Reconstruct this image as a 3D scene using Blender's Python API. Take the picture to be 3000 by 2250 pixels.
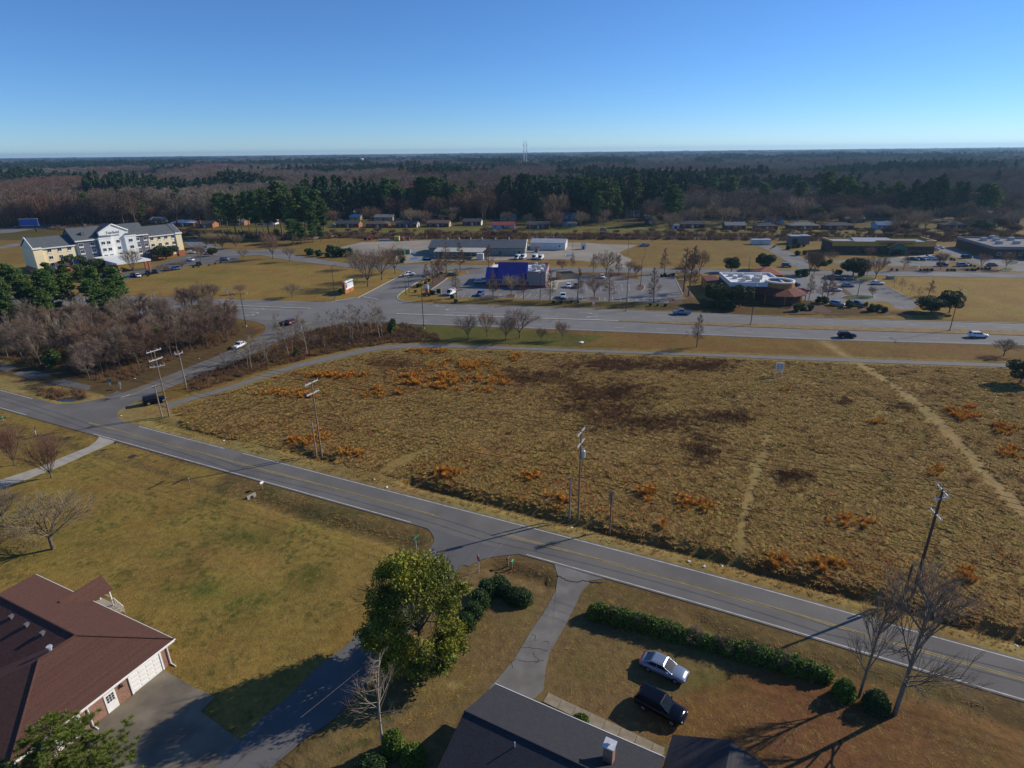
import bpy, math, random
import numpy as np
from mathutils import Vector, Matrix
R = math.radians
for o in list(bpy.data.objects): bpy.data.objects.remove(o)
S = bpy.context.scene
C = S.collection
# ------------------------------------------------------------------ camera
F_PX, CAM_H = 1750.0, 49.0                       # focal length in photo pixels (3000 wide), flying height in metres
PITCH, ROLL = math.atan(682/F_PX), R(0.62)
_f = np.array([0, math.cos(PITCH), -math.sin(PITCH)]); _r0 = np.array([1., 0, 0]); _u0 = np.cross(_r0, _f)
_r = _r0*math.cos(ROLL)-_u0*math.sin(ROLL); _u = _u0*math.cos(ROLL)+_r0*math.sin(ROLL)
cam = bpy.data.cameras.new('camera'); camo = bpy.data.objects.new('camera', cam); C.objects.link(camo)
cam.sensor_fit = 'HORIZONTAL'; cam.sensor_width = 36.0; cam.lens = 36.0*F_PX/3000; cam.clip_start = 0.5; cam.clip_end = 60000
camo.matrix_world = Matrix(((_r[0], _u[0], -_f[0], 0), (_r[1], _u[1], -_f[1], 0), (_r[2], _u[2], -_f[2], CAM_H), (0, 0, 0, 1)))
S.camera = camo
# ------------------------------------------------------------------ sky, sun, exposure
SUN_AZ, SUN_EL = R(22), R(28)                    # azimuth counted from +X towards +Y
W = bpy.data.worlds.new('World'); S.world = W; W.use_nodes = True
wn = W.node_tree.nodes; wl = W.node_tree.links
sky = wn.new('ShaderNodeTexSky'); sky.sky_type = 'NISHITA'; sky.sun_disc = False
sky.sun_elevation = SUN_EL; sky.sun_rotation = R(90)-SUN_AZ; sky.altitude = 5000; sky.air_density = 1.5; sky.dust_density = 0.1; sky.ozone_density = 10
wl.new(sky.outputs[0], wn['Background'].inputs[0]); wn['Background'].inputs[1].default_value = 0.122
sl = bpy.data.lights.new('sun', 'SUN'); sl.energy = 4.6; sl.angle = R(0.53); sl.color = (1.0, 0.90, 0.76)
so = bpy.data.objects.new('sun', sl); C.objects.link(so)
sd = Vector((math.cos(SUN_AZ)*math.cos(SUN_EL), math.sin(SUN_AZ)*math.cos(SUN_EL), math.sin(SUN_EL)))
so.rotation_euler = sd.to_track_quat('Z', 'Y').to_euler(); so.location = (60, 20, 80)
S.view_settings.view_transform = 'Standard'; S.view_settings.look = 'None'; S.view_settings.gamma = 1; S.view_settings.use_curve_mapping = False
S.view_settings.exposure = 0.08
try:
    S.cycles.max_bounces = 6; S.cycles.transparent_max_bounces = 8; S.cycles.volume_bounces = 0; S.cycles.use_denoising = True
except Exception: pass
# ------------------------------------------------------------------ photo pixel -> ground point
ZM = {'O': (0, 0, 3000/2212), 'A': (0, 600, 400/2212), 'B': (300, 600, 400/2212), 'C': (600, 550, 400/2212), 'D': (950, 580, 400/2212), 'E': (1250, 600, 400/2212),
      'F': (1600, 600, 400/2212), 'G': (1950, 600, 400/2074), 'H': (2250, 600, 400/2074), 'I': (2600, 600, 400/2074), 'J': (550, 820, 600/2212), 'K': (0, 1000, 500/2212),
      '1': (0, 400, 1000/2212), '2': (1000, 400, 1000/2212), '3': (2000, 400, 1000/2212), '4': (0, 850, 1000/2212), '5': (1000, 850, 1000/2212), '6': (2000, 850, 1000/2212),
      '7': (0, 1250, 1000/2212), '8': (1000, 1250, 1000/2212), '9': (2000, 1250, 1000/2212), 'L': (0, 1650, 1000/2212), 'M': (900, 1550, 1000/2212), 'N': (1900, 1550, 1100/2212),
      'S': (1800, 1850, 300/1991), 'T': (2400, 930, 550/2212)}
def ray(k, x, y):
    a, b, c = ZM[k]; x = a+x*c; y = b+y*c
    return _f+_r*((x-1500)/F_PX)-_u*((y-1125)/F_PX)
def g(k, x, y, z=0.0):
    d = ray(k, x, y); t = (CAM_H-z)/-d[2]
    return np.array([d[0]*t, d[1]*t, z])
def g2(k, pts, z=0.0): return [tuple(g(k, x, y, z)[:2]) for x, y in pts]
def hgt(k, bx, by, tx, ty):
    b = g(k, bx, by); d = ray(k, tx, ty); t = np.hypot(b[0], b[1])/np.hypot(d[0], d[1])
    return CAM_H+d[2]*t
# ------------------------------------------------------------------ materials
M = {}
def mat(name, col, rough=0.8, var=0.15, scale=3.0, bump=0.0, bscale=20.0, metal=0.0, spec=0.3, col2=None, scale2=None, objrand=0.0, trans=0.0, coat=0.0, emit=None):
    m = bpy.data.materials.new(name); m.use_nodes = True; nt = m.node_tree; n = nt.nodes; l = nt.links
    b = n['Principled BSDF']; b.inputs['Roughness'].default_value = rough; b.inputs['Metallic'].default_value = metal
    b.inputs['Specular IOR Level'].default_value = spec; b.inputs['Coat Weight'].default_value = coat
    tc = n.new('ShaderNodeTexCoord')
    base = n.new('ShaderNodeRGB'); base.outputs[0].default_value = (*col, 1); out = base.outputs[0]
    if col2 is not None:
        nz = n.new('ShaderNodeTexNoise'); nz.inputs['Scale'].default_value = scale2 or scale; nz.inputs['Detail'].default_value = 5; l.new(tc.outputs['Object'], nz.inputs['Vector'])
        rp = n.new('ShaderNodeValToRGB'); rp.color_ramp.elements[0].position = 0.38; rp.color_ramp.elements[1].position = 0.62; l.new(nz.outputs[0], rp.inputs[0])
        mx = n.new('ShaderNodeMix'); mx.data_type = 'RGBA'; l.new(rp.outputs[0], mx.inputs[0]); l.new(out, mx.inputs[6]); mx.inputs[7].default_value = (*col2, 1); out = mx.outputs[2]
    if var > 0:
        nz = n.new('ShaderNodeTexNoise'); nz.inputs['Scale'].default_value = scale; nz.inputs['Detail'].default_value = 6; l.new(tc.outputs['Object'], nz.inputs['Vector'])
        mr = n.new('ShaderNodeMapRange'); mr.inputs[1].default_value = 0.3; mr.inputs[2].default_value = 0.7; mr.inputs[3].default_value = 1-var; mr.inputs[4].default_value = 1+var; l.new(nz.outputs[0], mr.inputs[0])
        hs = n.new('ShaderNodeHueSaturation'); l.new(mr.outputs[0], hs.inputs['Value']); l.new(out, hs.inputs['Color']); out = hs.outputs[0]
    if objrand > 0:
        oi = n.new('ShaderNodeObjectInfo')
        mr = n.new('ShaderNodeMapRange'); mr.inputs[3].default_value = 1-objrand; mr.inputs[4].default_value = 1+objrand; l.new(oi.outputs['Random'], mr.inputs[0])
        mh = n.new('ShaderNodeMath'); mh.operation = 'MULTIPLY'; mh.inputs[1].default_value = 7.31; l.new(oi.outputs['Random'], mh.inputs[0])
        fr = n.new('ShaderNodeMath'); fr.operation = 'FRACT'; l.new(mh.outputs[0], fr.inputs[0])
        m2 = n.new('ShaderNodeMapRange'); m2.inputs[3].default_value = 0.5-objrand*0.07; m2.inputs[4].default_value = 0.5+objrand*0.07; l.new(fr.outputs[0], m2.inputs[0])
        hs = n.new('ShaderNodeHueSaturation'); l.new(mr.outputs[0], hs.inputs['Value']); l.new(m2.outputs[0], hs.inputs['Hue']); l.new(out, hs.inputs['Color']); out = hs.outputs[0]
    l.new(out, b.inputs['Base Color'])
    if bump > 0:
        nz = n.new('ShaderNodeTexNoise'); nz.inputs['Scale'].default_value = bscale; nz.inputs['Detail'].default_value = 4; l.new(tc.outputs['Object'], nz.inputs['Vector'])
        bp = n.new('ShaderNodeBump'); bp.inputs['Strength'].default_value = bump; bp.inputs['Distance'].default_value = 0.08; l.new(nz.outputs[0], bp.inputs['Height']); l.new(bp.outputs[0], b.inputs['Normal'])
    if trans > 0:
        tr = n.new('ShaderNodeBsdfTranslucent'); l.new(out, tr.inputs[0]); ms = n.new('ShaderNodeMixShader'); ms.inputs[0].default_value = trans
        l.new(b.outputs[0], ms.inputs[1]); l.new(tr.outputs[0], ms.inputs[2]); l.new(ms.outputs[0], n['Material Output'].inputs[0])
    if emit: b.inputs['Emission Color'].default_value = (*emit, 1); b.inputs['Emission Strength'].default_value = 1
    M[name] = m; return m
def courses(name, c1, c2, mortar, bw, bh, rough=0.85, axis='brick'):
    """brick or shingle courses too fine to pick apart, laid along the local axes of the piece"""
    m = mat(name, c1, rough, 0.12, 2.0); nt = m.node_tree; n = nt.nodes; l = nt.links
    tc = n.new('ShaderNodeTexCoord'); sp = n.new('ShaderNodeSeparateXYZ'); l.new(tc.outputs['Object'], sp.inputs[0])
    cb = n.new('ShaderNodeCombineXYZ')
    ad = n.new('ShaderNodeMath'); ad.operation = 'ADD'; l.new(sp.outputs[0], ad.inputs[0]); l.new(sp.outputs[1], ad.inputs[1])
    if axis == 'brick': l.new(ad.outputs[0], cb.inputs[0]); l.new(sp.outputs[2], cb.inputs[1])
    else: l.new(sp.outputs[0], cb.inputs[0]); l.new(sp.outputs[2], cb.inputs[1])
    bt = n.new('ShaderNodeTexBrick'); bt.inputs['Color1'].default_value = (*c1, 1); bt.inputs['Color2'].default_value = (*c2, 1); bt.inputs['Mortar'].default_value = (*mortar, 1)
    bt.inputs['Scale'].default_value = 1; bt.inputs['Brick Width'].default_value = bw; bt.inputs['Row Height'].default_value = bh; bt.inputs['Mortar Size'].default_value = bh*0.08
    l.new(cb.outputs[0], bt.inputs['Vector'])
    nz = n.new('ShaderNodeTexNoise'); nz.inputs['Scale'].default_value = 9; nz.inputs['Detail'].default_value = 6; l.new(tc.outputs['Object'], nz.inputs['Vector'])
    mr = n.new('ShaderNodeMapRange'); mr.inputs[1].default_value = .3; mr.inputs[2].default_value = .7; mr.inputs[3].default_value = .75; mr.inputs[4].default_value = 1.25; l.new(nz.outputs[0], mr.inputs[0])
    hs = n.new('ShaderNodeHueSaturation'); l.new(bt.outputs[0], hs.inputs['Color']); l.new(mr.outputs[0], hs.inputs['Value'])
    l.new(hs.outputs[0], n['Principled BSDF'].inputs['Base Color'])
    bp = n.new('ShaderNodeBump'); bp.inputs['Strength'].default_value = .4; bp.inputs['Distance'].default_value = .02; l.new(bt.outputs['Fac'], bp.inputs['Height']); bp.invert = True
    l.new(bp.outputs[0], n['Principled BSDF'].inputs['Normal']); return m
# ------------------------------------------------------------------ mesh builder and object helpers
class MB:
    def __init__(s): s.v = []; s.f = []; s.m = []
    def add(s, vs, fs, m=0):
        o = len(s.v); s.v += [tuple(map(float, p)) for p in vs]; s.f += [tuple(i+o for i in f) for f in fs]; s.m += [m]*len(fs); return s
    def poly(s, pts, m=0): return s.add(pts, [tuple(range(len(pts)))], m)
    def box(s, c, d, rz=0, m=0):
        x, y, z = d[0]/2, d[1]/2, d[2]/2; ca, sa = math.cos(rz), math.sin(rz)
        vs = [(c[0]+a*x*ca-b*y*sa, c[1]+a*x*sa+b*y*ca, c[2]+e*z) for e in (-1, 1) for b in (-1, 1) for a in (-1, 1)]
        return s.add(vs, [(0, 2, 3, 1), (4, 5, 7, 6), (0, 1, 5, 4), (2, 6, 7, 3), (0, 4, 6, 2), (1, 3, 7, 5)], m)
    def b2(s, x0, x1, y0, y1, z0, z1, m=0): return s.box(((x0+x1)/2, (y0+y1)/2, (z0+z1)/2), (abs(x1-x0), abs(y1-y0), abs(z1-z0)), 0, m)
    def prism(s, p2, z0, z1, m=0, top=True, bot=False):
        n = len(p2); a = sum(p2[i][0]*p2[(i+1) % n][1]-p2[(i+1) % n][0]*p2[i][1] for i in range(n))
        if a < 0: p2 = p2[::-1]
        vs = [(x, y, z0) for x, y in p2]+[(x, y, z1) for x, y in p2]
        fs = [(i, (i+1) % n, n+(i+1) % n, n+i) for i in range(n)]
        if top: fs.append(tuple(range(n, 2*n)))
        if bot: fs.append(tuple(range(n-1, -1, -1)))
        return s.add(vs, fs, m)
    def tube(s, p0, p1, r0, r1=None, n=6, m=0, cap=True):
        r1 = r0 if r1 is None else r1; p0 = np.array(p0, float); p1 = np.array(p1, float); d = p1-p0; L = np.linalg.norm(d)
        if L < 1e-9: return s
        d /= L; a = np.array([0, 0, 1.]) if abs(d[2]) < .9 else np.array([1., 0, 0]); u = np.cross(d, a); u /= np.linalg.norm(u); w = np.cross(d, u)
        an = [2*math.pi*i/n for i in range(n)]
        vs = [p0+r0*(math.cos(t)*u+math.sin(t)*w) for t in an]+[p1+r1*(math.cos(t)*u+math.sin(t)*w) for t in an]
        fs = [(i, n+i, n+(i+1) % n, (i+1) % n) for i in range(n)]
        if cap: fs += [tuple(range(n)), tuple(range(2*n-1, n-1, -1))]
        return s.add(vs, fs, m)
    def path(s, pts, r, n=5, m=0):
        for a, b in zip(pts[:-1], pts[1:]): s.tube(a, b, r, r, n, m, False)
        return s
    def loft(s, rings, m=0, capa=True, capb=True, closed=True):
        k = len(rings[0]); vs = [p for q in rings for p in q]; fs = []
        for i in range(len(rings)-1):
            for j in range(k if closed else k-1):
                a = i*k+j; b = i*k+(j+1) % k; fs.append((a, b, b+k, a+k))
        if capa: fs.append(tuple(range(k-1, -1, -1)))
        if capb: fs.append(tuple(range((len(rings)-1)*k, len(rings)*k)))
        return s.add(vs, fs, m)
    def mesh(s, name, mats, smooth=False):
        me = bpy.data.meshes.new(name); me.from_pydata(s.v, [], s.f)
        for q in (mats if isinstance(mats, (list, tuple)) else [mats]): me.materials.append(M[q] if isinstance(q, str) else q)
        me.polygons.foreach_set('material_index', s.m)
        if smooth: me.polygons.foreach_set('use_smooth', [True]*len(s.f))
        me.update(); return me
    def build(s, name, mats, parent=None, smooth=False): return obj(name, s.mesh(name, mats, smooth), parent)
def obj(name, me, parent=None, loc=(0, 0, 0), rz=0):
    o = bpy.data.objects.new(name, me); C.objects.link(o); o.location = loc; o.rotation_euler = (0, 0, rz)
    if parent is not None: o.parent = parent
    return o
def tag(o, label, cat=None, group=None, kind=None):
    if label: o['label'] = label
    if cat: o['category'] = cat
    if group: o['group'] = group
    if kind: o['kind'] = kind
    return o
def thing(name, label, cat, loc=(0, 0, 0), rz=0, group=None):
    o = bpy.data.objects.new(name, None); C.objects.link(o); o.empty_display_size = .3; o.location = tuple(map(float, loc)); o.rotation_euler = (0, 0, rz)
    return tag(o, label, cat, group)
def dup(root, loc, rz=0, label=None, group=None, scale=None):
    r = root.copy(); C.objects.link(r); r.location = tuple(map(float, loc)); r.rotation_euler = (0, 0, rz)
    if scale is not None: r.scale = scale if hasattr(scale, '__len__') else (scale,)*3
    if label: r['label'] = label
    if group: r['group'] = group
    for ch in root.children:
        c = ch.copy(); C.objects.link(c); c.parent = r
        for q in ch.children:
            e = q.copy(); C.objects.link(e); e.parent = c
    return r
def struct(name, me, label=None): return tag(obj(name, me), label, kind='structure')
def npmesh(name, V, Fq, mats, smooth=False, midx=None):
    """mesh from arrays; every face has the same number of corners"""
    V = np.asarray(V, np.float32); Fq = np.asarray(Fq, np.int32); k = Fq.shape[1]
    me = bpy.data.meshes.new(name); me.vertices.add(len(V)); me.vertices.foreach_set('co', V.ravel())
    me.loops.add(Fq.size); me.loops.foreach_set('vertex_index', Fq.ravel()); me.polygons.add(len(Fq))
    me.polygons.foreach_set('loop_start', np.arange(0, Fq.size, k, dtype=np.int32))
    try: me.polygons.foreach_set('loop_total', np.full(len(Fq), k, np.int32))
    except Exception: pass
    for q in (mats if isinstance(mats, (list, tuple)) else [mats]): me.materials.append(M[q] if isinstance(q, str) else q)
    if midx is not None: me.polygons.foreach_set('material_index', np.asarray(midx, np.int32))
    if smooth: me.polygons.foreach_set('use_smooth', np.ones(len(Fq), bool))
    me.update(calc_edges=True); return me
def smooth_line(p, step=2.0):
    p = np.array(p, float)
    if len(p) < 3: q = p
    else:
        e = np.vstack([2*p[0]-p[1], p, 2*p[-1]-p[-2]]); q = []
        for i in range(1, len(e)-2):
            n = max(2, int(np.linalg.norm(e[i+1]-e[i])/step))
            for t in np.linspace(0, 1, n, endpoint=False):
                q.append(.5*((2*e[i])+(-e[i-1]+e[i+1])*t+(2*e[i-1]-5*e[i]+4*e[i+1]-e[i+2])*t*t+(-e[i-1]+3*e[i]-3*e[i+1]+e[i+2])*t**3))
        q.append(p[-1]); q = np.array(q)
    return q
def offset(line, d):
    line = np.asarray(line, float); t = np.gradient(line, axis=0); t /= np.linalg.norm(t, axis=1)[:, None]
    return line+np.stack([-t[:, 1], t[:, 0]], 1)*d
def inpoly(X, Y, poly):
    r = np.zeros(X.shape, bool); n = len(poly); j = n-1
    for i in range(n):
        xi, yi = poly[i]; xj, yj = poly[j]
        if yi != yj: r ^= ((yi > Y) != (yj > Y)) & (X < (xj-xi)*(Y-yi)/(yj-yi)+xi)
        j = i
    return r
def distline(X, Y, line):
    d = np.full(X.shape, 1e9)
    for (ax, ay), (bx, by) in zip(line[:-1], line[1:]):
        L = (bx-ax)**2+(by-ay)**2+1e-9; t = np.clip(((X-ax)*(bx-ax)+(Y-ay)*(by-ay))/L, 0, 1)
        d = np.minimum(d, np.hypot(X-ax-t*(bx-ax), Y-ay-t*(by-ay)))
    return d
def vnoise(X, Y, s, seed):
    """smooth value noise in 0..1"""
    r = np.random.RandomState(seed).rand(64, 64); x = X/s+17.3*seed; y = Y/s+9.1*seed
    xi = np.floor(x).astype(int); yi = np.floor(y).astype(int); fx = x-xi; fy = y-yi; fx = fx*fx*(3-2*fx); fy = fy*fy*(3-2*fy)
    a = r[xi % 64, yi % 64]; b = r[(xi+1) % 64, yi % 64]; c = r[xi % 64, (yi+1) % 64]; d = r[(xi+1) % 64, (yi+1) % 64]
    return (a*(1-fx)+b*fx)*(1-fy)+(c*(1-fx)+d*fx)*fy
def sheet(name, poly, z, m, label=None, rim=0.0):
    """flat paved surface with a thin edge standing on the ground"""
    mb = MB(); mb.prism([tuple(p) for p in poly], z-0.05-rim, z, 0)
    o = mb.build(name, m); return tag(o, label, kind='structure')
def ribbon_mesh(mb, line, w, z, m=0):
    a = offset(line, w/2); b = offset(line, -w/2); n = len(a)
    mb.add([(*p, z) for p in b]+[(*p, z) for p in a], [(i, i+1, n+i+1, n+i) for i in range(n-1)], m)
def dashes(mb, line, w, z, on, off, start=0, m=0):
    line = np.asarray(line, float); seg = np.linalg.norm(np.diff(line, axis=0), axis=1); cum = np.r_[0, np.cumsum(seg)]; s = start
    while s+on < cum[-1]:
        q = np.array([[np.interp(t, cum, line[:, 0]), np.interp(t, cum, line[:, 1])] for t in (s, s+on)]); ribbon_mesh(mb, q, w, z, m); s += on+off
def kerb(name, line, label=None, w=0.3, h=0.14, m='concrete_kerb', closed=False):
    line = np.asarray(line, float)
    if closed: line = np.vstack([line, line[:1]])
    a = offset(line, w/2); b = offset(line, -w/2); n = len(line)
    rings = [[(*b[i], -.1), (*b[i], h), (*a[i], h), (*a[i], -.1)] for i in range(n)]
    mb = MB(); mb.loft(rings, 0, not closed, not closed); return tag(mb.build(name, m), label, kind='structure')
# ------------------------------------------------------------------ palette
mat('asphalt_road', (.150, .141, .127), .9, .10, .25, .25, 30, col2=(.125, .117, .106), scale2=.12)
mat('asphalt_highway', (.185, .18, .17), .9, .08, .2, .2, 30, col2=(.165, .16, .152), scale2=.06)
mat('asphalt_path', (.17, .162, .15), .9, .10, .5, .25, 25)
mat('asphalt_lot', (.185, .18, .172), .9, .12, .12, .2, 30, col2=(.14, .138, .135), scale2=.07)
mat('asphalt_street', (.135, .13, .125), .9, .12, .4, .25, 25, col2=(.11, .108, .105), scale2=.2)
mat('asphalt_old', (.19, .18, .16), .9, .15, .5, .35, 14, col2=(.15, .14, .125), scale2=.35)
mat('gravel_yard', (.30, .265, .21), .95, .14, .1, .3, 12, col2=(.24, .21, .165), scale2=.035)
mat('concrete', (.36, .33, .27), .85, .12, .7, .15, 20)
mat('concrete_stained', (.20, .17, .12), .85, .25, .35, .15, 20, col2=(.13, .11, .085), scale2=.3)
mat('concrete_kerb', (.42, .38, .29), .85, .15, .8)
mat('paint_white', (.50, .49, .46), .8, .3, 1.2)
mat('paint_yellow', (.36, .265, .075), .8, .3, 1.2)
mat('puddle', (.03, .035, .04), .05, 0, spec=.6)
mat('crack', (.03, .028, .025), .95, .1)
mat('trunk_bark', (.13, .105, .08), .95, .25, 4, .5, 14)
mat('pale_bark', (.30, .26, .20), .95, .25, 4, .4, 14)
mat('twig_brown', (.19, .125, .08), .95, 0, objrand=.22)
mat('twig_grey', (.215, .165, .12), .95, 0, objrand=.25)
mat('twig_red', (.19, .105, .07), .95, 0, objrand=.2)
mat('twig_tan', (.24, .19, .115), .95, 0, objrand=.2)
mat('needle_green', (.085, .14, .03), .8, .25, .8, objrand=.22, trans=.15)
mat('needle_bright', (.155, .195, .03), .7, .3, 1.5, trans=.25)
mat('leaf_evergreen', (.045, .07, .02), .7, .3, 1.2, objrand=.18, trans=.12)
mat('leaf_yellow', (.27, .26, .022), .7, .3, .45, trans=.14, col2=(.12, .15, .018), scale2=.22)
mat('leaf_hedge', (.115, .18, .02), .65, .3, 2.0, trans=.15)
mat('leaf_box', (.04, .085, .018), .65, .3, 2.0, trans=.12)
mat('grass_straw', (.47, .312, .10), .95, .2, 1, objrand=.2, trans=.32)
mat('grass_dark', (.22, .115, .045), .95, .2, 1, objrand=.28)
mat('grass_orange', (.58, .27, .035), .95, .2, 1, objrand=.2, trans=.2)
mat('grass_gold', (.40, .275, .07), .95, .2, 1, objrand=.2, trans=.2)
mat('grass_green', (.12, .14, .03), .95, .2, 1, objrand=.3, trans=.2)
mat('brush_brown', (.20, .125, .065), .95, .2, 1, objrand=.25)
mat('rust_leaf', (.19, .10, .05), .95, .2, 1, objrand=.25)
mat('pole_wood', (.24, .18, .115), .9, .25, 3, .3, 20)
mat('pole_grey', (.26, .235, .19), .9, .2, 3, .3, 20)
mat('galv', (.66, .67, .68), .45, .1, 5, metal=.4)
mat('dark_metal', (.05, .04, .035), .5, .1, 5, metal=.5)
mat('wire', (.02, .02, .02), .7, 0)
mat('white_trim', (.80, .79, .75), .6, .05, 2)
mat('cream_wall', (.84, .72, .44), .8, .05, .6)
mat('hotel_grey', (.125, .135, .17), .8, .06, .6)
mat('hotel_white', (.74, .76, .73), .75, .04, .6)
mat('hotel_roof', (.10, .112, .118), .9, .12, .8, .3, 18)
mat('brick_plain', (.36, .13, .06), .9, .15, 1.5)
mat('glass_dark', (.03, .035, .045), .08, 0, spec=.6)
mat('glass_car', (.012, .016, .02), .04, 0, spec=.7)
mat('shade_dark', (.03, .03, .03), .9, 0)
mat('blue_roof', (.010, .020, .21), .75, .15, .6)
mat('stucco_tan', (.30, .25, .235), .85, .07, .6)
mat('membrane', (.74, .74, .72), .7, .08, .7)
mat('red_trim', (.22, .05, .04), .7, .1, 2)
mat('hvac_grey', (.45, .45, .43), .6, .1, 2)
mat('terracotta', (.135, .036, .02), .8, .2, 1.5, .3, 12)
mat('terracotta_light', (.42, .17, .09), .8, .2, 1.5, .3, 12)
mat('ochre_wall', (.42, .20, .045), .85, .12, .6)
mat('dark_brown_wall', (.10, .06, .04), .85, .15, .7)
mat('mustard_wall', (.52, .33, .06), .85, .1, .5)
mat('green_paint', (.035, .16, .07), .6, .1, 2)
mat('metal_roof_grey', (.30, .33, .36), .55, .1, .5)
mat('metal_roof_dark', (.085, .095, .105), .6, .12, .5)
mat('metal_roof_pale', (.42, .40, .33), .6, .12, .5)
mat('white_metal', (.62, .63, .62), .6, .08, .7)
mat('siding_white', (.68, .68, .66), .8, .06, .7)
mat('siding_blue', (.30, .42, .60), .8, .06, .7)
mat('siding_yellow', (.55, .42, .10), .8, .08, .7)
mat('siding_tan', (.42, .34, .22), .8, .08, .7)
mat('siding_green', (.24, .27, .23), .8, .08, .7)
mat('brick_red', (.20, .07, .04), .9, .15, 1.2)
mat('brick_orange', (.34, .14, .06), .9, .15, 1.2)
mat('brick_dark', (.12, .055, .04), .9, .15, 1.2)
mat('roof_brown', (.12, .08, .06), .9, .15, .8)
mat('roof_grey', (.17, .165, .16), .9, .15, .8)
mat('roof_dark', (.06, .06, .062), .9, .15, .8)
mat('roof_white', (.55, .54, .52), .8, .1, .8)
mat('roof_red', (.24, .06, .05), .85, .15, .8)
mat('roof_blue', (.04, .10, .24), .7, .12, .8)
courses('shingle_brown', (.112, .052, .037), (.088, .04, .028), (.066, .03, .021), .35, .06, axis='shingle')
courses('shingle_charcoal', (.041, .042, .049), (.033, .034, .04), (.024, .024, .029), .35, .06, axis='shingle')
courses('brick_house', (.30, .15, .10), (.22, .10, .065), (.40, .33, .26), .21, .075)
mat('stop_red', (.35, .015, .015), .5, .1, 3); mat('sign_green', (.015, .22, .10), .5, .05, 3); mat('sign_white', (.78, .78, .76), .5, .05, 3)
mat('sign_blue', (.06, .12, .45), .5, .05, 3); mat('sign_teal', (.02, .22, .24), .5, .05, 3); mat('sign_brick', (.42, .15, .06), .85, .12, 3)
mat('tyre', (.012, .012, .012), .85, .05, 8); mat('rim', (.45, .45, .46), .35, 0, metal=.8); mat('lamp_glass', (.75, .76, .78), .1, 0, spec=.6); mat('tail_red', (.30, .01, .01), .25, 0, spec=.5)
mat('plastic_black', (.02, .02, .02), .6, 0)
PAINT = {'silver': (.22, .27, .36), 'black': (.004, .005, .009), 'white': (.75, .76, .77), 'blue': (.03, .075, .22), 'grey': (.12, .13, .15), 'maroon': (.10, .012, .015), 'red': (.30, .02, .02), 'navy': (.015, .025, .07), 'steel': (.20, .26, .36), 'orange': (.48, .07, .02), 'yellow': (.5, .3, .03), 'teal': (.02, .14, .20)}
for k_, c_ in PAINT.items(): mat('paint_'+k_+'_car', c_, .28 if k_ not in ('black', 'navy') else .12, 0, spec=.5 if k_ not in ('black', 'navy') else .3, metal=.35 if k_ in ('silver', 'grey', 'steel') else 0, coat=.6 if k_ not in ('black', 'navy') else 0)
# ------------------------------------------------------------------ lines of the roads (metres, from the photo's ground points)
ROAD = np.array([(-240, 181.), (-150, 138.6), (-111, 120.1), (-77, 104.2), (-26.8, 80.8), (20.5, 58.7), (50.1, 44.0), (95, 22.6)])
ROAD = smooth_line(ROAD, 4)
HW_N = smooth_line([(-330, 233), (-230, 213), (-160, 199), (-118, 190.8), (-88, 185.5), (-35.3, 177.8), (48.7, 163.0), (84.2, 156.5), (130.8, 150.0), (190, 141.8), (330, 122)], 6)
HW_F = smooth_line([(-330, 252), (-230, 235), (-160, 223), (-118.7, 216.3), (-65, 207.3), (-21.3, 202.2), (55, 187.6), (94, 178.6), (146, 171), (200, 163.5), (340, 143)], 6)
PATH_T = smooth_line(g2('K', [(2100, 830)])+g2('J', [(0, 1270), (500, 1130), (1000, 960), (1500, 830)])+g2('5', [(200, 370), (400, 352), (700, 352), (1300, 375), (2212, 406)])+g2('6', [(1000, 440), (2110, 478)])+[(190, 125.5), (300, 109)], 3)
PATH_B = smooth_line(g2('K', [(2180, 870)])+g2('J', [(0, 1310), (500, 1170), (1000, 1000), (1500, 875)])+g2('5', [(200, 395), (400, 376), (700, 373), (1300, 392), (2212, 422)])+g2('6', [(1000, 462), (2110, 499)])+[(189, 123.2), (300, 106.7)], 3)
SIDE_L = smooth_line([(-99, 116.6), (-92.4, 117.5), (-88.1, 120.6), (-85.4, 124.5), (-82.6, 131.5), (-79.6, 140.5), (-76.2, 150.6), (-73.4, 163), (-73.6, 172.4), (-78, 180), (-88, 185.8)], 2)
SIDE_R = smooth_line([(-70, 103.4), (-74.6, 105.8), (-78.7, 109.1), (-80.1, 110.8), (-81, 113.4), (-80.3, 116.8), (-79.6, 120.5), (-77.1, 127), (-73.6, 136), (-69.6, 146), (-66.6, 156), (-63.5, 166.5), (-59, 173), (-50, 178), (-35, 178)], 2)
FIELD = [tuple(p) for p in PATH_B[3:]][:]
# ------------------------------------------------------------------ ground: one sheet to the horizon
def axis(parts, grow, far0, far1):
    xs = []
    for a, b, st in parts: xs += list(np.arange(a, b, st))
    lo = []; x = xs[0]; d = parts[0][2]
    while x > far0: d *= grow; x -= d; lo.append(x)
    hi = []; x = xs[-1]; d = parts[-1][2]
    while x < far1: d *= grow; x += d; hi.append(x)
    return np.array(lo[::-1]+xs+hi)
gx = axis([(-300, -140, 2.5), (-140, 135, .75), (135, 330, 2.5)], 1.22, -16000, 16000)
gy = axis([(8, 24, 2), (24, 165, .75), (165, 480, 2.5)], 1.22, -1500, 22000)
GX, GY = np.meshgrid(gx, gy, indexing='xy')
ditches = []       # (polyline, depth, half width)
def ditch(line, d, w): ditches.append((smooth_line(line, 3), d, w))
rd = offset(ROAD, 1.0)
def along(x0, x1, off):
    l = offset(ROAD, off); k = (l[:, 0] > x0) & (l[:, 0] < x1); return l[k]
ditch(along(-41, -29, 7.4), .8, 1.2); ditch(along(-20, 90, 6.9), 1.1, 1.2)
ditch(along(-74, -52, 6.2), .4, 1.2)
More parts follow.
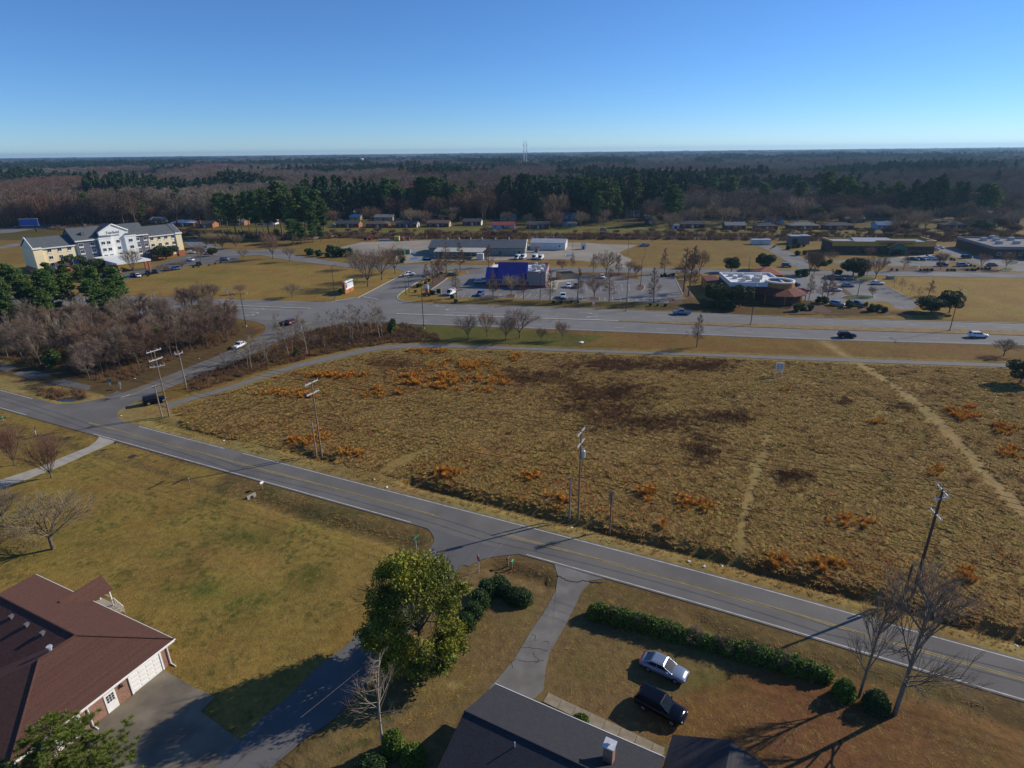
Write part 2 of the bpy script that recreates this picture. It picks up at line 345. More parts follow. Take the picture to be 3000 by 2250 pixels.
ditch(g2('7', [(1640, 450), (1900, 540), (2212, 640)])+g2('8', [(200, 690), (420, 760)]), .6, 1.6)
ditch(g2('8', [(1000, 905), (1200, 960), (1385, 1012)]), .65, 1.1)
ditch(g2('N', [(300, 545), (700, 730), (1180, 840), (1800, 1015), (2212, 1165)])+[(75, 24)], .35, 1.2)
ditch(g2('K', [(300, 660), (750, 740), (1000, 750)]), .4, 1.5)
ditch(g2('5', [(1050, 90), (1600, 112), (2212, 140)])+g2('6', [(600, 165), (1300, 185), (2212, 200)]), .5, 2.2)
Z = (vnoise(GX, GY, 6, 1)-.5)*.16+(vnoise(GX, GY, 2.2, 2)-.5)*.08
near = (GY < 200) & (np.abs(GX) < 200); Z *= np.where(near, 1, 0)
for l, d, w in ditches:
    dd = distline(GX, GY, l); Z -= d*np.exp(-(dd/w)**2)
# keep the ground under every paved surface just below it
paved = []
def pave(poly): paved.append([tuple(p) for p in poly])
pave(np.vstack([offset(ROAD, 3.3), offset(ROAD, -3.3)[::-1]])); pave(np.vstack([HW_N, HW_F[::-1]])); pave(np.vstack([PATH_T, PATH_B[::-1]])); pave(np.vstack([SIDE_L, SIDE_R[::-1]]))
STREET_L = smooth_line(g2('8', [(490, 632), (555, 660), (590, 700), (600, 745)])+g2('M', [(780, 140), (700, 235), (520, 440), (420, 590), (290, 715)])+g2('L', [(2212, 560), (2050, 680), (1900, 840), (1700, 1000), (1380, 1327), (1050, 1664)]), 1.5)
STREET_R = smooth_line(g2('8', [(1155, 826), (1080, 832), (1000, 842), (900, 865), (820, 905)])+g2('M', [(1000, 240), (860, 420), (640, 700), (480, 900), (330, 1060), (150, 1250), (0, 1345), (-330, 1630)]), 1.5)
pave(np.vstack([STREET_L, STREET_R[::-1]]))
DRIVE = g2('8', [(1380, 890), (1405, 975), (1395, 1000)])+g2('M', [(1620, 320), (1610, 400), (1530, 545), (1450, 660), (1350, 830), (1270, 930), (1180, 1030), (1130, 1120), (1200, 1150), (1470, 1100), (1530, 1040), (1545, 900), (1570, 800), (1640, 680), (1720, 530), (1780, 400), (1830, 350)])+g2('8', [(1600, 1000), (1700, 985)])
pave(DRIVE)
DRIVE2 = g2('7', [(620, 42), (640, 70), (620, 95), (575, 130), (400, 200), (250, 265), (0, 345), (0, 400), (190, 335), (380, 260), (630, 148), (720, 108), (790, 92)]); pave(DRIVE2)
APRON = g2('L', [(1030, 690), (1075, 700), (1250, 800), (1390, 865), (1300, 960), (1600, 1180), (1380, 1327), (1000, 1500), (600, 1500), (300, 1330), (560, 1090), (870, 850)]); pave(APRON)
PATHW = g2('M', [(1530, 1075), (1560, 1070), (1850, 1190), (2212, 1380), (2212, 1440), (1830, 1250), (1520, 1110)]); pave(PATHW)
LOWER = np.zeros(GX.shape, bool)
for p in paved:
    p = np.array(p); x0, y0 = p.min(0)-1; x1, y1 = p.max(0)+1
    k = (GX > x0) & (GX < x1) & (GY > y0) & (GY < y1)
    if k.any(): LOWER[k] |= inpoly(GX[k], GY[k], p)
grow_ = LOWER.copy()
grow_[1:] |= LOWER[:-1]; grow_[:-1] |= LOWER[1:]; g3 = grow_.copy(); g3[:, 1:] |= grow_[:, :-1]; g3[:, :-1] |= grow_[:, 1:]
Z = np.where(g3 & near, np.minimum(Z*0-.03, 0), Z)
# colour of the ground, zone by zone, with ditch shade painted in
col = np.zeros(GX.shape+(3,)); col[:] = (.15, .105, .055)
def paint(poly, c, soft=None):
    p = np.array(poly); x0, y0 = p.min(0); x1, y1 = p.max(0); k = (GX > x0) & (GX < x1) & (GY > y0) & (GY < y1)
    q = np.zeros(GX.shape, bool); q[k] = inpoly(GX[k], GY[k], [tuple(a) for a in p]); col[q] = c
def blob(k, x, y, rx, ry, c, a=1.0, sh=2.0):
    """soft patch centred on a photo point, radii in photo pixels of that view"""
    c0 = g(k, x, y); ex = g(k, x+rx, y)-c0; ey = g(k, x, y-ry)-c0
    m = np.array([[ex[0], ey[0]], [ex[1], ey[1]]]); im = np.linalg.inv(m); dx = GX-c0[0]; dy = GY-c0[1]
    w = np.exp(-((im[0, 0]*dx+im[0, 1]*dy)**2+(im[1, 0]*dx+im[1, 1]*dy)**2)*sh)*a
    w = np.clip(w*(.35+1.3*vnoise(GX, GY, 2.5, 5)), 0, 1)[..., None]; col[:] = col*(1-w)+np.array(c)*w
farm = (GY > 900); col[farm] = (.085, .062, .042)
paint([(-400, 250), (-400, 470), (420, 430), (420, 250)], (.235, .165, .06))
paint([(-400, 385), (-400, 700), (420, 660), (420, 372)], (.115, .10, .042))                           # house lots
paint([(-300, 395), (-300, 446), (110, 420), (60, 385)], (.17, .16, .05)); paint([(60, 385), (110, 420), (330, 395), (330, 372)], (.16, .14, .045))
paint(list(map(tuple, HW_F))+[(340, 250), (-330, 300)], (.285, .20, .07))                             # turf beyond the highway
paint(list(map(tuple, PATH_T))+list(map(tuple, HW_N[::-1][:-20])), (.20, .125, .045))                # verge between path and highway
paint(g2('5', [(350, 215), (900, 240), (1300, 265), (1700, 300), (1500, 380), (800, 352), (450, 345)]), (.115, .115, .032))
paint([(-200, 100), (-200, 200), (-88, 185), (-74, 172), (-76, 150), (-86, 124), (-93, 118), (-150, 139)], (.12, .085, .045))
paint(g2('K', [(0, 60), (700, 90), (760, 200), (300, 320), (0, 280)]), (.25, .21, .065))
paint(g2('K', [(0, 600), (500, 640), (1150, 650), (1380, 700), (900, 800), (400, 720), (0, 630)]), (.19, .16, .06))
paint(list(map(tuple, PATH_B))+[(300, 40), (95, 30)]+list(map(tuple, offset(ROAD, 3.2)[::-1])), (.31, .225, .10))      # the field
paint(np.vstack([offset(ROAD, 7), offset(ROAD, 3.0)[::-1]]), (.30, .24, .11))                        # pale mown verge
paint(np.vstack([PATH_B, offset(PATH_B, -1.8)[::-1]]), (.25, .19, .075)); paint(np.vstack([PATH_T, offset(PATH_T, 1.8)[::-1]]), (.25, .19, .075))
paint([(-240, 170), (-111, 113), (-10, 66), (-15, 50), (-30, 24), (-50, 8), (-300, 8)], (.265, .195, .065))              # big lawn
paint([(-12, 70), (95, 19), (95, 5), (-30, 5), (-12, 55)], (.19, .14, .075))                       # lawn by the grey roofed house
paint(np.vstack([offset(ROAD, -3.3), offset(ROAD, -8.2)[::-1]]), (.16, .12, .06)); paint([(-240, 168), (-111, 112.6), (-56, 87), (-47, 82.5), (-47, 86), (-111, 116.5), (-240, 178)], (.265, .195, .065))
paint(g2('N', [(500, 830), (1200, 850), (2212, 1160), (2212, 1500), (600, 1500), (-100, 1150)]), (.19, .105, .05))
paint(g2('5', [(560, 82), (1000, 62), (2000, 78), (2212, 72), (2212, 132), (1500, 106), (700, 90)]), (.105, .085, .035)); paint(g2('6', [(0, 60), (700, 90), (1300, 130), (1650, 150), (1300, 170), (600, 155), (0, 140)]), (.12, .08, .04)); paint(g2('G', [(350, 1400), (1000, 1500), (2000, 1500), (2074, 1659), (100, 1659)]), (.13, .085, .04))  # darker bank strips between the highway and the restaurants
DARKG = (.13, .125, .035)
for b in [(700, 760, 150, 60), (1050, 830, 160, 60), (800, 960, 200, 70), (560, 760, 120, 50), (1340, 490, 120, 40), (1600, 700, 260, 90), (2000, 960, 200, 70), (420, 700, 120, 50), (100, 830, 200, 60), (1250, 900, 120, 60)]: blob('7', *b, DARKG, .75)
for b in [(1600, 330, 230, 130), (1650, 230, 150, 60), (1300, 180, 300, 120), (2000, 150, 200, 120)]: blob('L', *b, (.10, .13, .025), .55)
for b in [(700, 60, 200, 40), (1100, 560, 220, 60), (1000, 620, 300, 60), (600, 380, 250, 40)]: blob('7', *b, (.26, .16, .05), .6)
for b in [(1300, 130, 300, 40), (500, 130, 200, 40)]: blob('N', *b, (.12, .10, .04), .2)
blob('N', 330, 880, 230, 90, (.15, .135, .045), .6); blob('M', 1800, 900, 200, 130, (.16, .14, .045), .6); blob('M', 930, 1010, 110, 40, (.33, .26, .13), .8)
for b in [(1150, 640, 260, 40), (700, 700, 300, 60), (1600, 520, 240, 50)]: blob('3', *b, (.26, .19, .07), .5)
for b in [(1400, 880, 300, 25), (1200, 930, 300, 20), (1900, 830, 150, 15)]: blob('1', *b, (.16, .165, .04), .75)
for b in [(750, 300, 200, 30), (1400, 380, 300, 15)]: blob('5', *b, (.10, .12, .03), .5)
for b in [(1330, 790, 150, 16), (1150, 815, 120, 18), (1300, 850, 120, 26), (1420, 915, 150, 22), (850, 785, 60, 12), (1500, 790, 120, 14), (1330, 890, 80, 30), (1560, 905, 80, 20)]: blob('O', *b, (.10, .052, .028), .85, 1.3)
for b in [(1300, 1060, 260, 50), (1750, 1230, 300, 70), (2050, 1330, 200, 60), (1000, 1010, 240, 40), (700, 940, 180, 30)]: blob('O', *b, (.24, .125, .04), .55, 1.2)
for b in [(940, 815, 90, 22), (760, 825, 120, 16), (1180, 1075, 90, 25), (1450, 1090, 90, 22), (1000, 1000, 160, 30), (700, 975, 60, 18), (2190, 960, 40, 30), (1650, 1200, 60, 30), (1800, 1180, 120, 40), (650, 870, 100, 14)]: blob('O', *b, (.27, .135, .035), .6, 1.3)
for b in [(1600, 860, 200, 40), (1780, 1000, 160, 50), (1700, 830, 100, 14), (2050, 1150, 120, 40), (900, 900, 160, 20)]: blob('O', *b, (.27, .215, .10), .5, 1.3)
TRACKS = [(smooth_line(g2('6', [(905, 325), (1060, 430), (1200, 510), (1480, 700), (1700, 900), (1900, 1106)])+g2('9', [(1690, 0), (1900, 230), (2100, 450), (2212, 560)])+[(70, 55), (80, 48)], 3), 1.6, (.37, .28, .15)),
          (smooth_line(g2('9', [(560, 60), (480, 300), (400, 560), (370, 800), (340, 880)]), 3), .8, (.33, .25, .125)),
          (smooth_line(g2('8', [(210, 330), (360, 240), (600, 120)]), 3), 1.4, (.26, .19, .08))]
for l, w, c in TRACKS:
    dd = distline(GX, GY, l); a = (np.exp(-(dd/w)**2)*.9*(.6+.6*vnoise(GX, GY, 3, 9)))[..., None]; a = np.clip(a, 0, 1); col = col*(1-a)+np.array(c)*a
fine = vnoise(GX, GY, 1.6, 7)*.5+vnoise(GX, GY, 5.0, 8)*.5
col *= (.80+.40*fine)[..., None]
for l, d, w in ditches:
    dd = distline(GX, GY, l); a = (np.exp(-(dd/(w*.8))**2)*.5)[..., None]; col = col*(1-a)+np.array((.10, .075, .035))*a  # shade of the ditch hollows painted into the turf colour
nx, ny = len(gx), len(gy)
V = np.stack([GX.ravel(), GY.ravel(), Z.ravel()], 1)
I = np.arange(nx*ny).reshape(ny, nx); Fq = np.stack([I[:-1, :-1].ravel(), I[:-1, 1:].ravel(), I[1:, 1:].ravel(), I[1:, :-1].ravel()], 1)
gm = bpy.data.materials.new('turf'); gm.use_nodes = True; n = gm.node_tree.nodes; l = gm.node_tree.links; b = n['Principled BSDF']
b.inputs['Roughness'].default_value = .95; b.inputs['Specular IOR Level'].default_value = .1
at = n.new('ShaderNodeAttribute'); at.attribute_name = 'turf_colour'; tc = n.new('ShaderNodeTexCoord')
n1 = n.new('ShaderNodeTexNoise'); n1.inputs['Scale'].default_value = 1.1; n1.inputs['Detail'].default_value = 9; n1.inputs['Roughness'].default_value = .7; l.new(tc.outputs['Object'], n1.inputs['Vector'])
mr = n.new('ShaderNodeMapRange'); mr.inputs[1].default_value = .28; mr.inputs[2].default_value = .72; mr.inputs[3].default_value = .62; mr.inputs[4].default_value = 1.38; l.new(n1.outputs[0], mr.inputs[0])
n2 = n.new('ShaderNodeTexNoise'); n2.inputs['Scale'].default_value = .09; n2.inputs['Detail'].default_value = 4; l.new(tc.outputs['Object'], n2.inputs['Vector'])
m2 = n.new('ShaderNodeMapRange'); m2.inputs[1].default_value = .3; m2.inputs[2].default_value = .7; m2.inputs[3].default_value = .485; m2.inputs[4].default_value = .515; l.new(n2.outputs[0], m2.inputs[0])
hs = n.new('ShaderNodeHueSaturation'); l.new(at.outputs['Color'], hs.inputs['Color']); l.new(mr.outputs[0], hs.inputs['Value']); l.new(m2.outputs[0], hs.inputs['Hue']); l.new(hs.outputs[0], b.inputs['Base Color'])
n3 = n.new('ShaderNodeTexNoise'); n3.inputs['Scale'].default_value = 4.5; n3.inputs['Detail'].default_value = 5; l.new(tc.outputs['Object'], n3.inputs['Vector'])
bp = n.new('ShaderNodeBump'); bp.inputs['Strength'].default_value = .55; bp.inputs['Distance'].default_value = .12; l.new(n3.outputs[0], bp.inputs['Height']); l.new(bp.outputs[0], b.inputs['Normal'])
M['turf'] = gm
col = col*np.array([.82, .77, .57])
gme = npmesh('ground', V, Fq, 'turf', True)
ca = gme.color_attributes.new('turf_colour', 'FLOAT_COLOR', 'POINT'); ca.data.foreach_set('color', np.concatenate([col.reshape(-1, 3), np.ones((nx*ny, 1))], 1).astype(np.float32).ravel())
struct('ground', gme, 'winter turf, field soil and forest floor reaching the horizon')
def ground_z(x, y):
    i = int(np.clip(np.searchsorted(gx, x)-1, 0, nx-2)); j = int(np.clip(np.searchsorted(gy, y)-1, 0, ny-2))
    tx = (x-gx[i])/(gx[i+1]-gx[i]); ty = (y-gy[j])/(gy[j+1]-gy[j])
    return float((Z[j, i]*(1-tx)+Z[j, i+1]*tx)*(1-ty)+(Z[j+1, i]*(1-tx)+Z[j+1, i+1]*tx)*ty)
def ground_zs(X, Y):
    i = np.clip(np.searchsorted(gx, X)-1, 0, nx-2); j = np.clip(np.searchsorted(gy, Y)-1, 0, ny-2)
    tx = (X-gx[i])/(gx[i+1]-gx[i]); ty = (Y-gy[j])/(gy[j+1]-gy[j])
    return (Z[j, i]*(1-tx)+Z[j, i+1]*tx)*(1-ty)+(Z[j+1, i]*(1-tx)+Z[j+1, i+1]*tx)*ty
# ------------------------------------------------------------------ paved surfaces
def strip(name, a, b, z, m, label=None): return sheet(name, [tuple(p) for p in a]+[tuple(p) for p in b[::-1]], z, m, label)
strip('highway', HW_N, HW_F, .020, 'asphalt_highway', 'divided highway crossing behind the brown field')
strip('side_road', SIDE_L, SIDE_R, .024, 'asphalt_road', 'side road joining the two-lane road to the highway')
strip('two_lane_road', offset(ROAD, 3.15), offset(ROAD, -3.15), .030, 'asphalt_road', 'two-lane road running diagonally past the field')
strip('path', PATH_T, PATH_B, .016, 'asphalt_path', 'narrow paved path curving along the top of the field')
strip('street', STREET_L, STREET_R, .024, 'asphalt_street', 'short residential street meeting the two-lane road')
sheet('cracked_driveway', DRIVE, .018, 'asphalt_old', 'cracked asphalt driveway leading to the grey roofed house')
sheet('concrete_driveway', DRIVE2, .018, 'concrete', 'pale concrete driveway crossing the big lawn')
sheet('garage_apron', APRON, .020, 'concrete_stained', 'stained concrete apron before the brick garage')
w0, w1 = g('M', 1545, 1090)[:2], g('M', 2212, 1410)[:2]
wd = np.array(w1)-np.array(w0); wL = np.linalg.norm(wd); wd /= wL; wa = math.atan2(wd[1], wd[0])
walk = tag(bpy.data.objects.new('front_walk', None), 'concrete slab walk before the grey roofed house', kind='structure'); C.objects.link(walk); walk.location = (*w0, 0); walk.rotation_euler = (0, 0, wa)
mat('concrete_walk', (.26, .22, .15), .85, .2, 1.2, .2, 15); sm_ = MB().box((0, 0, 0), (1.46, 1.15, .1)).mesh('slab', 'concrete_walk')
for i in range(int(wL/1.5)+3): obj('slab', sm_, walk, (.75+1.5*i, 0, -.01+.004*(i % 3)), .004*((i*7) % 5-2))
# streets and lots beyond the highway
FR_T = smooth_line(g2('B', [(1500, 560), (1900, 700)])+g2('C', [(700, 1010), (1200, 1000), (1500, 1095), (2212, 1215)])+g2('D', [(500, 1065), (1100, 1080)])+g2('E', [(0, 968), (1130, 985)])+g2('F', [(100, 1015), (1000, 1015), (1500, 1022), (2100, 1035)])+g2('G', [(600, 975), (1400, 985)])+g2('H', [(200, 995), (1100, 1000), (2074, 1012)])+g2('I', [(1000, 1022), (2074, 1040)])+[(330, 233)], 5)
FR_B = smooth_line(g2('B', [(1300, 580), (1700, 800)])+g2('C', [(640, 1100), (900, 1090), (1300, 1165), (2212, 1275)])+g2('D', [(500, 1132), (1180, 1155)])+g2('E', [(560, 1062), (960, 1068)])+g2('F', [(100, 1082), (1000, 1090), (1500, 1098), (2100, 1105)])+g2('G', [(600, 1045), (1400, 1052)])+g2('H', [(200, 1056), (1100, 1065), (2074, 1085)])+g2('I', [(1000, 1095), (2074, 1112)])+[(330, 220)], 5)
strip('frontage_road', FR_T, FR_B, .016, 'asphalt_lot', 'frontage road behind the two restaurants')
NS = g2('J', [(1500, 240), (1830, 190)])+g2('D', [(560, 1610), (1000, 1380), (1290, 1225), (1300, 1190), (1180, 1155), (1100, 1110), (1900, 1100), (1900, 1195), (1540, 1350), (1220, 1560)])+g2('5', [(365, 55), (420, 75), (600, 90)])+[(-25, 200), (-60, 204)]
sheet('crossing_street', NS, .012, 'asphalt_lot', 'wide street from the highway crossing up to the frontage road')
LOT1 = g2('E', [(40, 1410), (240, 1250), (650, 1105), (960, 1062)])+g2('F', [(60, 1085), (580, 1105), (1050, 1170), (1500, 1215), (1560, 1110), (2080, 1110), (2085, 1180), (2212, 1450), (2200, 1530), (1950, 1535), (1990, 1590), (1000, 1565), (0, 1540)])+g2('E', [(1300, 1512), (480, 1505), (250, 1480)])
sheet('restaurant_lot', LOT1, .012, 'asphalt_lot', 'car park around the blue roofed restaurant')
LOT2 = g2('H', [(280, 1060), (520, 1060), (1000, 1075), (1250, 1110), (1560, 1190), (1770, 1222), (2074, 1385)])+g2('I', [(510, 1490), (380, 1590)])+g2('H', [(1850, 1582), (1450, 1490), (950, 1480), (540, 1460), (440, 1250), (330, 1115)])
sheet('terracotta_lot', LOT2, .012, 'asphalt_lot', 'car park beside the round-parapet restaurant')
LOT3 = g2('H', [(640, 830), (1000, 855), (1430, 820), (1730, 820), (2074, 800)])+g2('I', [(330, 785), (900, 800), (1040, 850), (900, 880), (960, 930), (0, 925)])+g2('H', [(1400, 920), (1000, 880), (800, 860)])
sheet('store_lot', LOT3, .012, 'asphalt_lot', 'car park before the long yellow store')
LOT4 = g2('I', [(700, 620), (1000, 640), (1300, 770), (1700, 810), (2300, 815), (2300, 1020), (1950, 1010), (1900, 960), (1480, 920), (1300, 890), (1050, 800), (800, 720)])
sheet('clinic_lot', LOT4, .012, 'asphalt_lot', 'pale car park before the flat roofed clinic')
YARD = g2('D', [(150, 840), (330, 780), (620, 715), (1860, 680)])+g2('E', [(1660, 640)])+g2('F', [(330, 615), (650, 615), (1000, 640), (1480, 650), (1180, 770), (1250, 830), (1390, 880), (1300, 1012), (1000, 1010), (1050, 960), (700, 920), (300, 880), (0, 880)])+g2('E', [(900, 905), (100, 905)])+g2('D', [(1320, 1060), (1000, 960), (300, 880)])
sheet('gravel_yard', YARD, .008, 'gravel_yard', 'wide gravel yard around the long dark warehouse')
DRV = g2('G', [(1400, 620), (1700, 620)])+g2('H', [(100, 615), (300, 700), (640, 860), (600, 990), (480, 990), (440, 950), (330, 880), (0, 690)])
sheet('store_drive', DRV, .010, 'asphalt_lot', 'drive curving round the left side of the yellow store')
HOTEL_LOT = g2('B', [(330, 1060), (760, 1010), (1250, 850), (1420, 740), (1350, 620), (1600, 560), (2000, 720), (2212, 800), (2212, 900), (1950, 930), (1300, 1010), (1100, 1075), (620, 1140), (500, 1200), (0, 1290)])+g2('A', [(1300, 1250), (1300, 1150)])
sheet('hotel_lot', HOTEL_LOT, .012, 'asphalt_street', 'dark car park in front of the hotel')
sheet('left_driveway', g2('K', [(0, 285), (300, 340), (800, 480), (1100, 560), (1400, 610), (1590, 665), (1400, 705), (1150, 640), (900, 590), (500, 530), (0, 370)]), .014, 'asphalt_street', 'shaded side drive under the left thicket')
sheet('far_road', g2('A', [(0, 400), (500, 330), (900, 310), (1200, 360), (900, 360), (500, 400), (200, 450), (0, 470)]), .014, 'asphalt_highway', 'distant road beyond the hotel')
sheet('hotel_side_road', g2('A', [(0, 680), (200, 630), (330, 620), (330, 660), (200, 680), (0, 715)]), .014, 'asphalt_highway', 'curving drive left of the hotel')
# residential streets glimpsed between the houses
sheet('back_street', [(-330, 497), (-330, 503), (360, 452), (360, 446)], .014, 'asphalt_lot', 'back street behind the first row of houses')
# ------------------------------------------------------------------ painted lines (one object per road)
zm = .036
mb = MB(); RL = ROAD
def cut(line, x0, x1): line = np.asarray(line); return line[(line[:, 0] >= x0) & (line[:, 0] <= x1)]
FN = smooth_line(ROAD, 1)
def seg(off, x0, x1, w, m):
    l = cut(offset(FN, off), x0, x1)
    if len(l) > 1: ribbon_mesh(mb, l, w, zm, m)
for a, b in ((-230, -104), (-73.5, -50.6), (-47.8, 95)): seg(2.83, a, b, .13, 0)
mb2 = cut(offset(FN, 2.83), -50.6, -48.4)
for a, b in ((-230, -98.5), (-79.6, -13.9), (1.2, 95)): seg(-2.83, a, b, .13, 0)
for a, b in ((-230, -112), (-84, -10.5), (-2, 95)): seg(.14, a, b, .11, 1); seg(-.14, a, b, .11, 1)
tag(mb.build('road_markings', ['paint_white', 'paint_yellow']), 'white edge lines and double yellow centre line of the two-lane road', kind='structure')
mb = MB()
def mid(t):
    x = np.linspace(-300, 300, 120); yn = np.interp(x, HW_N[:, 0], HW_N[:, 1]); yf = np.interp(x, HW_F[:, 0], HW_F[:, 1]); return np.stack([x, yn+(yf-yn)*t], 1)
zh = .027
nearline = offset(HW_N, 1.1)
for a, b in ((-300, -90), (-34, 320)): ribbon_mesh(mb, cut(nearline, a, b), .14, zh, 0)
dashes(mb, cut(offset(HW_N, 4.9), -33, 300), .14, zh, 3.05, 9.1)
dashes(mb, cut(offset(HW_F, -4.6), -20, 300), .14, zh, 3.05, 9.1, 3)
dashes(mb, cut(offset(HW_F, -8.2), -25, 55), .14, zh, 3.05, 9.1, 1)
ribbon_mesh(mb, cut(offset(HW_F, -11.0), -30, 20), .14, zh, 0)
for a, b in ((-300, -66), (-20, 320)): ribbon_mesh(mb, cut(offset(HW_F, -.8), a, b), .14, zh, 0)
for o_, a, b in ((-4.6, -160, -70), (-15.5, -160, -95), (-19, -160, -88)): dashes(mb, cut(offset(HW_F, o_), a, b), .14, zh, 3.05, 9.1, 2)
ribbon_mesh(mb, cut(offset(HW_F, -12.3), -110, -72), .14, zh, 0)
def arrow(p, ang, curve):
    c, s = math.cos(ang), math.sin(ang)
    def T(q): return [(p[0]+x*c-y*s, p[1]+x*s+y*c, zh) for x, y in q]
    mb.poly(T([(-1.6, -.12), (.4, -.12), (.4, .12), (-1.6, .12)])); mb.poly(T([(.4, -.12), (1.3, .75*curve-.12), (1.3, .75*curve+.25), (.4, .12)])); mb.poly(T([(1.0, .75*curve-.5), (2.2, 1.1*curve), (.9, .75*curve+.6)]))
for k_, x_, y_, an, cv in (('J', 760, 318, 0, 1), ('J', 730, 350, 0, -1), ('J', 650, 384, 0, 1), ('5', 640, 105, math.pi, -1), ('5', 715, 122, math.pi, 1), ('5', 693, 157, math.pi, 1), ('5', 1640, 155, math.pi, -1), ('5', 1630, 170, math.pi, 1), ('5', 1645, 188, math.pi, 1)):
    arrow(g(k_, x_, y_), an-R(9), cv)
for q in ([(640, 1600), (880, 1640)], ): ribbon_mesh(mb, np.array(g2('D', q)), .4, zh, 0)
ribbon_mesh(mb, np.array(g2('D', [(860, 1560), (1100, 1500), (1330, 1385)])), .12, zh, 1)
tag(mb.build('highway_markings', ['paint_white', 'paint_yellow']), 'white lane dashes, edge lines and turn arrows on the highway', kind='structure')
mb = MB(); ribbon_mesh(mb, smooth_line(g2('K', [(1560, 752), (1800, 650), (2000, 570), (2212, 505)])+g2('J', [(400, 860), (700, 690), (850, 620)]), 2), .12, .031, 1); ribbon_mesh(mb, smooth_line(g2('K', [(1575, 757), (1815, 655), (2015, 575), (2212, 512)])+g2('J', [(405, 866), (710, 695), (862, 624)]), 2), .12, .031, 1)
ribbon_mesh(mb, smooth_line(g2('K', [(1560, 730), (1690, 690)]), 2), .3, .031, 0)
ribbon_mesh(mb, np.array(g2('J', [(1240, 480), (1340, 458)])), .6, .031, 1)
tag(mb.build('side_road_markings', ['paint_white', 'paint_yellow']), 'double yellow line and stop bar on the side road', kind='structure')
mb = MB()
def stall(k, a, b, w=.13): ribbon_mesh(mb, np.array(g2(k, [a, b])), w, .018, 0)
for x in (600, 720, 950, 1190, 1555, 1660, 1785, 1910): stall('E', (x+30, 1438), (x-30, 1498))
for x in (95, 340, 465, 590, 955, 1080, 1205, 1335, 1465, 1590, 1715, 1850, 1965): stall('F', (x-6+(x-900)*-.012, 1480+x*.018), (x+4+(x-900)*.012, 1535+x*.022))
for x in (530, 650, 885, 1000, 1115, 1230, 1345): stall('F', (x-8, 1285), (x+8, 1385))
stall('F', (1262, 1190), (1266, 1225)); stall('E', (1790, 1400), (1830, 1360)); stall('E', (1600, 1390), (1680, 1365)); stall('E', (1690, 1380), (1760, 1400))
for x, y in ((700, 1190), (720, 1255), (740, 1320), (600, 1370), (560, 1410)): stall('H', (x-60, y), (x+110, y+22))
for i in range(7): stall('H', (1190+30*i, 1270+26*i-40), (1330+34*i, 1290+28*i-40)) if i < 4 else None
for a in (1540, 1660, 1800, 1930): stall('H', (a, 1530-(a-1540)*.02), (a+110, 1580))
for i in range(6): stall('I', (20+90*i*.9, 1560-10*i), (90+90*i*.9, 1588-10*i)) if i < 4 else None
tag(mb.build('stall_lines', 'paint_white'), 'white parking stall lines of the restaurant car parks', kind='structure')
# ------------------------------------------------------------------ medians and kerbs
def island(name, poly, top, label, z=.13, inset=.25):
    p = np.array([tuple(q) for q in poly]); mb = MB(); mb.prism([tuple(q) for q in p], -.05, z, 0)
    o = mb.build(name, 'concrete_kerb'); c = p.mean(0); q = c+(p-c)*(1-inset/np.maximum(np.linalg.norm(p-c, axis=1), .5))[:, None]
    MB().prism([tuple(a) for a in q], z-.02, z+.03).build('planting_bed', top, o); return tag(o, label, kind='structure')
mat('median_turf', (.215, .145, .055), .95, .3, .6, .4, 6); mat('mulch', (.105, .058, .034), .95, .3, 1.5, .4, 8); mat('bed_green', (.05, .07, .02), .95, .3, 2, .5, 6)
mp = [(33, 177.6), (52, 173.2), (89, 166.3), (137.6, 158.9), (200, 150), (330, 131)]; mq = [(330, 135.5), (200, 154.5), (141, 163.2), (91, 170.3), (60, 175), (33, 178.6)]
MB().prism(mp+mq, -.05, .12).build('grass_median', 'median_turf')['kind'] = 'structure'
kerb('median_kerb', smooth_line([(-37.5, 189.5), (0, 183.6), (33, 178.1)], 4), 'narrow concrete median of the highway right of the crossing', .8, .14)
kerb('median_kerb', smooth_line([(-330, 243), (-200, 221), (-106.6, 205.1), (-68.2, 198.1)], 4), 'narrow concrete median of the highway left of the crossing', .7, .14)
kerb('street_kerb', smooth_line(g2('J', [(1560, 236), (1830, 190)])+g2('D', [(560, 1610), (1000, 1380), (1290, 1225), (1300, 1190), (1180, 1155)]), 2), 'pale kerb on the left of the crossing street')
kerb('street_kerb', smooth_line(g2('5', [(600, 92), (420, 77), (368, 57)])+g2('D', [(1220, 1560), (1540, 1350), (1880, 1195)])+g2('E', [(350, 1090), (560, 1060), (640, 1075), (660, 1110)]), 2), 'pale kerb on the right of the crossing street')
kerb('road_kerb', FR_B[(FR_B[:, 0] < -60)], 'pale kerb of the hotel drive beside the lawn')
kerb('road_kerb', cut(FR_B, 113, 330), 'pale near kerb of the frontage road by the gold turf')
kerb('road_kerb', cut(FR_T, 60, 330), 'pale far kerb of the frontage road')
kerb('highway_kerb', cut(HW_F, -20, 330), 'low far kerb of the highway')
kerb('lot_kerb', smooth_line(g2('F', [(2085, 1180), (2212, 1450)]), 3), 'right kerb of the blue restaurant car park')
kerb('lot_kerb', smooth_line(g2('H', [(1560, 1190), (1770, 1222), (2074, 1385)])+g2('I', [(510, 1490)]), 3), 'right kerb of the terracotta restaurant car park')
kerb('lot_kerb', smooth_line(g2('E', [(40, 1400), (340, 1190)]), 3), 'left kerb of the blue restaurant car park')
def ell(k, cx, cy, rx, ry, n=14): return g2(k, [(cx+rx*math.cos(2*math.pi*i/n), cy+ry*math.sin(2*math.pi*i/n)) for i in range(n)])
island('lot_island', ell('F', 1525, 1340, 72, 50), 'mulch', 'kerbed mulch island around the car park light')
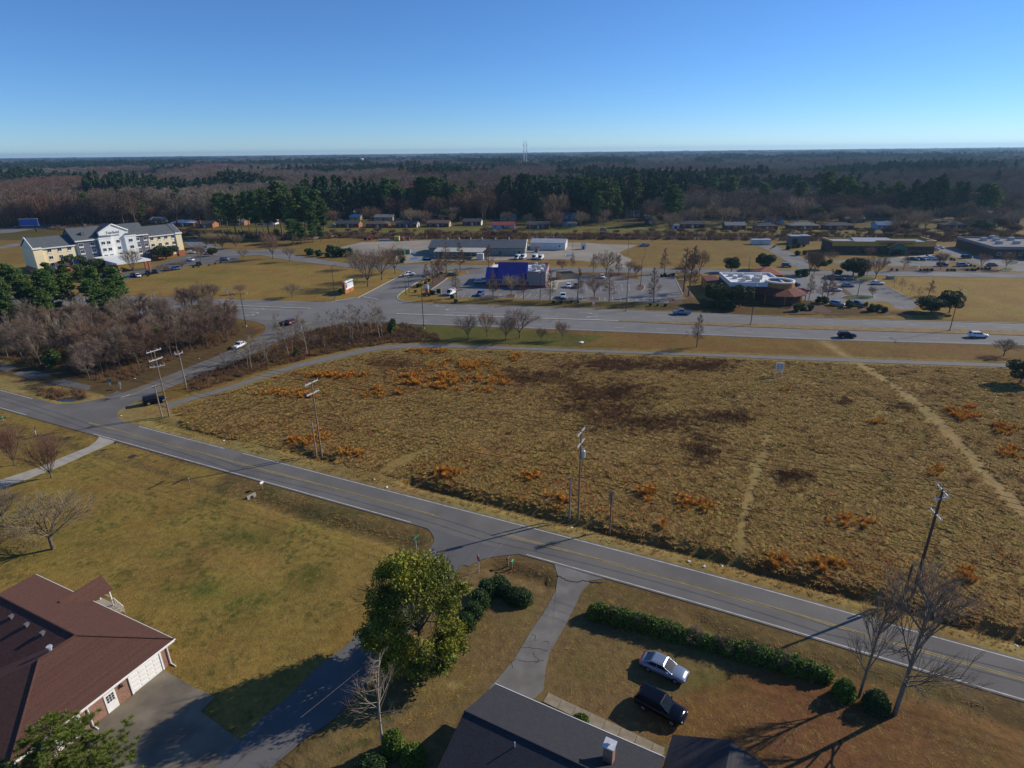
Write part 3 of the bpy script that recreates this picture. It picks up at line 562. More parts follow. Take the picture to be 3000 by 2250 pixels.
island('lot_island', g2('F', [(700, 1495), (860, 1500), (870, 1550), (690, 1545)]), 'mulch', 'kerbed island holding a spreading bare tree')
island('lot_island', g2('E', [(1310, 1450), (1450, 1455), (1430, 1510), (1270, 1505)]), 'mulch', 'kerbed island before the blue restaurant')
island('lot_island', ell('H', 1370, 1410, 260, 36), 'bed_green', 'long green planted island in the terracotta car park')
island('lot_island', ell('H', 1480, 1130, 170, 38), 'bed_green', 'dark green planted island beside the white sedan')
island('lot_island', ell('I', 1900, 880, 110, 26), 'bed_green', 'green island in the clinic car park')
island('lot_island', ell('I', 1800, 990, 115, 26), 'bed_green', 'green island at the clinic entrance')
island('lot_island', ell('I', 410, 945, 80, 18), 'bed_green', 'small round island before the yellow store')
sheet('mulch_strip', g2('D', [(1560, 1500), (1700, 1505), (1880, 1385), (2010, 1270), (2000, 1215), (1900, 1215)]), .03, 'mulch', 'mulch strip along the left of the blue restaurant car park')
sheet('mulch_strip', g2('F', [(580, 1130), (1050, 1165), (1500, 1200), (1430, 1110), (1100, 1095), (600, 1100)]), .03, 'mulch', 'mulch strip behind the blue restaurant car park')
sheet('mulch_strip', g2('F', [(2000, 1590), (1990, 1535), (2212, 1530), (2212, 1650), (2030, 1640)]), .004, 'mulch', 'mulch corner between the two restaurants')
sheet('mulch_strip', g2('G', [(130, 1110), (240, 1150), (440, 1440), (300, 1420)]), .006, 'mulch', 'mulch edge right of the blue restaurant car park')
sheet('mulch_strip', g2('I', [(0, 940), (960, 940), (1300, 905), (1700, 970), (1690, 1015), (0, 1005)]), .006, 'mulch', 'mulch verge along the far side of the frontage road')
sheet('mulch_strip', g2('H', [(350, 1500), (950, 1490), (1450, 1520), (1850, 1600), (1850, 1660), (300, 1660)]), .006, 'mulch', 'mulch bank before the terracotta restaurant')
sheet('lot_divider', g2('H', [(1000, 1220), (1100, 1230), (1290, 1370), (1200, 1375)]), .05, 'mulch', 'mulch divider running through the terracotta car park')
sheet('tan_walk', g2('F', [(0, 1370), (0, 1280), (250, 1190), (540, 1210), (200, 1260), (170, 1375)]), .03, 'concrete', 'tan concrete walk right of the blue restaurant')
sheet('store_walk', g2('H', [(1860, 815), (2074, 790)])+g2('I', [(330, 775), (690, 755), (950, 800), (800, 800), (300, 800), (40, 815)]), .06, 'concrete', 'pale concrete walk before the yellow store')
for k_, q_ in (('K', [(735, 735), (900, 725), (960, 760), (760, 762)]), ('E', [(-60, 870), (40, 860), (60, 900), (-60, 905)]), ('D', [(1390, 970), (1480, 955), (1530, 980), (1420, 998)]), ('D', [(1420, 885), (1490, 880), (1480, 905), (1430, 905)]), ('F', [(300, 810), (400, 805), (425, 830), (310, 838)]), ('D', [(1510, 1020), (1600, 985), (1730, 990), (1700, 1020)])):
    p_ = np.array(g2(k_, q_)); cz = ground_z(*p_.mean(0))
    sheet('puddle', smooth_line(np.vstack([p_, p_[:1]]), .8)[:-1], max(cz+.05, .03) if k_ != 'K' else cz+.12, 'puddle', 'blue sky-reflecting puddle')
# cracks on the old driveway
mb = MB(); rg = random.Random(4)
for a in ([(1450, 680), (1480, 690), (1470, 720), (1500, 715)], [(1530, 735), (1565, 730), (1560, 750)], [(1330, 900), (1325, 860), (1360, 845)], [(1460, 800), (1475, 830), (1505, 845), (1480, 870)], [(1370, 850), (1440, 860), (1535, 850)], [(1390, 770), (1480, 775), (1560, 790)]):
    l = smooth_line(g2('M', a), .25); l = l+np.array([[rg.uniform(-.08, .08), rg.uniform(-.08, .08)] for _ in l]); ribbon_mesh(mb, l, .06, .022)
for a in ([(1400, 960), (1440, 985), (1480, 1000), (1530, 1010), (1560, 995), (1600, 1005), (1690, 1010)], ): l = smooth_line(g2('8', a), .25); l = l+np.array([[rg.uniform(-.1, .1), rg.uniform(-.1, .1)] for _ in l]); ribbon_mesh(mb, l, .14, .034)
tag(mb.build('driveway_cracks', 'crack'), 'dark branching cracks in the old driveway', kind='structure')
# ------------------------------------------------------------------ railway behind the yard
RAIL = smooth_line(g2('C', [(1700, 830), (2212, 780)])+g2('D', [(1000, 640)])+g2('E', [(400, 520), (1300, 525)])+g2('F', [(600, 530)])+g2('G', [(300, 505), (1400, 512)])+g2('H', [(700, 520)])+[(330, 330)], 8)
RAIL = np.vstack([[(-330, RAIL[0, 1]+75)], RAIL])
mat('ballast', (.20, .165, .135), .95, .25, .4, .5, 6); mat('rail_steel', (.30, .25, .22), .5, .2, 1, metal=.6)
mb = MB(); a = offset(RAIL, 2.6); b = offset(RAIL, 1.5); c = offset(RAIL, -1.5); d = offset(RAIL, -2.6)
mb.loft([[(*d[i], -.05), (*c[i], .55), (*b[i], .55), (*a[i], -.05)] for i in range(len(RAIL))])
rw = tag(mb.build('railway', 'ballast'), 'railway embankment behind the gravel yard', kind='structure')
for s_ in (-.72, .72):
    l = offset(RAIL, s_); q = MB(); q.loft([[(l[i][0], l[i][1]-.05, .5), (l[i][0], l[i][1]-.05, .78), (l[i][0], l[i][1]+.05, .78), (l[i][0], l[i][1]+.05, .5)] for i in range(len(l))]); q.build('rail', 'rail_steel', rw)
# ------------------------------------------------------------------ buildings
def frame(p0, p1):
    p0 = np.array(p0[:2]); p1 = np.array(p1[:2]); d = p1-p0; return (float(p0[0]), float(p0[1]), 0), math.atan2(d[1], d[0]), float(np.linalg.norm(d))
def gable(mb, x0, x1, y0, y1, e, r, m=0, over=.4, th=.14, axis='x'):
    """gable roof slab pair"""
    if axis == 'x':
        ym = (y0+y1)/2; k = (r-e)/(ym-y0)
        for ya, yb in ((y0-over, ym), (y1+over, ym)):
            za = e-over*k; P = [(x0-over, ya, za), (x1+over, ya, za), (x1+over, yb, r), (x0-over, yb, r)]
            if ya > yb: P = P[::-1]
            mb.add([(a, b, c+th) for a, b, c in P]+P, [(0, 1, 2, 3), (7, 6, 5, 4), (0, 4, 5, 1), (1, 5, 6, 2), (2, 6, 7, 3), (3, 7, 4, 0)], m)
    else:
        xm = (x0+x1)/2; k = (r-e)/(xm-x0)
        for xa, xb in ((x0-over, xm), (x1+over, xm)):
            za = e-over*k; P = [(xa, y1+over, za), (xa, y0-over, za), (xb, y0-over, r), (xb, y1+over, r)]
            if xa > xb: P = P[::-1]
            mb.add([(a, b, c+th) for a, b, c in P]+P, [(0, 1, 2, 3), (7, 6, 5, 4), (0, 4, 5, 1), (1, 5, 6, 2), (2, 6, 7, 3), (3, 7, 4, 0)], m)
    return mb
def hip(mb, x0, x1, y0, y1, e, r, m=0, over=.4):
    x0 -= over; x1 += over; y0 -= over; y1 += over; h = min((y1-y0)/2, (x1-x0)/2); ym = (y0+y1)/2; xm = (x0+x1)/2
    if x1-x0 >= y1-y0: A, B = (x0+h, ym, r), (x1-h, ym, r)
    else: A, B = (xm, y0+h, r), (xm, y1-h, r)
    c = [(x0, y0, e), (x1, y0, e), (x1, y1, e), (x0, y1, e)]
    if x1-x0 >= y1-y0: mb.poly([c[0], c[1], B, A], m); mb.poly([c[1], c[2], B], m); mb.poly([c[2], c[3], A, B], m); mb.poly([c[3], c[0], A], m)
    else: mb.poly([c[0], c[1], A], m); mb.poly([c[1], c[2], B, A], m); mb.poly([c[2], c[3], B], m); mb.poly([c[3], c[0], A, B], m)
    mb.poly(c[::-1], m); return mb
def gable_wall(mb, x0, x1, y0, y1, e, r, m=0, axis='x'):
    mb.b2(x0, x1, y0, y1, -.1, e, m)
    if axis == 'x':
        for x in (x0, x1): mb.poly([(x, y0, e), (x, y1, e), (x, (y0+y1)/2, r-.05)] if x == x1 else [(x, y1, e), (x, y0, e), (x, (y0+y1)/2, r-.05)], m)
    else:
        for y in (y0, y1): mb.poly([(x1, y, e), (x0, y, e), ((x0+x1)/2, y, r-.05)] if y == y1 else [(x0, y, e), (x1, y, e), ((x0+x1)/2, y, r-.05)], m)
    return mb
_wm = {}
def window(parent, x, y, z, w, h, face='-y', frame_m='white_trim', pane_m='glass_dark', mull=1, spandrel=None):
    """window part with frame, and pane (and panel) sub-parts; shared meshes"""
    key = (w, h, frame_m, pane_m, mull, spandrel)
    if key not in _wm:
        f = MB(); t = .09
        f.b2(-w/2-t, w/2+t, -.07, 0, h/2, h/2+t); f.b2(-w/2-t, w/2+t, -.09, 0, -h/2-t, -h/2); f.b2(-w/2-t, -w/2, -.07, 0, -h/2, h/2); f.b2(w/2, w/2+t, -.07, 0, -h/2, h/2)
        for i in range(mull): f.b2(-w/2+w*(i+1)/(mull+1)-.03, -w/2+w*(i+1)/(mull+1)+.03, -.05, 0, -h/2, h/2)
        p = MB().b2(-w/2, w/2, -.025, -.005, -h/2, h/2); q = MB().b2(-w/2-t, w/2+t, -.12, 0, -h/2-.62, -h/2-.12) if spandrel else None
        _wm[key] = (f.mesh('window', frame_m), p.mesh('pane', pane_m), q.mesh('vent_panel', spandrel) if q else None)
    a, b, c = _wm[key]; rz = {'-y': 0, '+x': math.pi/2, '+y': math.pi, '-x': -math.pi/2}[face]
    o = obj('window', a, parent, (x, y, z), rz); obj('pane', b, o)
    if c: obj('vent_panel', c, o)
    return o
def text(body, size, parent, loc, rz, m, name='lettering', ext=.04, rx=90):
    cu = bpy.data.curves.new('lettering', 'FONT'); cu.body = body; cu.size = size; cu.extrude = ext; cu.align_x = 'CENTER'; cu.align_y = 'CENTER'
    t = bpy.data.objects.new('tmp', cu); C.objects.link(t); dg = bpy.context.evaluated_depsgraph_get(); me = bpy.data.meshes.new_from_object(t.evaluated_get(dg)); bpy.data.objects.remove(t)
    me.materials.clear(); me.materials.append(M[m]); o = obj(name, me, parent, loc); o.rotation_euler = (R(rx), 0, rz); return o
# ---- hotel
loc, rz, L = frame((-210.4, 267.5), (-170.9, 316.8))
ho = thing('hotel', 'four-storey hotel in cream, slate grey and white with charcoal gabled roofs', 'hotel', loc, rz); D = 16.0
def part(name, fn, m, parent, smooth=False):
    mb = MB(); fn(mb); return mb.build(name, m, parent, smooth)
part('cream_wing', lambda b: (gable_wall(b, 0, 16.2, 0, D, 10.9, 14.7), b.b2(-.3, 3.2, -.5, D+.5, -.1, 10.95)), 'cream_wall', ho)
part('cream_wing', lambda b: (gable_wall(b, 47.4, L, 0, D, 11.3, 15.2), b.b2(L-2.6, L+.3, -.5, D+.5, -.1, 11.4)), 'cream_wall', ho)
for q_ in ((-.4, 3.3, -.6, D+.6, -.1, 2.3), (L-2.7, L+.4, -.6, D+.6, -.1, 2.9), (3.4, 16, -.06, .3, -.1, 1.2), (47.6, L-2.8, -.06, .3, -.1, 1.2)): part('brick_base', lambda b: b.b2(*q_), 'brick_plain', ho)
part('grey_block', lambda b: (b.b2(16.2, 47.4, -.4, D+.4, -.1, 12.5), b.poly([(16.2, D+.4, 12.5), (16.2, -.4, 12.5), (16.2, D/2, 17.4)]), b.poly([(47.4, -.4, 12.5), (47.4, D+.4, 12.5), (47.4, D/2, 17.4)])), 'hotel_grey', ho)
part('white_bay', lambda b: (b.b2(25.3, 30.6, -2.2, 0, -.1, 13.0), b.b2(36.4, 41.4, -2.2, 0, -.1, 13.0), b.b2(25.2, 30.7, -2.35, 0, 12.5, 13.15), b.b2(36.3, 41.5, -2.35, 0, 12.5, 13.15)), 'hotel_white', ho)
part('white_gable', lambda b: b.add([(x, y, z) for y in (-1.2, .5) for x, z in ((26.2, -.1), (38.7, -.1), (38.7, 15.3), (32.3, 18.5), (26.2, 15.3))], [(0, 1, 2, 3, 4), (9, 8, 7, 6, 5), (0, 5, 6, 1), (1, 6, 7, 2), (2, 7, 8, 3), (3, 8, 9, 4), (4, 9, 5, 0)]), 'hotel_white', ho)
part('gable_trim', lambda b: b.path([(26.0, -1.45, 15.3), (32.3, -1.45, 18.7), (38.9, -1.45, 15.3)], .3, 4), 'white_trim', ho)
for x in (-.4, L+.4): part('gable_trim', lambda b: b.path([(x, -.8, 11.0), (x, D/2, 15.4), (x, D+.8, 11.0)], .34, 4), 'white_trim', ho)
for q_ in ((-.6, 3.0, -1.0, -.5, 10.7, 11.4), (L-2.8, L+.6, -1.0, -.5, 11.1, 11.8), (3.02, 16, -.75, -.35, 10.55, 10.95), (47.6, L-2.82, -.75, -.35, 10.95, 11.35), (16.02, 25.2, -1.1, -.7, 12.15, 12.6), (41.5, 47.58, -1.1, -.7, 12.15, 12.6)): part('eave_trim', lambda b: b.b2(*q_), 'white_trim', ho)
def _rf(b):
    gable(b, 2.8, 16.1, 0, D, 10.95, 14.85, 0, .5); gable(b, 47.5, L-2.2, 0, D, 11.35, 15.35, 0, .5); gable(b, 16.3, 47.3, -.4, D+.4, 12.6, 17.5, 0, .35)
    gable(b, -.2, 2.9, -.3, D+.3, 10.9, 15.0, 0, .1); gable(b, L-2.3, L+.2, -.3, D+.3, 11.3, 15.6, 0, .1)
    gable(b, 26.4, 38.5, -1.0, D/2, 15.35, 18.55, 0, .15, axis='y'); hip(b, 25.3, 30.6, -2.2, 3, 13.15, 15.0, 0, .2); hip(b, 36.4, 41.4, -2.2, 3, 13.15, 15.0, 0, .2)
    b.b2(20.2, 21.6, 2.2, 3.6, 13.2, 16.0); b.b2(23.8, 24.8, 7.5, 8.5, 17, 19)
part('roof', _rf, 'hotel_roof', ho)
for z in (9.6, 6.5, 3.5):
    for x in (5.8, 9.7, 13.5): window(ho, x, -.001, z, 1.5, 1.25, spandrel='white_trim')
    for x in (49.2, 52.6, 55.9, 59.3): window(ho, x, -.001, z+.35, 1.5, 1.25, spandrel='white_trim')
for z in (10.6, 7.5, 4.5):
    for x in (18.3, 23.0): window(ho, x, -.401, z, 1.7, 1.3, spandrel='white_trim')
    for x in (42.6, 46.0): window(ho, x, -.401, z, 1.5, 1.3, spandrel='white_trim')
    window(ho, 38.8, -2.201, z, 1.7, 1.3, spandrel='white_trim')
for z in (10.6, 7.5, 4.5):
    for x in (26.9, 29.2): window(ho, x, -2.201, z, 1.5, 1.3, spandrel='white_trim')
    window(ho, 33.6, -1.201, z, 1.5, 1.3, spandrel='white_trim')
def loc2(p): v = np.array([p[0]-loc[0], p[1]-loc[1]]); c, s = math.cos(rz), math.sin(rz); return v[0]*c+v[1]*s, -v[0]*s+v[1]*c
ca_, cb_, cc_ = loc2(g('B', 110, 925, 4.3)), loc2(g('B', 390, 945, 4.3)), loc2(g('B', 750, 885, 4.3))
cx0, cx1, cy0 = ca_[0]-.5, cc_[0], min(cb_[1], cc_[1])
ent = part('entrance_canopy', lambda b: (b.b2(cx0, cx1, cy0, -2.3, 4.0, 4.7),), 'hotel_white', ho)
for x in (cx0+.8, cx1-.8):
    for y in (cy0+.8, cy0+5): part('canopy_pier', lambda b: b.b2(x-.45, x+.45, y-.45, y+.45, -.1, 4.0), 'brick_plain', ho)
text('Fairfield', 1.75, ho, (32.2, -1.26, 14.9), 0, 'hotel_grey'); text('INN & SUITES', .85, ho, (32.2, -1.26, 13.5), 0, 'hotel_grey')
part('door', lambda b: b.b2(33, 36, -1.3, -1.1, 0, 2.6), 'glass_dark', ho)
# ---- blue roofed restaurant
loc, rz, L = frame((-9.4, 229.9), (13.3, 227.0))
re = thing('blue_roof_restaurant', 'flat roofed restaurant with a steep royal blue roof on its left half', 'restaurant', loc, rz); D = 20.0
part('wall', lambda b: b.prism([(0, 0), (15.6, 0), (15.6, 6.3), (0, 6.3)], -.1, 3.25), 'stucco_tan', re); part('wall', lambda b: b.prism([(15.62, 0), (L, 0), (L, D), (0, D), (0, 6.32), (15.62, 6.32)], -.1, 5.3), 'stucco_tan', re)
for q_ in ((0, .35, 6.4, D, 5.3, 6.0), (L-.35, L, 0, D, 5.3, 6.0), (15.7, L-.37, 0, .35, 5.3, 6.0), (.37, L-.37, D-.35, D, 5.3, 6.0)): part('parapet', lambda b: b.b2(*q_), 'stucco_tan', re)
part('base_band', lambda b: b.b2(-.06, L+.06, -.06, D+.06, -.1, .9), 'red_trim', re)
for q_ in ((15.65, L+.1, -.1, .45, 6.0, 6.12), (L-.45, L+.1, .46, D+.1, 6.0, 6.12), (-.1, L-.46, D-.45, D+.1, 6.0, 6.12)): part('coping', lambda b: b.b2(*q_), 'red_trim', re)
part('roof_membrane', lambda b: b.prism([(15.8, .37), (L-.37, .37), (L-.37, D-.37), (.37, D-.37), (.37, 6.5), (15.8, 6.5)], 5.25, 5.36), 'membrane', re)
def _br(b):
    def sl(x0, x1, z0, z1, y0, y1):
        b.add([(x0, y0, z0), (x1, y0, z0), (x1, y1, z1), (x0, y1, z1), (x0, y1, z0), (x1, y1, z0)], [(0, 1, 2, 3), (0, 3, 4), (1, 5, 2), (3, 2, 5, 4), (0, 4, 5, 1)])
    sl(3.9, 15.6, 3.3, 8.6, -.7, 6.2); sl(-.5, 3.88, 3.3, 6.9, -.7, 4.2)
br_ = part('blue_roof', _br, 'blue_roof', re)
seam = MB().tube((0, 0, 0), (0, 6.9, 5.3), .035, .035, 4).mesh('seam', 'blue_roof')
for i in range(19): obj('seam', seam, br_, (4.2+.6*i, -.7, 3.34))
for x, y, w, d, h in ((17.3, 12, 1.6, 1.6, 1.3), (19.3, 9, 2.2, 2.0, 1.6), (20.6, 14, 1.8, 1.6, 1.2), (18.2, 6, 1.4, 1.4, 1.1), (17.8, 16.5, 1.2, 1.2, 1.4), (21, 5.2, 1.1, 1.1, .9)):
    part('rooftop_unit', lambda b: (b.b2(x-w/2, x+w/2, y-d/2, y+d/2, 5.3, 5.3+h), b.tube((x, y, 5.3+h), (x, y, 5.45+h), w*.3, w*.3, 10)), 'hvac_grey', re)
for x in (2.2, 5.0, 7.8, 10.6, 13.4): window(re, x, -.001, 1.95, 1.9, 1.6, pane_m='glass_dark', mull=2)
part('door', lambda b: b.b2(15.2, 16.3, -.08, .02, 0, 2.2), 'glass_dark', re)
for y in (4, 8, 12): window(re, L+.001, y, 2.2, 1.6, 1.5, '+x')
# fenced bin store behind it
bp_ = g('F', 240, 1215); be = g('F', 480, 1195); l2, r2, L2 = frame(bp_, be)
sh = thing('bin_store', 'brown board fence bin enclosure with small pale roof behind the blue restaurant', 'enclosure', l2, r2)
bd = MB().b2(0, .22, -.03, .03, 0, 2.3).mesh('board', 'siding_tan')
for i in range(int(L2/.25)): obj('board', bd, sh, (.25*i, 0, 0))
part('side_wall', lambda b: (b.b2(-.1, .1, .1, 5, 0, 2.3), b.b2(L2-.1, L2+.1, .1, 5, 0, 2.3), b.b2(.1, L2-.1, 4.9, 5.1, 0, 2.3)), 'siding_tan', sh)
part('roof', lambda b: b.box((L2*.45, 3.6, 2.9), (L2*.8, 3.4, .18)), 'roof_grey', sh)
# ---- terracotta restaurant with round parapet
loc, rz, L = frame((75.6, 203.5), (93.4, 201.6))
tr = thing('terracotta_restaurant', 'ochre restaurant with white flat roof, round parapet drum and terracotta skirt roofs', 'restaurant', loc, rz); D = 18.0
part('wall', lambda b: b.b2(0, L, 0, D, -.1, 5.6), 'dark_brown_wall', tr)
part('parapet', lambda b: (b.b2(-.15, L+.1, -.15, .3, 4.9, 6.4), b.b2(-.15, .3, .3, D+.1, 4.9, 6.4), b.b2(.3, L+.1, D-.3, D+.1, 4.9, 6.4), b.b2(L-.3, L+.1, .3, D-.3, 4.9, 6.4)), 'membrane', tr)
part('roof_membrane', lambda b: b.b2(.3, L-.3, .3, D-.3, 5.55, 5.7), 'membrane', tr)
cxr, cyr, rr = 16.6, 1.6, 4.7
def ring(b, r0, r1, z0, z1, n=28):
    for i in range(n):
        a, c = 2*math.pi*i/n, 2*math.pi*(i+1)/n
        q = [[(cxr+r*math.cos(t), cyr+r*math.sin(t)) for t in (a, c)] for r in (r0, r1)]
        b.poly([(*q[1][0], z0), (*q[1][1], z0), (*q[1][1], z1), (*q[1][0], z1)]); b.poly([(*q[0][1], z0), (*q[0][0], z0), (*q[0][0], z1), (*q[0][1], z1)]); b.poly([(*q[1][0], z1), (*q[1][1], z1), (*q[0][1], z1), (*q[0][0], z1)])
part('round_drum', lambda b: ring(b, rr-.4, rr, 3.0, 6.5), 'ochre_wall', tr, True)
part('drum_cap', lambda b: (ring(b, rr-.5, rr+.15, 6.5, 7.0)), 'white_trim', tr)
part('drum_roof', lambda b: b.tube((cxr, cyr, 5.75), (cxr, cyr, 5.9), rr-.42, rr-.42, 28), 'metal_roof_grey', tr)
def skirt(b, n=8, a0=-1.25, a1=.42, r0=5.0, r1=9.2, z0=4.9, z1=3.1):
    an = [math.pi*(a0+(a1-a0)*i/n) for i in range(n+1)]
    for t, u in zip(an[:-1], an[1:]):
        b.poly([(cxr+r1*math.cos(t), cyr+r1*math.sin(t), z1), (cxr+r1*math.cos(u), cyr+r1*math.sin(u), z1), (cxr+r0*math.cos(u), cyr+r0*math.sin(u), z0), (cxr+r0*math.cos(t), cyr+r0*math.sin(t), z0)])
        b.poly([(cxr+r1*math.cos(u), cyr+r1*math.sin(u), z1-.15), (cxr+r1*math.cos(t), cyr+r1*math.sin(t), z1-.15), (cxr+r0*math.cos(t), cyr+r0*math.sin(t), z0-.15), (cxr+r0*math.cos(u), cyr+r0*math.sin(u), z0-.15)])
        b.poly([(cxr+r1*math.cos(t), cyr+r1*math.sin(t), z1-.15), (cxr+r1*math.cos(u), cyr+r1*math.sin(u), z1-.15), (cxr+r1*math.cos(u), cyr+r1*math.sin(u), z1), (cxr+r1*math.cos(t), cyr+r1*math.sin(t), z1)])
part('skirt_roof', skirt, 'terracotta', tr)
part('porch_wall', lambda b: b.prism([(cxr+7.6*math.cos(math.pi*(-1.25+1.67*i/8)), cyr+7.6*math.sin(math.pi*(-1.25+1.67*i/8))) for i in range(9)]+[(cxr, cyr+3)], -.1, 3.2), 'dark_brown_wall', tr)
for i in range(8):
    t = math.pi*(-1.2+1.6*i/7); part('porch_post', lambda b: b.tube((cxr+8.8*math.cos(t), cyr+8.8*math.sin(t), -.05), (cxr+8.8*math.cos(t), cyr+8.8*math.sin(t), 3.1), .14, .14, 8), 'ochre_wall', tr)
hb = loc2 if False else None
def tl_(p): v = np.array([p[0]-tr.location[0], p[1]-tr.location[1]]); c, s = math.cos(rz), math.sin(rz); return v[0]*c+v[1]*s, -v[0]*s+v[1]*c
hx, hy = tl_(g('G', 1570, 1050, 5.0))
part('tower_block', lambda b: b.b2(hx-4.4, hx+4.6, hy-1, hy+7, -.1, 4.9), 'brick_red', tr)
part('hip_roof', lambda b: hip(b, hx-4.4, hx+4.6, hy-1, hy+7, 4.9, 7.2, 0, .6), 'terracotta_light', tr)
rx_, ry_ = tl_(g('G', 690, 1120, 3.5))
part('red_shed', lambda b: b.b2(rx_-2.4, rx_+2.6, ry_-6, ry_+5.6, -.1, 3.3), 'ochre_wall', tr)
part('shed_roof', lambda b: b.box((rx_+.1, ry_-.2, 3.42), (5.4, 12.2, .2)), 'terracotta', tr)
for x, y, w in ((3, 14, 1.6), (6.5, 13, 1.9), (3.5, 9.5, 1.4), (7.2, 8.4, 2.0), (11.5, 9.5, 2.4), (9.5, 4.8, 2.2), (5.4, 5.2, 1.4), (13.5, 14.5, 1.5)):
    part('rooftop_unit', lambda b: (b.b2(x-w/2, x+w/2, y-w/2, y+w/2, 5.65, 5.65+w*.65), b.tube((x, y, 5.65+w*.65), (x, y, 5.8+w*.65), w*.33, w*.33, 10)), 'hvac_grey', tr)
for x in (1.6, 4.4, 7.2): window(tr, x, -.001, 1.9, 1.6, 1.5)
# ---- dark warehouse, its open carport and the white metal building
loc, rz, L = frame((-41.5, 307.5), (7.2, 303.2))
wh = thing('warehouse', 'long dark roofed metal warehouse in the gravel yard', 'warehouse', loc, rz)
part('wall', lambda b: gable_wall(b, 0, L, 0, 21, 3.7, 6.3), 'siding_green', wh); part('roof', lambda b: gable(b, 0, L, 0, 21, 3.8, 6.4, 0, .4), 'metal_roof_dark', wh)
part('end_trim', lambda b: (b.tube((L+.45, -.4, 3.7), (L+.45, 10.5, 6.5), .18, .18, 4), b.tube((L+.45, 21.4, 3.7), (L+.45, 10.5, 6.5), .18, .18, 4)), 'white_trim', wh)
for x in (30, 33.5, 40, 43.5): window(wh, x, -.001, 2.0, 1.2, 1.0)
for x in (36.5, 46): part('door', lambda b: b.b2(x-.5, x+.5, -.06, .02, 0, 2.1), 'shade_dark', wh)
for x in (8, 14, 20, 26, 33, 40): part('roof_vent', lambda b: (b.tube((x, 10.5, 6.4), (x, 10.5, 7.2), .25, .25, 8), b.tube((x, 10.5, 7.2), (x, 10.5, 7.4), .4, .4, 8)), 'galv', wh)
cp = [g('E', 105, 757, 3.3), g('E', 890, 768, 3.3), g('E', 970, 697, 4.0), g('E', 172, 692, 4.0)]
co = thing('carport', 'open carport with pale sloping metal roof before the dark warehouse', 'carport', (cp[0][0], cp[0][1], 0), 0)
q = [p-np.array([cp[0][0], cp[0][1], 0]) for p in cp]
MB().add([tuple(p) for p in q]+[(p[0], p[1], p[2]-.2) for p in q], [(0, 1, 2, 3), (7, 6, 5, 4), (0, 4, 5, 1), (1, 5, 6, 2), (2, 6, 7, 3), (3, 7, 4, 0)]).build('roof', 'metal_roof_pale', co)
for i in range(6):
    for a_, b_ in ((q[0], q[1]), (q[3], q[2])):
        p = a_+(b_-a_)*(i+.15)/5.3; MB().tube((p[0], p[1], -.05), (p[0], p[1], p[2]-.15), .1, .1, 6).build('post', 'galv', co)
loc, rz, L = frame((10.6, 322.6), (28.8, 319.4))
wb = thing('white_metal_building', 'white metal building with pale ribbed roof beside the dark warehouse', 'building', loc, rz)
part('wall', lambda b: gable_wall(b, 0, L, 0, 14, 3.6, 4.8), 'white_metal', wb); part('roof', lambda b: gable(b, 0, L, 0, 14, 3.65, 4.9, 0, .3), 'metal_roof_grey', wb)
window(wb, L-3, -.001, 2.1, 1.0, .9); part('flue', lambda b: (b.tube((12, 4, 4.2), (12, 4, 6.2), .12, .12, 6), b.tube((12, 4, 6.2), (12, 4, 6.4), .22, .22, 6)), 'galv', wb)
for k_, x0, x1, y, nm, lb, w_, r_, h_ in (('F', 565, 640, 725, 'shed', 'small white utility shed standing alone on the gravel', 'white_metal', 'metal_roof_grey', 2.6), ('E', 1735, 1812, 772, 'shed', 'small brown gabled shed before the white metal building', 'siding_blue', 'roof_red', 2.2), ('G', 105, 205, 370, 'shed', 'pale blue garden shed by the railway brush', 'siding_blue', 'roof_grey', 2.4)):
    l2, r2, L2 = frame(g(k_, x0, y), g(k_, x1, y)); s_ = thing(nm, lb, 'shed', l2, r2)
    part('wall', lambda b: gable_wall(b, 0, L2, 0, L2*.9, h_, h_+.6), w_, s_); part('roof', lambda b: gable(b, 0, L2, 0, L2*.9, h_+.04, h_+.66, 0, .2, .08), r_, s_); part('door', lambda b: b.b2(L2*.35, L2*.65, -.05, .02, 0, 1.9), 'shade_dark', s_)
# ---- long yellow store
loc, rz, L = frame((159.3, 300.0), (206.6, 294.2))
st = thing('yellow_store', 'long mustard coloured store with stepped parapet and green gabled porch', 'store', loc, rz); D = 14.0
part('wall', lambda b: b.b2(0, L, 0, D, -.1, 5.2), 'dark_brown_wall', st)
def _par(b):
    for x0, x1, z in ((0, 10, 6.0), (10, 20, 5.8), (20, 38, 6.4), (38, 43, 5.9), (43, L, 6.3)): b.b2(x0, x1-.02, -.35, .3, 3.7, z)
    b.b2(0, .35, .3, D, 5.2, 6.0); b.b2(L-.35, L, .3, D, 5.2, 6.3); b.b2(.35, L-.35, D-.3, D, 5.2, 5.9)
part('parapet', _par, 'mustard_wall', st)
def _cop(b):
    for x0, x1, z in ((-.1, 10, 6.0), (10, 20, 5.8), (20, 38, 6.4), (38, 43, 5.9), (43, L+.1, 6.3)): b.b2(x0, x1-.02, -.5, .45, z, z+.22)
    b.b2(-.15, .45, .45, D+.1, 6.0, 6.2); b.b2(L-.45, L+.15, .45, D+.1, 6.3, 6.5)
mat('pink_coping', (.52, .33, .25), .8, .1, 1); part('coping', _cop, 'pink_coping', st)
part('roof_deck', lambda b: b.b2(.35, L-.35, .3, D-.3, 5.2, 5.35), 'metal_roof_grey', st)
part('raised_deck', lambda b: b.add([(12, 4, 5.35), (32, 4, 5.35), (30, 12, 6.3), (13, 12, 6.3), (30, 12, 5.35), (13, 12, 5.35)], [(0, 1, 2, 3), (1, 4, 2), (0, 3, 5), (3, 2, 4, 5)]), 'metal_roof_grey', st)
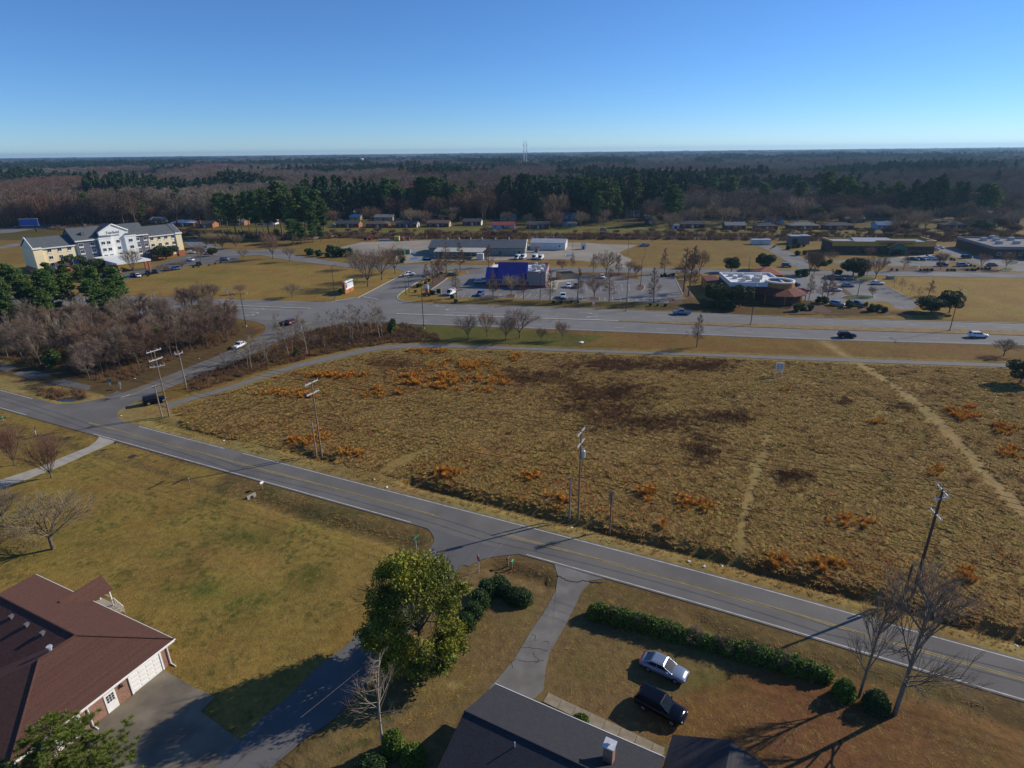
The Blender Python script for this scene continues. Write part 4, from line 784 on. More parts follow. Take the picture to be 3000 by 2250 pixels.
text('FLOWERS', 1.35, st, (24.5, -.40, 5.0), 0, 'dark_brown_wall'); text('GALLERY', 1.35, st, (34.6, -.40, 5.0), 0, 'dark_brown_wall')
for x in (3, 7, 12, 16, 21, 32.5, 36.5, 40.5, 45): window(st, x, -.001, 1.7, 2.6, 2.0, frame_m='dark_metal', mull=2)
part('door', lambda b: b.b2(27.5, 30.5, -.08, .02, 0, 2.5), 'glass_dark', st)
def _po(b): gable(b, 24.4, 33.0, -5.0, 0, 3.5, 5.6, 0, .3, .2, axis='y')
po = part('porch_roof', _po, 'terracotta', st)
part('porch_gable', lambda b: (b.add([(x, y, z) for y in (-5.05, -4.85) for x, z in ((24.6, 2.9), (32.8, 2.9), (32.8, 3.5), (28.7, 5.5), (24.6, 3.5))], [(0, 1, 2, 3, 4), (9, 8, 7, 6, 5), (0, 5, 6, 1), (1, 6, 7, 2), (2, 7, 8, 3), (3, 8, 9, 4), (4, 9, 5, 0)])), 'green_paint', st)
for x in (25.1, 32.3):
    for y in (-4.8, -1.2): part('porch_post', lambda b: b.b2(x-.3, x+.3, y-.25, y+.25, -.05, 3.3), 'green_paint', st)
part('sign_plate', lambda b: b.b2(28.1, 29.3, -5.12, -5.06, 3.7, 4.7), 'sign_blue', st); part('sign_strip', lambda b: (b.b2(38.4, 42.8, -.42, -.36, 4.0, 4.35), b.b2(43.5, 46.3, -.42, -.36, 4.25, 4.75)), 'pink_coping', st)
# ---- clinic with flat roof, cut by the right edge of the photo
cpoly = [(226, 282.7), (262, 277.5), (268, 310), (233.7, 317.8)]; c0 = cpoly[0]
cl = thing('flat_roof_clinic', 'low brown flat roofed building with rooftop units at the right edge', 'building', (*c0, 0)); cq = [(x-c0[0], y-c0[1]) for x, y in cpoly]
part('wall', lambda b: b.prism(cq, -.1, 4.4), 'dark_brown_wall', cl)
def _cpar(b):
    for i in range(4):
        a, c = np.array(cq[i]), np.array(cq[(i+1) % 4]); b.box((*(a+c)/2, 4.6), (np.linalg.norm(c-a)+.3, .4, 1.3), math.atan2(*(c-a)[::-1]))
part('parapet', _cpar, 'stucco_tan', cl); part('roof_deck', lambda b: b.prism([tuple(np.array((20, 13.5))+(np.array(p)-np.array((20, 13.5)))*.985) for p in cq], 4.35, 4.5), 'roof_grey', cl)
for k_, x, y in (('I', 1455, 540), ('I', 1590, 510), ('I', 1645, 545), ('I', 1690, 590), ('I', 1870, 535), ('I', 1955, 590)):
    p = g(k_, x, y, 4.6); part('rooftop_unit', lambda b: (b.box((p[0]-c0[0], p[1]-c0[1], 5.2), (2.3, 2.0, 1.5)), b.tube((p[0]-c0[0], p[1]-c0[1], 5.95), (p[0]-c0[0], p[1]-c0[1], 6.1), .6, .6, 10)), 'hvac_grey', cl)
for i in range(7): window(cl, 3+4.6*i, -(3+4.6*i)*5.2/36-.02, 1.8, 1.4, 1.3).rotation_euler = (0, 0, -math.atan2(5.2, 36))
part('blue_canopy', lambda b: hip(b, 11.5, 19, -7.5, -2.2, 3.2, 4.8, 0, .3), 'roof_blue', cl)
for x in (11.8, 18.7):
    part('canopy_post', lambda b: b.tube((x, -7.2, -.05), (x, -7.2, 3.2), .16, .16, 8), 'white_trim', cl)
# ---- white cargo container pair and grey brick block left of the store
for k_, x0, x1, y, lb, m_, h_, d_ in (('G', 1305, 1440, 605, 'white cargo container, left of the end-to-end pair by the railway', 'white_metal', 2.7, 3), ('G', 1450, 1595, 605, 'white cargo container, right of the end-to-end pair by the railway', 'white_metal', 2.7, 3)):
    l2, r2, L2 = frame(g(k_, x0, y), g(k_, x1, y)); s_ = thing('cargo_container', lb, 'container', l2, r2, 'cargo containers')
    part('body', lambda b: b.b2(0, L2, 0, d_, .1, h_), m_, s_); part('roof', lambda b: b.b2(.05, L2-.05, .05, d_-.05, h_, h_+.06), 'galv', s_)
    rbm = MB().b2(0, .12, -.05, 0, .25, h_-.15).mesh('rib', m_)
    for i in range(int(L2/.6)): obj('rib', rbm, s_, (.3+.6*i, 0, 0))
l2, r2, L2 = frame(g('H', 335, 600), g('H', 625, 600)); s_ = thing('block_building', 'low grey block building behind the planted corner of the store drive', 'building', l2, r2)
part('wall', lambda b: b.b2(0, L2, 0, 6, -.1, 4.2), 'roof_grey', s_); part('roof', lambda b: (b.b2(-.2, L2*.6, -.2, 6.2, 4.2, 4.4), b.b2(L2*.6+.05, L2+.2, -.2, 6.2, 4.2, 4.6)), 'metal_roof_grey', s_); part('door', lambda b: b.b2(1, 3.6, -.05, .02, 0, 3), 'shade_dark', s_)
# ---- ranch houses behind the railway
def ranch(k, x0, x1, y, wall, roof, label, style='gable', depth=8.5, e=2.6, rise=1.7, end=None, nwin=3, porch=False, chim=False):
    l2, r2, L2 = frame(g(k, x0, y), g(k, x1, y)); s = thing('ranch_house', label, 'house', l2, r2, 'houses behind the railway')
    if style == 'gable':
        part('wall', lambda b: b.b2(0, L2, 0, depth, -.1, e), wall, s); part('roof', lambda b: gable(b, 0, L2, 0, depth, e+.02, e+rise, 0, .4), roof, s)
        part('gable_end', lambda b: [b.poly(P) for P in ([(L2-.02, 0, e), (L2-.02, depth, e), (L2-.02, depth/2, e+rise-.05)], [(.02, depth, e), (.02, 0, e), (.02, depth/2, e+rise-.05)])]+([b.b2(L2, L2+.05, .1, depth-.1, 0, e)] if end else []), end or wall, s)
    else:
        part('wall', lambda b: b.b2(0, L2, 0, depth, -.1, e), wall, s); part('roof', lambda b: hip(b, 0, L2, 0, depth, e, e+rise, 0, .5), roof, s)
    for i in range(nwin): window(s, L2*(i+.6)/(nwin+.6), -.001, 1.45, 1.3, 1.0)
    part('door', lambda b: b.b2(L2*.52-.5, L2*.52+.5, -.06, .02, 0, 2.05), 'white_trim' if wall.startswith('brick') else 'shade_dark', s)
    window(s, L2+.06, depth*.45, 1.45, 1.1, 1.0, '+x')
    if porch:
        part('porch_roof', lambda b: b.box((L2*.5, -1.1, e-.1), (L2*.45, 2.3, .14)), roof, s)
        for t in (.3, .5, .7): part('porch_post', lambda b: b.tube((L2*t, -2.1, -.05), (L2*t, -2.1, e-.1), .08, .08, 6), 'white_trim', s)
    if chim: part('chimney', lambda b: b.b2(L2*.25, L2*.25+.9, -.5, .4, 0, e+rise+.8), 'brick_red', s)
    return s
H_ = [('D', 195, 560, 478, 'brick_red', 'roof_dark', 'dark roofed brick house with orange brick gable at the row\'s left end', dict(end='brick_orange')),
      ('D', 680, 1040, 482, 'brick_red', 'roof_brown', 'brick house with brown hipped roof and orange end wall', dict(style='hip')),
      ('D', 1165, 1500, 480, 'brick_dark', 'roof_dark', 'dark brick house with bright white gable end', dict(end='siding_white')),
      ('D', 1660, 2020, 472, 'brick_dark', 'roof_brown', 'long brown roofed brick house with cream gable end', dict(end='siding_tan')),
      ('D', 415, 585, 362, 'siding_yellow', 'roof_blue', 'small yellow house with blue-grey roof behind the brick row', dict(depth=6)),
      ('D', 810, 1110, 368, 'siding_tan', 'roof_grey', 'tan walled house behind the hipped brick house', dict(end='siding_tan', style='gable')),
      ('D', 1230, 1575, 358, 'brick_dark', 'roof_dark', 'dark house with tan gable behind the white-gabled house', dict(end='siding_tan')),
      ('D', 1720, 1960, 290, 'siding_white', 'roof_white', 'white roofed house half hidden behind the big pines', dict(end='siding_white')),
      ('D', 230, 480, 240, 'siding_white', 'roof_white', 'pale house far back at the left of the pines', dict()),
      ('E', 585, 880, 335, 'brick_dark', 'roof_dark', 'dark roofed house with white gable beside the tall pole pair', dict(end='siding_white')),
      ('E', 1055, 1420, 392, 'siding_blue', 'roof_red', 'pale blue house with red roof beyond the warehouse', dict(end='brick_dark')),
      ('E', 1195, 1440, 255, 'siding_tan', 'roof_grey', 'grey roofed house with open porch behind the red roofed one', dict(porch=True)),
      ('E', 1620, 1985, 385, 'brick_red', 'roof_dark', 'brick house with pale blue porch beyond the warehouse end', dict(porch=True)),
      ('F', 250, 505, 228, 'siding_blue', 'roof_grey', 'grey roofed house with white gable and brick end', dict(end='brick_orange')),
      ('F', 260, 490, 362, 'siding_green', 'roof_grey', 'green-grey house in the shade of the middle pines', dict(style='hip')),
      ('F', 1610, 1765, 310, 'brick_dark', 'roof_dark', 'small dark square house near the orange grass patch', dict(depth=7, nwin=1)),
      ('F', 1290, 1520, 190, 'siding_tan', 'roof_grey', 'low house in the trees above the orange grass', dict()),
      ('G', 220, 590, 355, 'brick_dark', 'roof_dark', 'long dark house with white gable right of the blue shed', dict(end='siding_white')),
      ('G', 905, 1215, 375, 'brick_dark', 'roof_grey', 'dark house with pale grey roof left of the tall double pole', dict()),
      ('G', 1375, 1700, 385, 'brick_dark', 'roof_dark', 'dark roofed house with small white carport right of the double pole', dict(style='hip')),
      ('G', 1045, 1260, 262, 'siding_green', 'roof_dark', 'dark house with pale hip behind the double pole', dict(style='hip')),
      ('G', 1560, 1780, 275, 'siding_blue', 'roof_dark', 'bluish house deep in the trees behind the dark roofed row', dict()),
      ('H', 330, 770, 378, 'brick_red', 'roof_grey', 'brick house with pale blue-grey hipped roof in mid row', dict(style='hip')),
      ('H', 870, 1300, 378, 'brick_dark', 'roof_dark', 'dark house with white hip corner behind the yellow store', dict(style='hip')),
      ('H', 1150, 1470, 272, 'brick_red', 'roof_dark', 'brick house with a row of white windows behind the store', dict(nwin=4)),
      ('H', 1650, 1890, 372, 'siding_blue', 'roof_blue', 'house with bright blue roof behind the yellow store', dict()),
      ('I', 380, 545, 245, 'siding_tan', 'roof_grey', 'pale roofed house behind the brush right of the store', dict(style='hip')),
      ('I', 860, 1210, 372, 'brick_dark', 'roof_dark', 'dark house with low roof between store and clinic', dict(style='hip')),
      ('I', 1700, 2000, 285, 'brick_dark', 'roof_grey', 'grey hipped house behind the clinic', dict(style='hip')),
      ('I', 1540, 1735, 195, 'siding_blue', 'roof_white', 'pale blue house in the trees far behind the clinic', dict()),
      ('B', 780, 960, 300, 'brick_orange', 'roof_white', 'orange brick house with white roof behind the hotel', dict(end='siding_white')),
      ('B', 1120, 1480, 350, 'brick_red', 'roof_white', 'brick house with pale hipped roof right of the hotel', dict(style='hip', chim=True)),
      ('B', 1520, 1790, 372, 'brick_orange', 'roof_dark', 'dark roofed brick house with chimney left of the pines', dict(chim=True)),
      ('C', 480, 640, 610, 'brick_orange', 'roof_grey', 'orange brick house behind the left pine trunks', dict()),
      ('C', 960, 1120, 600, 'siding_white', 'roof_grey', 'white house glimpsed between the pine trunks', dict(end='siding_white')),
      ('C', 1420, 1600, 590, 'siding_tan', 'roof_grey', 'tan house behind the right pine trunks', dict(end='siding_tan'))]
for k_, a_, b_, y_, w_, r_, lb, kw in H_: ranch(k_, a_, b_, y_, w_, r_, lb, **kw)
# ---- near brick house with brown hipped roof (lower left)
E1 = g('L', 1127, 490, 2.9); E4 = g('L', 245, 78, 2.9); d_ = E1-E4; rz = math.atan2(d_[1], d_[0])
bh = thing('brick_house', 'brick house with brown hipped shingle roof and white garage doors', 'house', (E1[0], E1[1], 0), rz); e, r = 2.9, 5.5
A, B, Lr = (-6.2, -5.3, r), (-6.2, -8.6, r), (-20, -5.3, r); X1 = -24.2
fac = {'far': [(0, 0, e), A, Lr, (X1, 0, e)][::-1], 'right': [(0, -14.8, e), (0, 0, e), A, B], 'hip': [(-12.4, -14.8, e), (0, -14.8, e), B], 'wing': [(-12.4, -10.6, e), (-12.4, -14.8, e), B, A], 'near': [(X1, -10.6, e), (-12.4, -10.6, e), A, Lr], 'left': [(X1, 0, e), (X1, -10.6, e), Lr]}
fac['far'] = [(0, 0, e), (X1, 0, e), Lr, A]
for nm, P in fac.items():
    mb = MB(); n_ = len(P); mb.add(P+[(x, y, z-.14) for x, y, z in P], [tuple(range(n_)), tuple(range(2*n_-1, n_-1, -1))]+[(i, n_+i, n_+(i+1) % n_, (i+1) % n_) for i in range(n_)]); mb.build('roof_slope', 'shingle_brown', bh)
part('wall', lambda b: (b.prism([(-.5, -.5), (-.5, -14.3), (-11.9, -14.3), (-11.9, -10.1), (X1+.5, -10.1), (X1+.5, -.5)], -.1, e),), 'brick_house', bh)
part('gutter', lambda b: (b.tube((.03, .1, e-.1), (.03, -14.8, e-.1), .07, .07, 6), b.tube((X1, .05, e-.1), (0, .05, e-.1), .07, .07, 6), b.b2(-.5, .02, -14.7, -.02, e-.30, e-.16), b.b2(X1, -.52, -.5, .02, e-.30, e-.16)), 'white_trim', bh)
for y in (-.7, -8.6): part('downspout', lambda b: (b.tube((-.38, y, .1), (-.38, y, 2.6), .06, .06, 6), b.tube((-.38, y, 2.6), (.0, y, 2.85), .06, .06, 6), b.tube((-.38, y, .12), (.35, y, .05), .06, .06, 6)), 'white_trim', bh)
part('ridge_cap', lambda b: (b.path([(0, 0, e+.03), (A[0], A[1], r+.03), (B[0], B[1], r+.03), (0, -14.8, e+.03)], .09, 5), b.tube((A[0], A[1], r+.03), (Lr[0], Lr[1], r+.03), .09, .09, 5)), 'shingle_brown', bh)
pm = MB().add([(-.34, 0, -.19), (.34, 0, -.19), (.34, 0, .19), (-.34, 0, .19), (-.27, -.02, -.12), (.27, -.02, -.12), (.27, -.02, .12), (-.27, -.02, .12)], [(0, 1, 5, 4), (1, 2, 6, 5), (2, 3, 7, 6), (3, 0, 4, 7), (4, 5, 6, 7)]).mesh('panel', 'white_trim')
for yc in (-3.1, -11.0):
    gd = part('garage_door', lambda b: (b.b2(-.52, -.46, yc-1.55, yc+1.55, 0, 2.2)), 'white_trim', bh)
    part('door_frame', lambda b: (b.b2(-.5, -.38, yc-1.7, yc-1.55, 0, 2.3), b.b2(-.5, -.38, yc+1.55, yc+1.7, 0, 2.3), b.b2(-.5, -.38, yc-1.7, yc+1.7, 2.2, 2.35)), 'white_trim', bh)
    for i in range(4):
        for j in range(4): obj('panel', pm, gd, (-.458, yc-1.14+.76*i, .29+.53*j), math.pi/2)
dd = part('door', lambda b: b.b2(-.52, -.44, -7.15, -6.1, 0, 2.1), 'white_trim', bh)
pn = MB().b2(-.1, .1, -.012, 0, -.12, .12).mesh('pane', 'glass_dark')
for i in range(3):
    for j in range(3): obj('pane', pn, dd, (-.438, -6.88+.25*i, 1.2+.29*j), math.pi/2)
part('door_handle', lambda b: b.tube((-.44, -6.2, 1.0), (-.38, -6.2, 1.0), .04, .04, 8), 'galv', dd)
part('wall_lamp', lambda b: (b.b2(-.48, -.3, -5.6, -5.4, 1.75, 2.05), b.add([(-.5, -5.62, 2.05), (-.28, -5.62, 2.05), (-.28, -5.38, 2.05), (-.5, -5.38, 2.05), (-.39, -5.5, 2.2)], [(0, 1, 4), (1, 2, 4), (2, 3, 4), (3, 0, 4)])), 'dark_metal', bh)
mat('roof_vent_metal', (.20, .20, .20), .5, .1, 3, metal=.3)
for i, x in enumerate((-10.0, -12.7, -15.4, -18.1)): part('roof_vent', lambda b: (b.b2(x-.14, x+.14, -6.45, -6.17, 4.8, 5.25), b.b2(x-.2, x+.2, -6.5, -6.1, 5.25, 5.32)), 'roof_vent_metal', bh)
part('roof_vent', lambda b: (b.tube((-6.6, -7.4, 5.0), (-6.6, -7.4, 5.75), .16, .16, 8), b.tube((-6.6, -7.4, 5.75), (-6.6, -7.4, 5.9), .26, .26, 8)), 'galv', bh)
part('porch_roof', lambda b: gable(b, -15.9, -13.5, -2.2, 2.0, 2.95, 4.2, 0, .2, .12, axis='y'), 'shingle_brown', bh)
for x in (-15.9, -13.5): part('porch_post', lambda b: b.tube((x, 1.9, -.1), (x, 1.9, 2.95), .09, .09, 6), 'white_trim', bh)
part('porch_gable', lambda b: b.poly([(-13.5, 2.0, 2.95), (-15.9, 2.0, 2.95), (-14.7, 2.0, 4.1)]), 'white_trim', bh)
part('porch_deck', lambda b: (b.b2(-16, -13.3, -.4, 2.1, -.1, .7), b.b2(-13.3, -12.9, .5, 2.1, -.1, .5), b.b2(-12.9, -12.5, .5, 2.1, -.1, .3)), 'concrete', bh)
part('stair_rail', lambda b: [b.tube((-13.3, y, 1.6), (-11.9, y, 1.0), .05, .05, 5) for y in (.55, 2.05)]+[b.tube((-13.3+.2*i, y, 0), (-13.3+.2*i, y, 1.6-.085*i), .025, .025, 4) for i in range(8) for y in (.55, 2.05)]+[b.tube((-13.3, 2.05, 1.6), (-15.9, 2.05, 1.6), .05, .05, 5)], 'white_trim', bh)
part('cross_gable', lambda b: gable(b, -21.5, -15.6, -14.6, -7, 2.95, 4.8, 0, .3, .12, axis='y'), 'shingle_brown', bh); part('cross_wall', lambda b: gable_wall(b, -21.2, -15.9, -14.3, -10, 2.9, 4.7, axis='y'), 'brick_house', bh)
# ---- grey roofed house at the bottom edge
p0 = g('M', 1220, 1005, 2.8); p1 = g('M', 2212, 1435, 2.8); loc, rz, L = frame(p0, p1)
gh = thing('grey_roof_house', 'charcoal shingle roofed house with brick chimney at the bottom edge', 'house', loc, rz); dep = 10.6
k_ = (5.0-2.8)/(dep/2)
for nm, P in {'far': [(15.8, 0, 2.8), (-.0, 0, 2.8), (-.0, -dep/2, 5.0), (15.8, -dep/2, 5.0)], 'near': [(-.0, -dep, 2.8), (15.8, -dep, 2.8), (15.8, -dep/2, 5.0), (-.0, -dep/2, 5.0)]}.items():
    MB().add(P+[(x, y, z-.16) for x, y, z in P], [(0, 1, 2, 3), (7, 6, 5, 4), (0, 4, 5, 1), (1, 5, 6, 2), (2, 6, 7, 3), (3, 7, 4, 0)]).build('roof_slope', 'shingle_charcoal', gh)
part('wall', lambda b: (gable_wall(b, .5, 15.4, -dep+.5, -.5, 2.62, 4.85)), 'brick_house', gh)
part('fascia', lambda b: (b.b2(-.05, 15.8, 0, .06, 2.6, 2.84),), 'white_trim', gh)
part('ridge_cap', lambda b: b.tube((0, -dep/2, 5.02), (15.8, -dep/2, 5.02), .1, .1, 5), 'shingle_charcoal', gh)
def gl_(p): v = np.array([p[0]-loc[0], p[1]-loc[1]]); c, s = math.cos(rz), math.sin(rz); return v[0]*c+v[1]*s, -v[0]*s+v[1]*c
ccx, ccy = gl_(g('M', 1955, 1480, 4.5))
ch = part('chimney', lambda b: b.b2(ccx-.38, ccx+.38, ccy-.38, ccy+.38, 3.6, 5.9), 'brick_house', gh)
part('chimney_cap', lambda b: (b.b2(ccx-.46, ccx+.46, ccy-.46, ccy+.46, 5.9, 6.02), b.tube((ccx, ccy, 6.02), (ccx, ccy, 6.22), .12, .12, 8), b.tube((ccx, ccy, 6.22), (ccx, ccy, 6.26), .22, .22, 8)), 'galv', ch)
vx, vy = gl_(g('M', 1345, 1410, 4.7)); part('vent_pipe', lambda b: b.tube((vx, vy, 4.2), (vx, vy, 5.2), .05, .05, 8), 'galv', gh)
part('wing_wall', lambda b: gable_wall(b, 16.3, 24.6, -dep, 2.1, 2.5, 4.3, axis='y'), 'brick_house', gh)
for P in ([(15.83, 2.6, 2.5), (15.83, -dep-.4, 2.5), (20.4, -dep-.4, 4.5), (20.4, 2.6, 4.5)], [(25.0, -dep-.4, 2.5), (25.0, 2.6, 2.5), (20.4, 2.6, 4.5), (20.4, -dep-.4, 4.5)]):
    MB().add(P+[(x, y, z-.14) for x, y, z in P], [(0, 1, 2, 3), (7, 6, 5, 4), (0, 4, 5, 1), (1, 5, 6, 2), (2, 6, 7, 3), (3, 7, 4, 0)]).build('roof_slope', 'shingle_charcoal', gh)
for x in (3, 8, 12): window(gh, x, -.49, 1.4, 1.4, 1.1, '+y')
# ---- far white buildings, water towers and mast
for k_, x0, x1, y, h_, lb in (('1', 850, 890, 262, 5, 'small white building at the left end of the far commercial strip'), ('1', 940, 1010, 276, 6, 'long white building of the far strip left of the middle'), ('1', 1085, 1160, 276, 7, 'white building beside the dark pines of the far strip'), ('1', 1225, 1265, 272, 5, 'small white building right of the far dark pines'), ('2', 660, 780, 250, 7, 'long white flat roofed building far behind the middle pines'), ('2', 1000, 1110, 265, 6, 'low grey building far behind the middle wood'), ('2', 320, 370, 185, 10, 'red roofed building near the horizon'), ('3', 0, 290, 245, 7, 'very long pale blue-white roof far behind the right wood'), ('3', 1005, 1125, 240, 7, 'white building near the right horizon pines'), ('3', 1255, 1335, 230, 7, 'pale building at the far right clearing'), ('2', 2065, 2150, 238, 6, 'pale blue building at the far middle right')):
    l2, r2, L2 = frame(g(k_, x0, y), g(k_, x1, y)); s_ = thing('far_building', lb, 'building', l2, r2, 'far pale buildings in the wood')
    part('wall', lambda b: b.b2(0, L2, 0, L2*.4, -.1, h_), 'siding_white', s_); part('roof', lambda b: gable(b, 0, L2, 0, L2*.4, h_+.05, h_+1.6, 0, .5, .3), 'roof_white' if 'red' not in lb else 'roof_red', s_)
def water_tower(k, x, ytop, ybase, dist, lb, r_=7):
    d = ray(k, x, ytop); t = dist/np.hypot(d[0], d[1]); h = CAM_H+d[2]*t; s = thing('water_tower', lb, 'water tower', (d[0]*t, d[1]*t, 0))
    part('stem', lambda b: (b.tube((0, 0, 0), (0, 0, 3), 5, 2, 12), b.tube((0, 0, 3), (0, 0, h-2*r_), 2, 2, 12)), 'siding_blue', s)
    rg_ = [[(r_*math.sin(math.pi*i/10)*math.cos(2*math.pi*j/16), r_*math.sin(math.pi*i/10)*math.sin(2*math.pi*j/16), h-r_-r_*.8*math.cos(math.pi*i/10)) for j in range(16)] for i in range(11)]
    mb = MB(); mb.loft(rg_, 0, False, False); mb.build('tank', 'siding_white', s, True)
    part('band', lambda b: b.tube((0, 0, h-r_-.8), (0, 0, h-r_+.8), r_*1.02, r_*1.02, 16), 'siding_blue', s)
water_tower('2', 135, 136, 190, 2500, 'white water tower above the left middle horizon', 13)
water_tower('1', 1090, 145, 160, 5200, 'tiny white water tower on the left horizon', 12)
md = ray('2', 1189, 22); t_ = 1750/np.hypot(md[0], md[1]); mh = CAM_H+md[2]*t_
ms = thing('radio_mast', 'thin grey lattice radio mast rising above the middle horizon', 'mast', (md[0]*t_, md[1]*t_, 0))
def _mast(b):
    w = 5.0; P = [(w*math.cos(a), w*math.sin(a)) for a in (0, 2.094, 4.189)]
    for x, y in P: b.tube((x, y, 0), (x, y, mh), .55, .4, 4)
    n_ = int(mh/8)
    for i in range(n_):
        z = i*8
        for j in range(3): (x0, y0), (x1, y1) = P[j], P[(j+1) % 3]; b.tube((x0, y0, z), (x1, y1, z+8), .22, .22, 3)
part('lattice', _mast, 'galv', ms); part('antenna', lambda b: [b.tube((6*math.cos(a), 6*math.sin(a), z), (6*math.cos(a), 6*math.sin(a), z+4), .7, .7, 6) for a in (0, 2, 4) for z in (mh*.6, mh*.8)], 'white_metal', ms)
part('guy_base', lambda b: b.tube((0, 0, -.5), (0, 0, 1), 7, 7, 8), 'concrete', ms)
# ------------------------------------------------------------------ vehicles (nose towards local +x)
def ring_car(x, hw, zb, zs, zt, tuck=.86):
    """cross-section of a lower body at station x: half width hw, sill zb, shoulder zs, centre top zt"""
    h = [(0, zb), (hw*.80, zb), (hw*.97, zb+.12), (hw, (zb+zs)/2), (hw*.985, zs-.07), (hw*tuck, zs), (hw*.5, zt-(zt-zs)*.2), (0, zt)]
    return [(x, y, z) for y, z in h]+[(x, -y, z) for y, z in h[-2:0:-1]]
def car_proto(kind):
    """returns list of (name, mesh builder, material, smooth, children)"""
    P = []
    if kind == 'sedan': H = 1.44; L, Wd, H, belt, hood, cab = 4.75, 1.82, 1.44, .92, .90, [(-2.05, .95), (-1.15, H), (.15, H), (1.05, .97)]; wb = 2.75; wr = .32
    elif kind == 'suv': H = 1.72; L, Wd, H, belt, hood, cab = 4.75, 1.90, 1.72, 1.08, 1.08, [(-2.28, 1.08), (-1.95, H-.04), (.25, H), (1.05, 1.12)]; wb = 2.78; wr = .36
    elif kind == 'jeep': H = 1.86; L, Wd, H, belt, hood, cab = 4.5, 1.86, 1.86, 1.15, 1.12, [(-2.2, 1.15), (-2.08, H-.02), (.45, H), (.85, 1.15)]; wb = 2.8; wr = .40
    elif kind == 'van': H = 2.15; L, Wd, H, belt, hood, cab = 5.3, 1.98, 2.15, 1.15, 1.10, [(-2.62, 1.15), (-2.55, H-.03), (1.35, H), (2.1, 1.15)]; wb = 3.3; wr = .36
    elif kind == 'hatch': H = 1.52; L, Wd, H, belt, hood, cab = 4.3, 1.80, 1.52, .95, .94, [(-2.08, .97), (-1.7, H-.05), (.2, H), (1.1, .98)]; wb = 2.65; wr = .32
    else: H = 1.85; L, Wd, H, belt, hood, cab = 5.6, 1.95, 1.85, 1.12, 1.14, [(-.75, 1.14), (-.62, H), (.75, H), (1.45, 1.16)]; wb = 3.55; wr = .40
    hw = Wd/2; zb = .24 if kind in ('sedan', 'hatch') else .36; f = L/2; mb = MB(); rings = []
    ts = [(-f, .80, .55), (-f+.06, .90, .82), (-f+.35, .97, .98), (-f*.6, 1, 1), (-f*.2, 1, 1), (f*.25, 1, 1), (f*.55, .99, .985), (f*.8, .95, .93), (f-.12, .86, .80), (f, .74, .55)]
    for x, w, z in ts:
        top = (belt if x < cab[-1][0]-.1 else hood); top = top if x > -f+.1 or kind not in ('sedan',) else top
        rings.append(ring_car(x, hw*w, zb+(0 if abs(x) < f*.85 else .08), zb+(top-zb)*z*.93, zb+(top-zb)*z+.05*(z > .9)))
    mb.loft(rings); P.append(('body', mb, 'PAINT', True))
    # cabin
    c = MB(); tw = hw*(.80 if kind in ('sedan', 'hatch') else .84); bw = hw*.93; (x0, z0), (x1, z1), (x2, z2), (x3, z3) = cab
    base = [(x0, -bw*.92, z0-.03), (x3, -bw*.92, z3-.05), (x3, bw*.92, z3-.05), (x0, bw*.92, z0-.03)]
    b0 = [(x0, bw*.9), (x1, bw), (x2, bw), (x3, bw*.9)]
    zb_ = belt-.03
    vs = [(x0, -bw*.9, zb_), (x3, -bw*.9, zb_), (x3, bw*.9, zb_), (x0, bw*.9, zb_), (x1, -tw, z1-.05), (x2, -tw, z2-.05), (x2, tw, z2-.05), (x1, tw, z1-.05), ((x1+.1), -tw*.7, z1), (x2-.1, -tw*.7, z2), (x2-.1, tw*.7, z2), (x1+.1, tw*.7, z1)]
    fs = [(0, 1, 5, 4), (1, 2, 6, 5), (2, 3, 7, 6), (3, 0, 4, 7), (4, 5, 9, 8), (5, 6, 10, 9), (6, 7, 11, 10), (7, 4, 8, 11), (8, 9, 10, 11)]
    c.add(vs, fs); P.append(('roof', c, 'PAINT', False))
    V = [np.array(v) for v in vs]
    def glass(name, idx, a, b_, lo, hi, n=(0, 0, 0)):
        p, q, r_, s_ = (V[i] for i in idx)          # bottom-a, bottom-b, top-b, top-a
        m = MB(); pts = []
        for u, t in ((a, lo), (b_, lo), (b_, hi), (a, hi)):
            bo = p+(q-p)*u; to = s_+(r_-s_)*u; pts.append(tuple(bo+(to-bo)*t+np.array(n)))
        m.poly(pts); m.poly([tuple(np.array(x)-np.array(n)*1.4) for x in pts[::-1]]); P.append((name, m, 'glass_car', False))
    glass('windscreen', (1, 2, 6, 5), .02, .98, .02, .97, (.015, 0, .015)); glass('rear_window', (3, 0, 4, 7), .08, .92, .14, .93, (-.012, 0, .012))
    if kind != 'van':
        spl = [(.10, .36), (.39, .66), (.69, .93)] if kind in ('suv', 'jeep') else [(.16, .47), (.51, .86)]
        if kind == 'truck': spl = [(.14, .46), (.51, .84)]
        for a, b_ in spl: glass('side_window', (0, 1, 5, 4), a, b_, .14, .9, (0, -.012, .006)); glass('side_window', (2, 3, 7, 6), 1-b_, 1-a, .14, .9, (0, .012, .006))
    else:
        glass('side_window', (0, 1, 5, 4), .78, .95, .14, .9, (0, -.012, .006)); glass('side_window', (2, 3, 7, 6), .05, .22, .14, .9, (0, .012, .006))
    if kind == 'truck':
        m = MB(); m.b2(-2.62, -.92, -hw*.78, hw*.78, belt+.0, belt+.045); P.append(('bed_liner', m, 'plastic_black', False))
        m = MB(); m.b2(-2.7, -.85, hw*.78, hw*.96, belt-.1, belt+.13); m.b2(-2.7, -.85, -hw*.96, -hw*.78, belt-.1, belt+.13); m.b2(-2.78, -2.68, -hw*.95, hw*.95, belt-.3, belt+.13); P.append(('bed_side', m, 'PAINT', False))
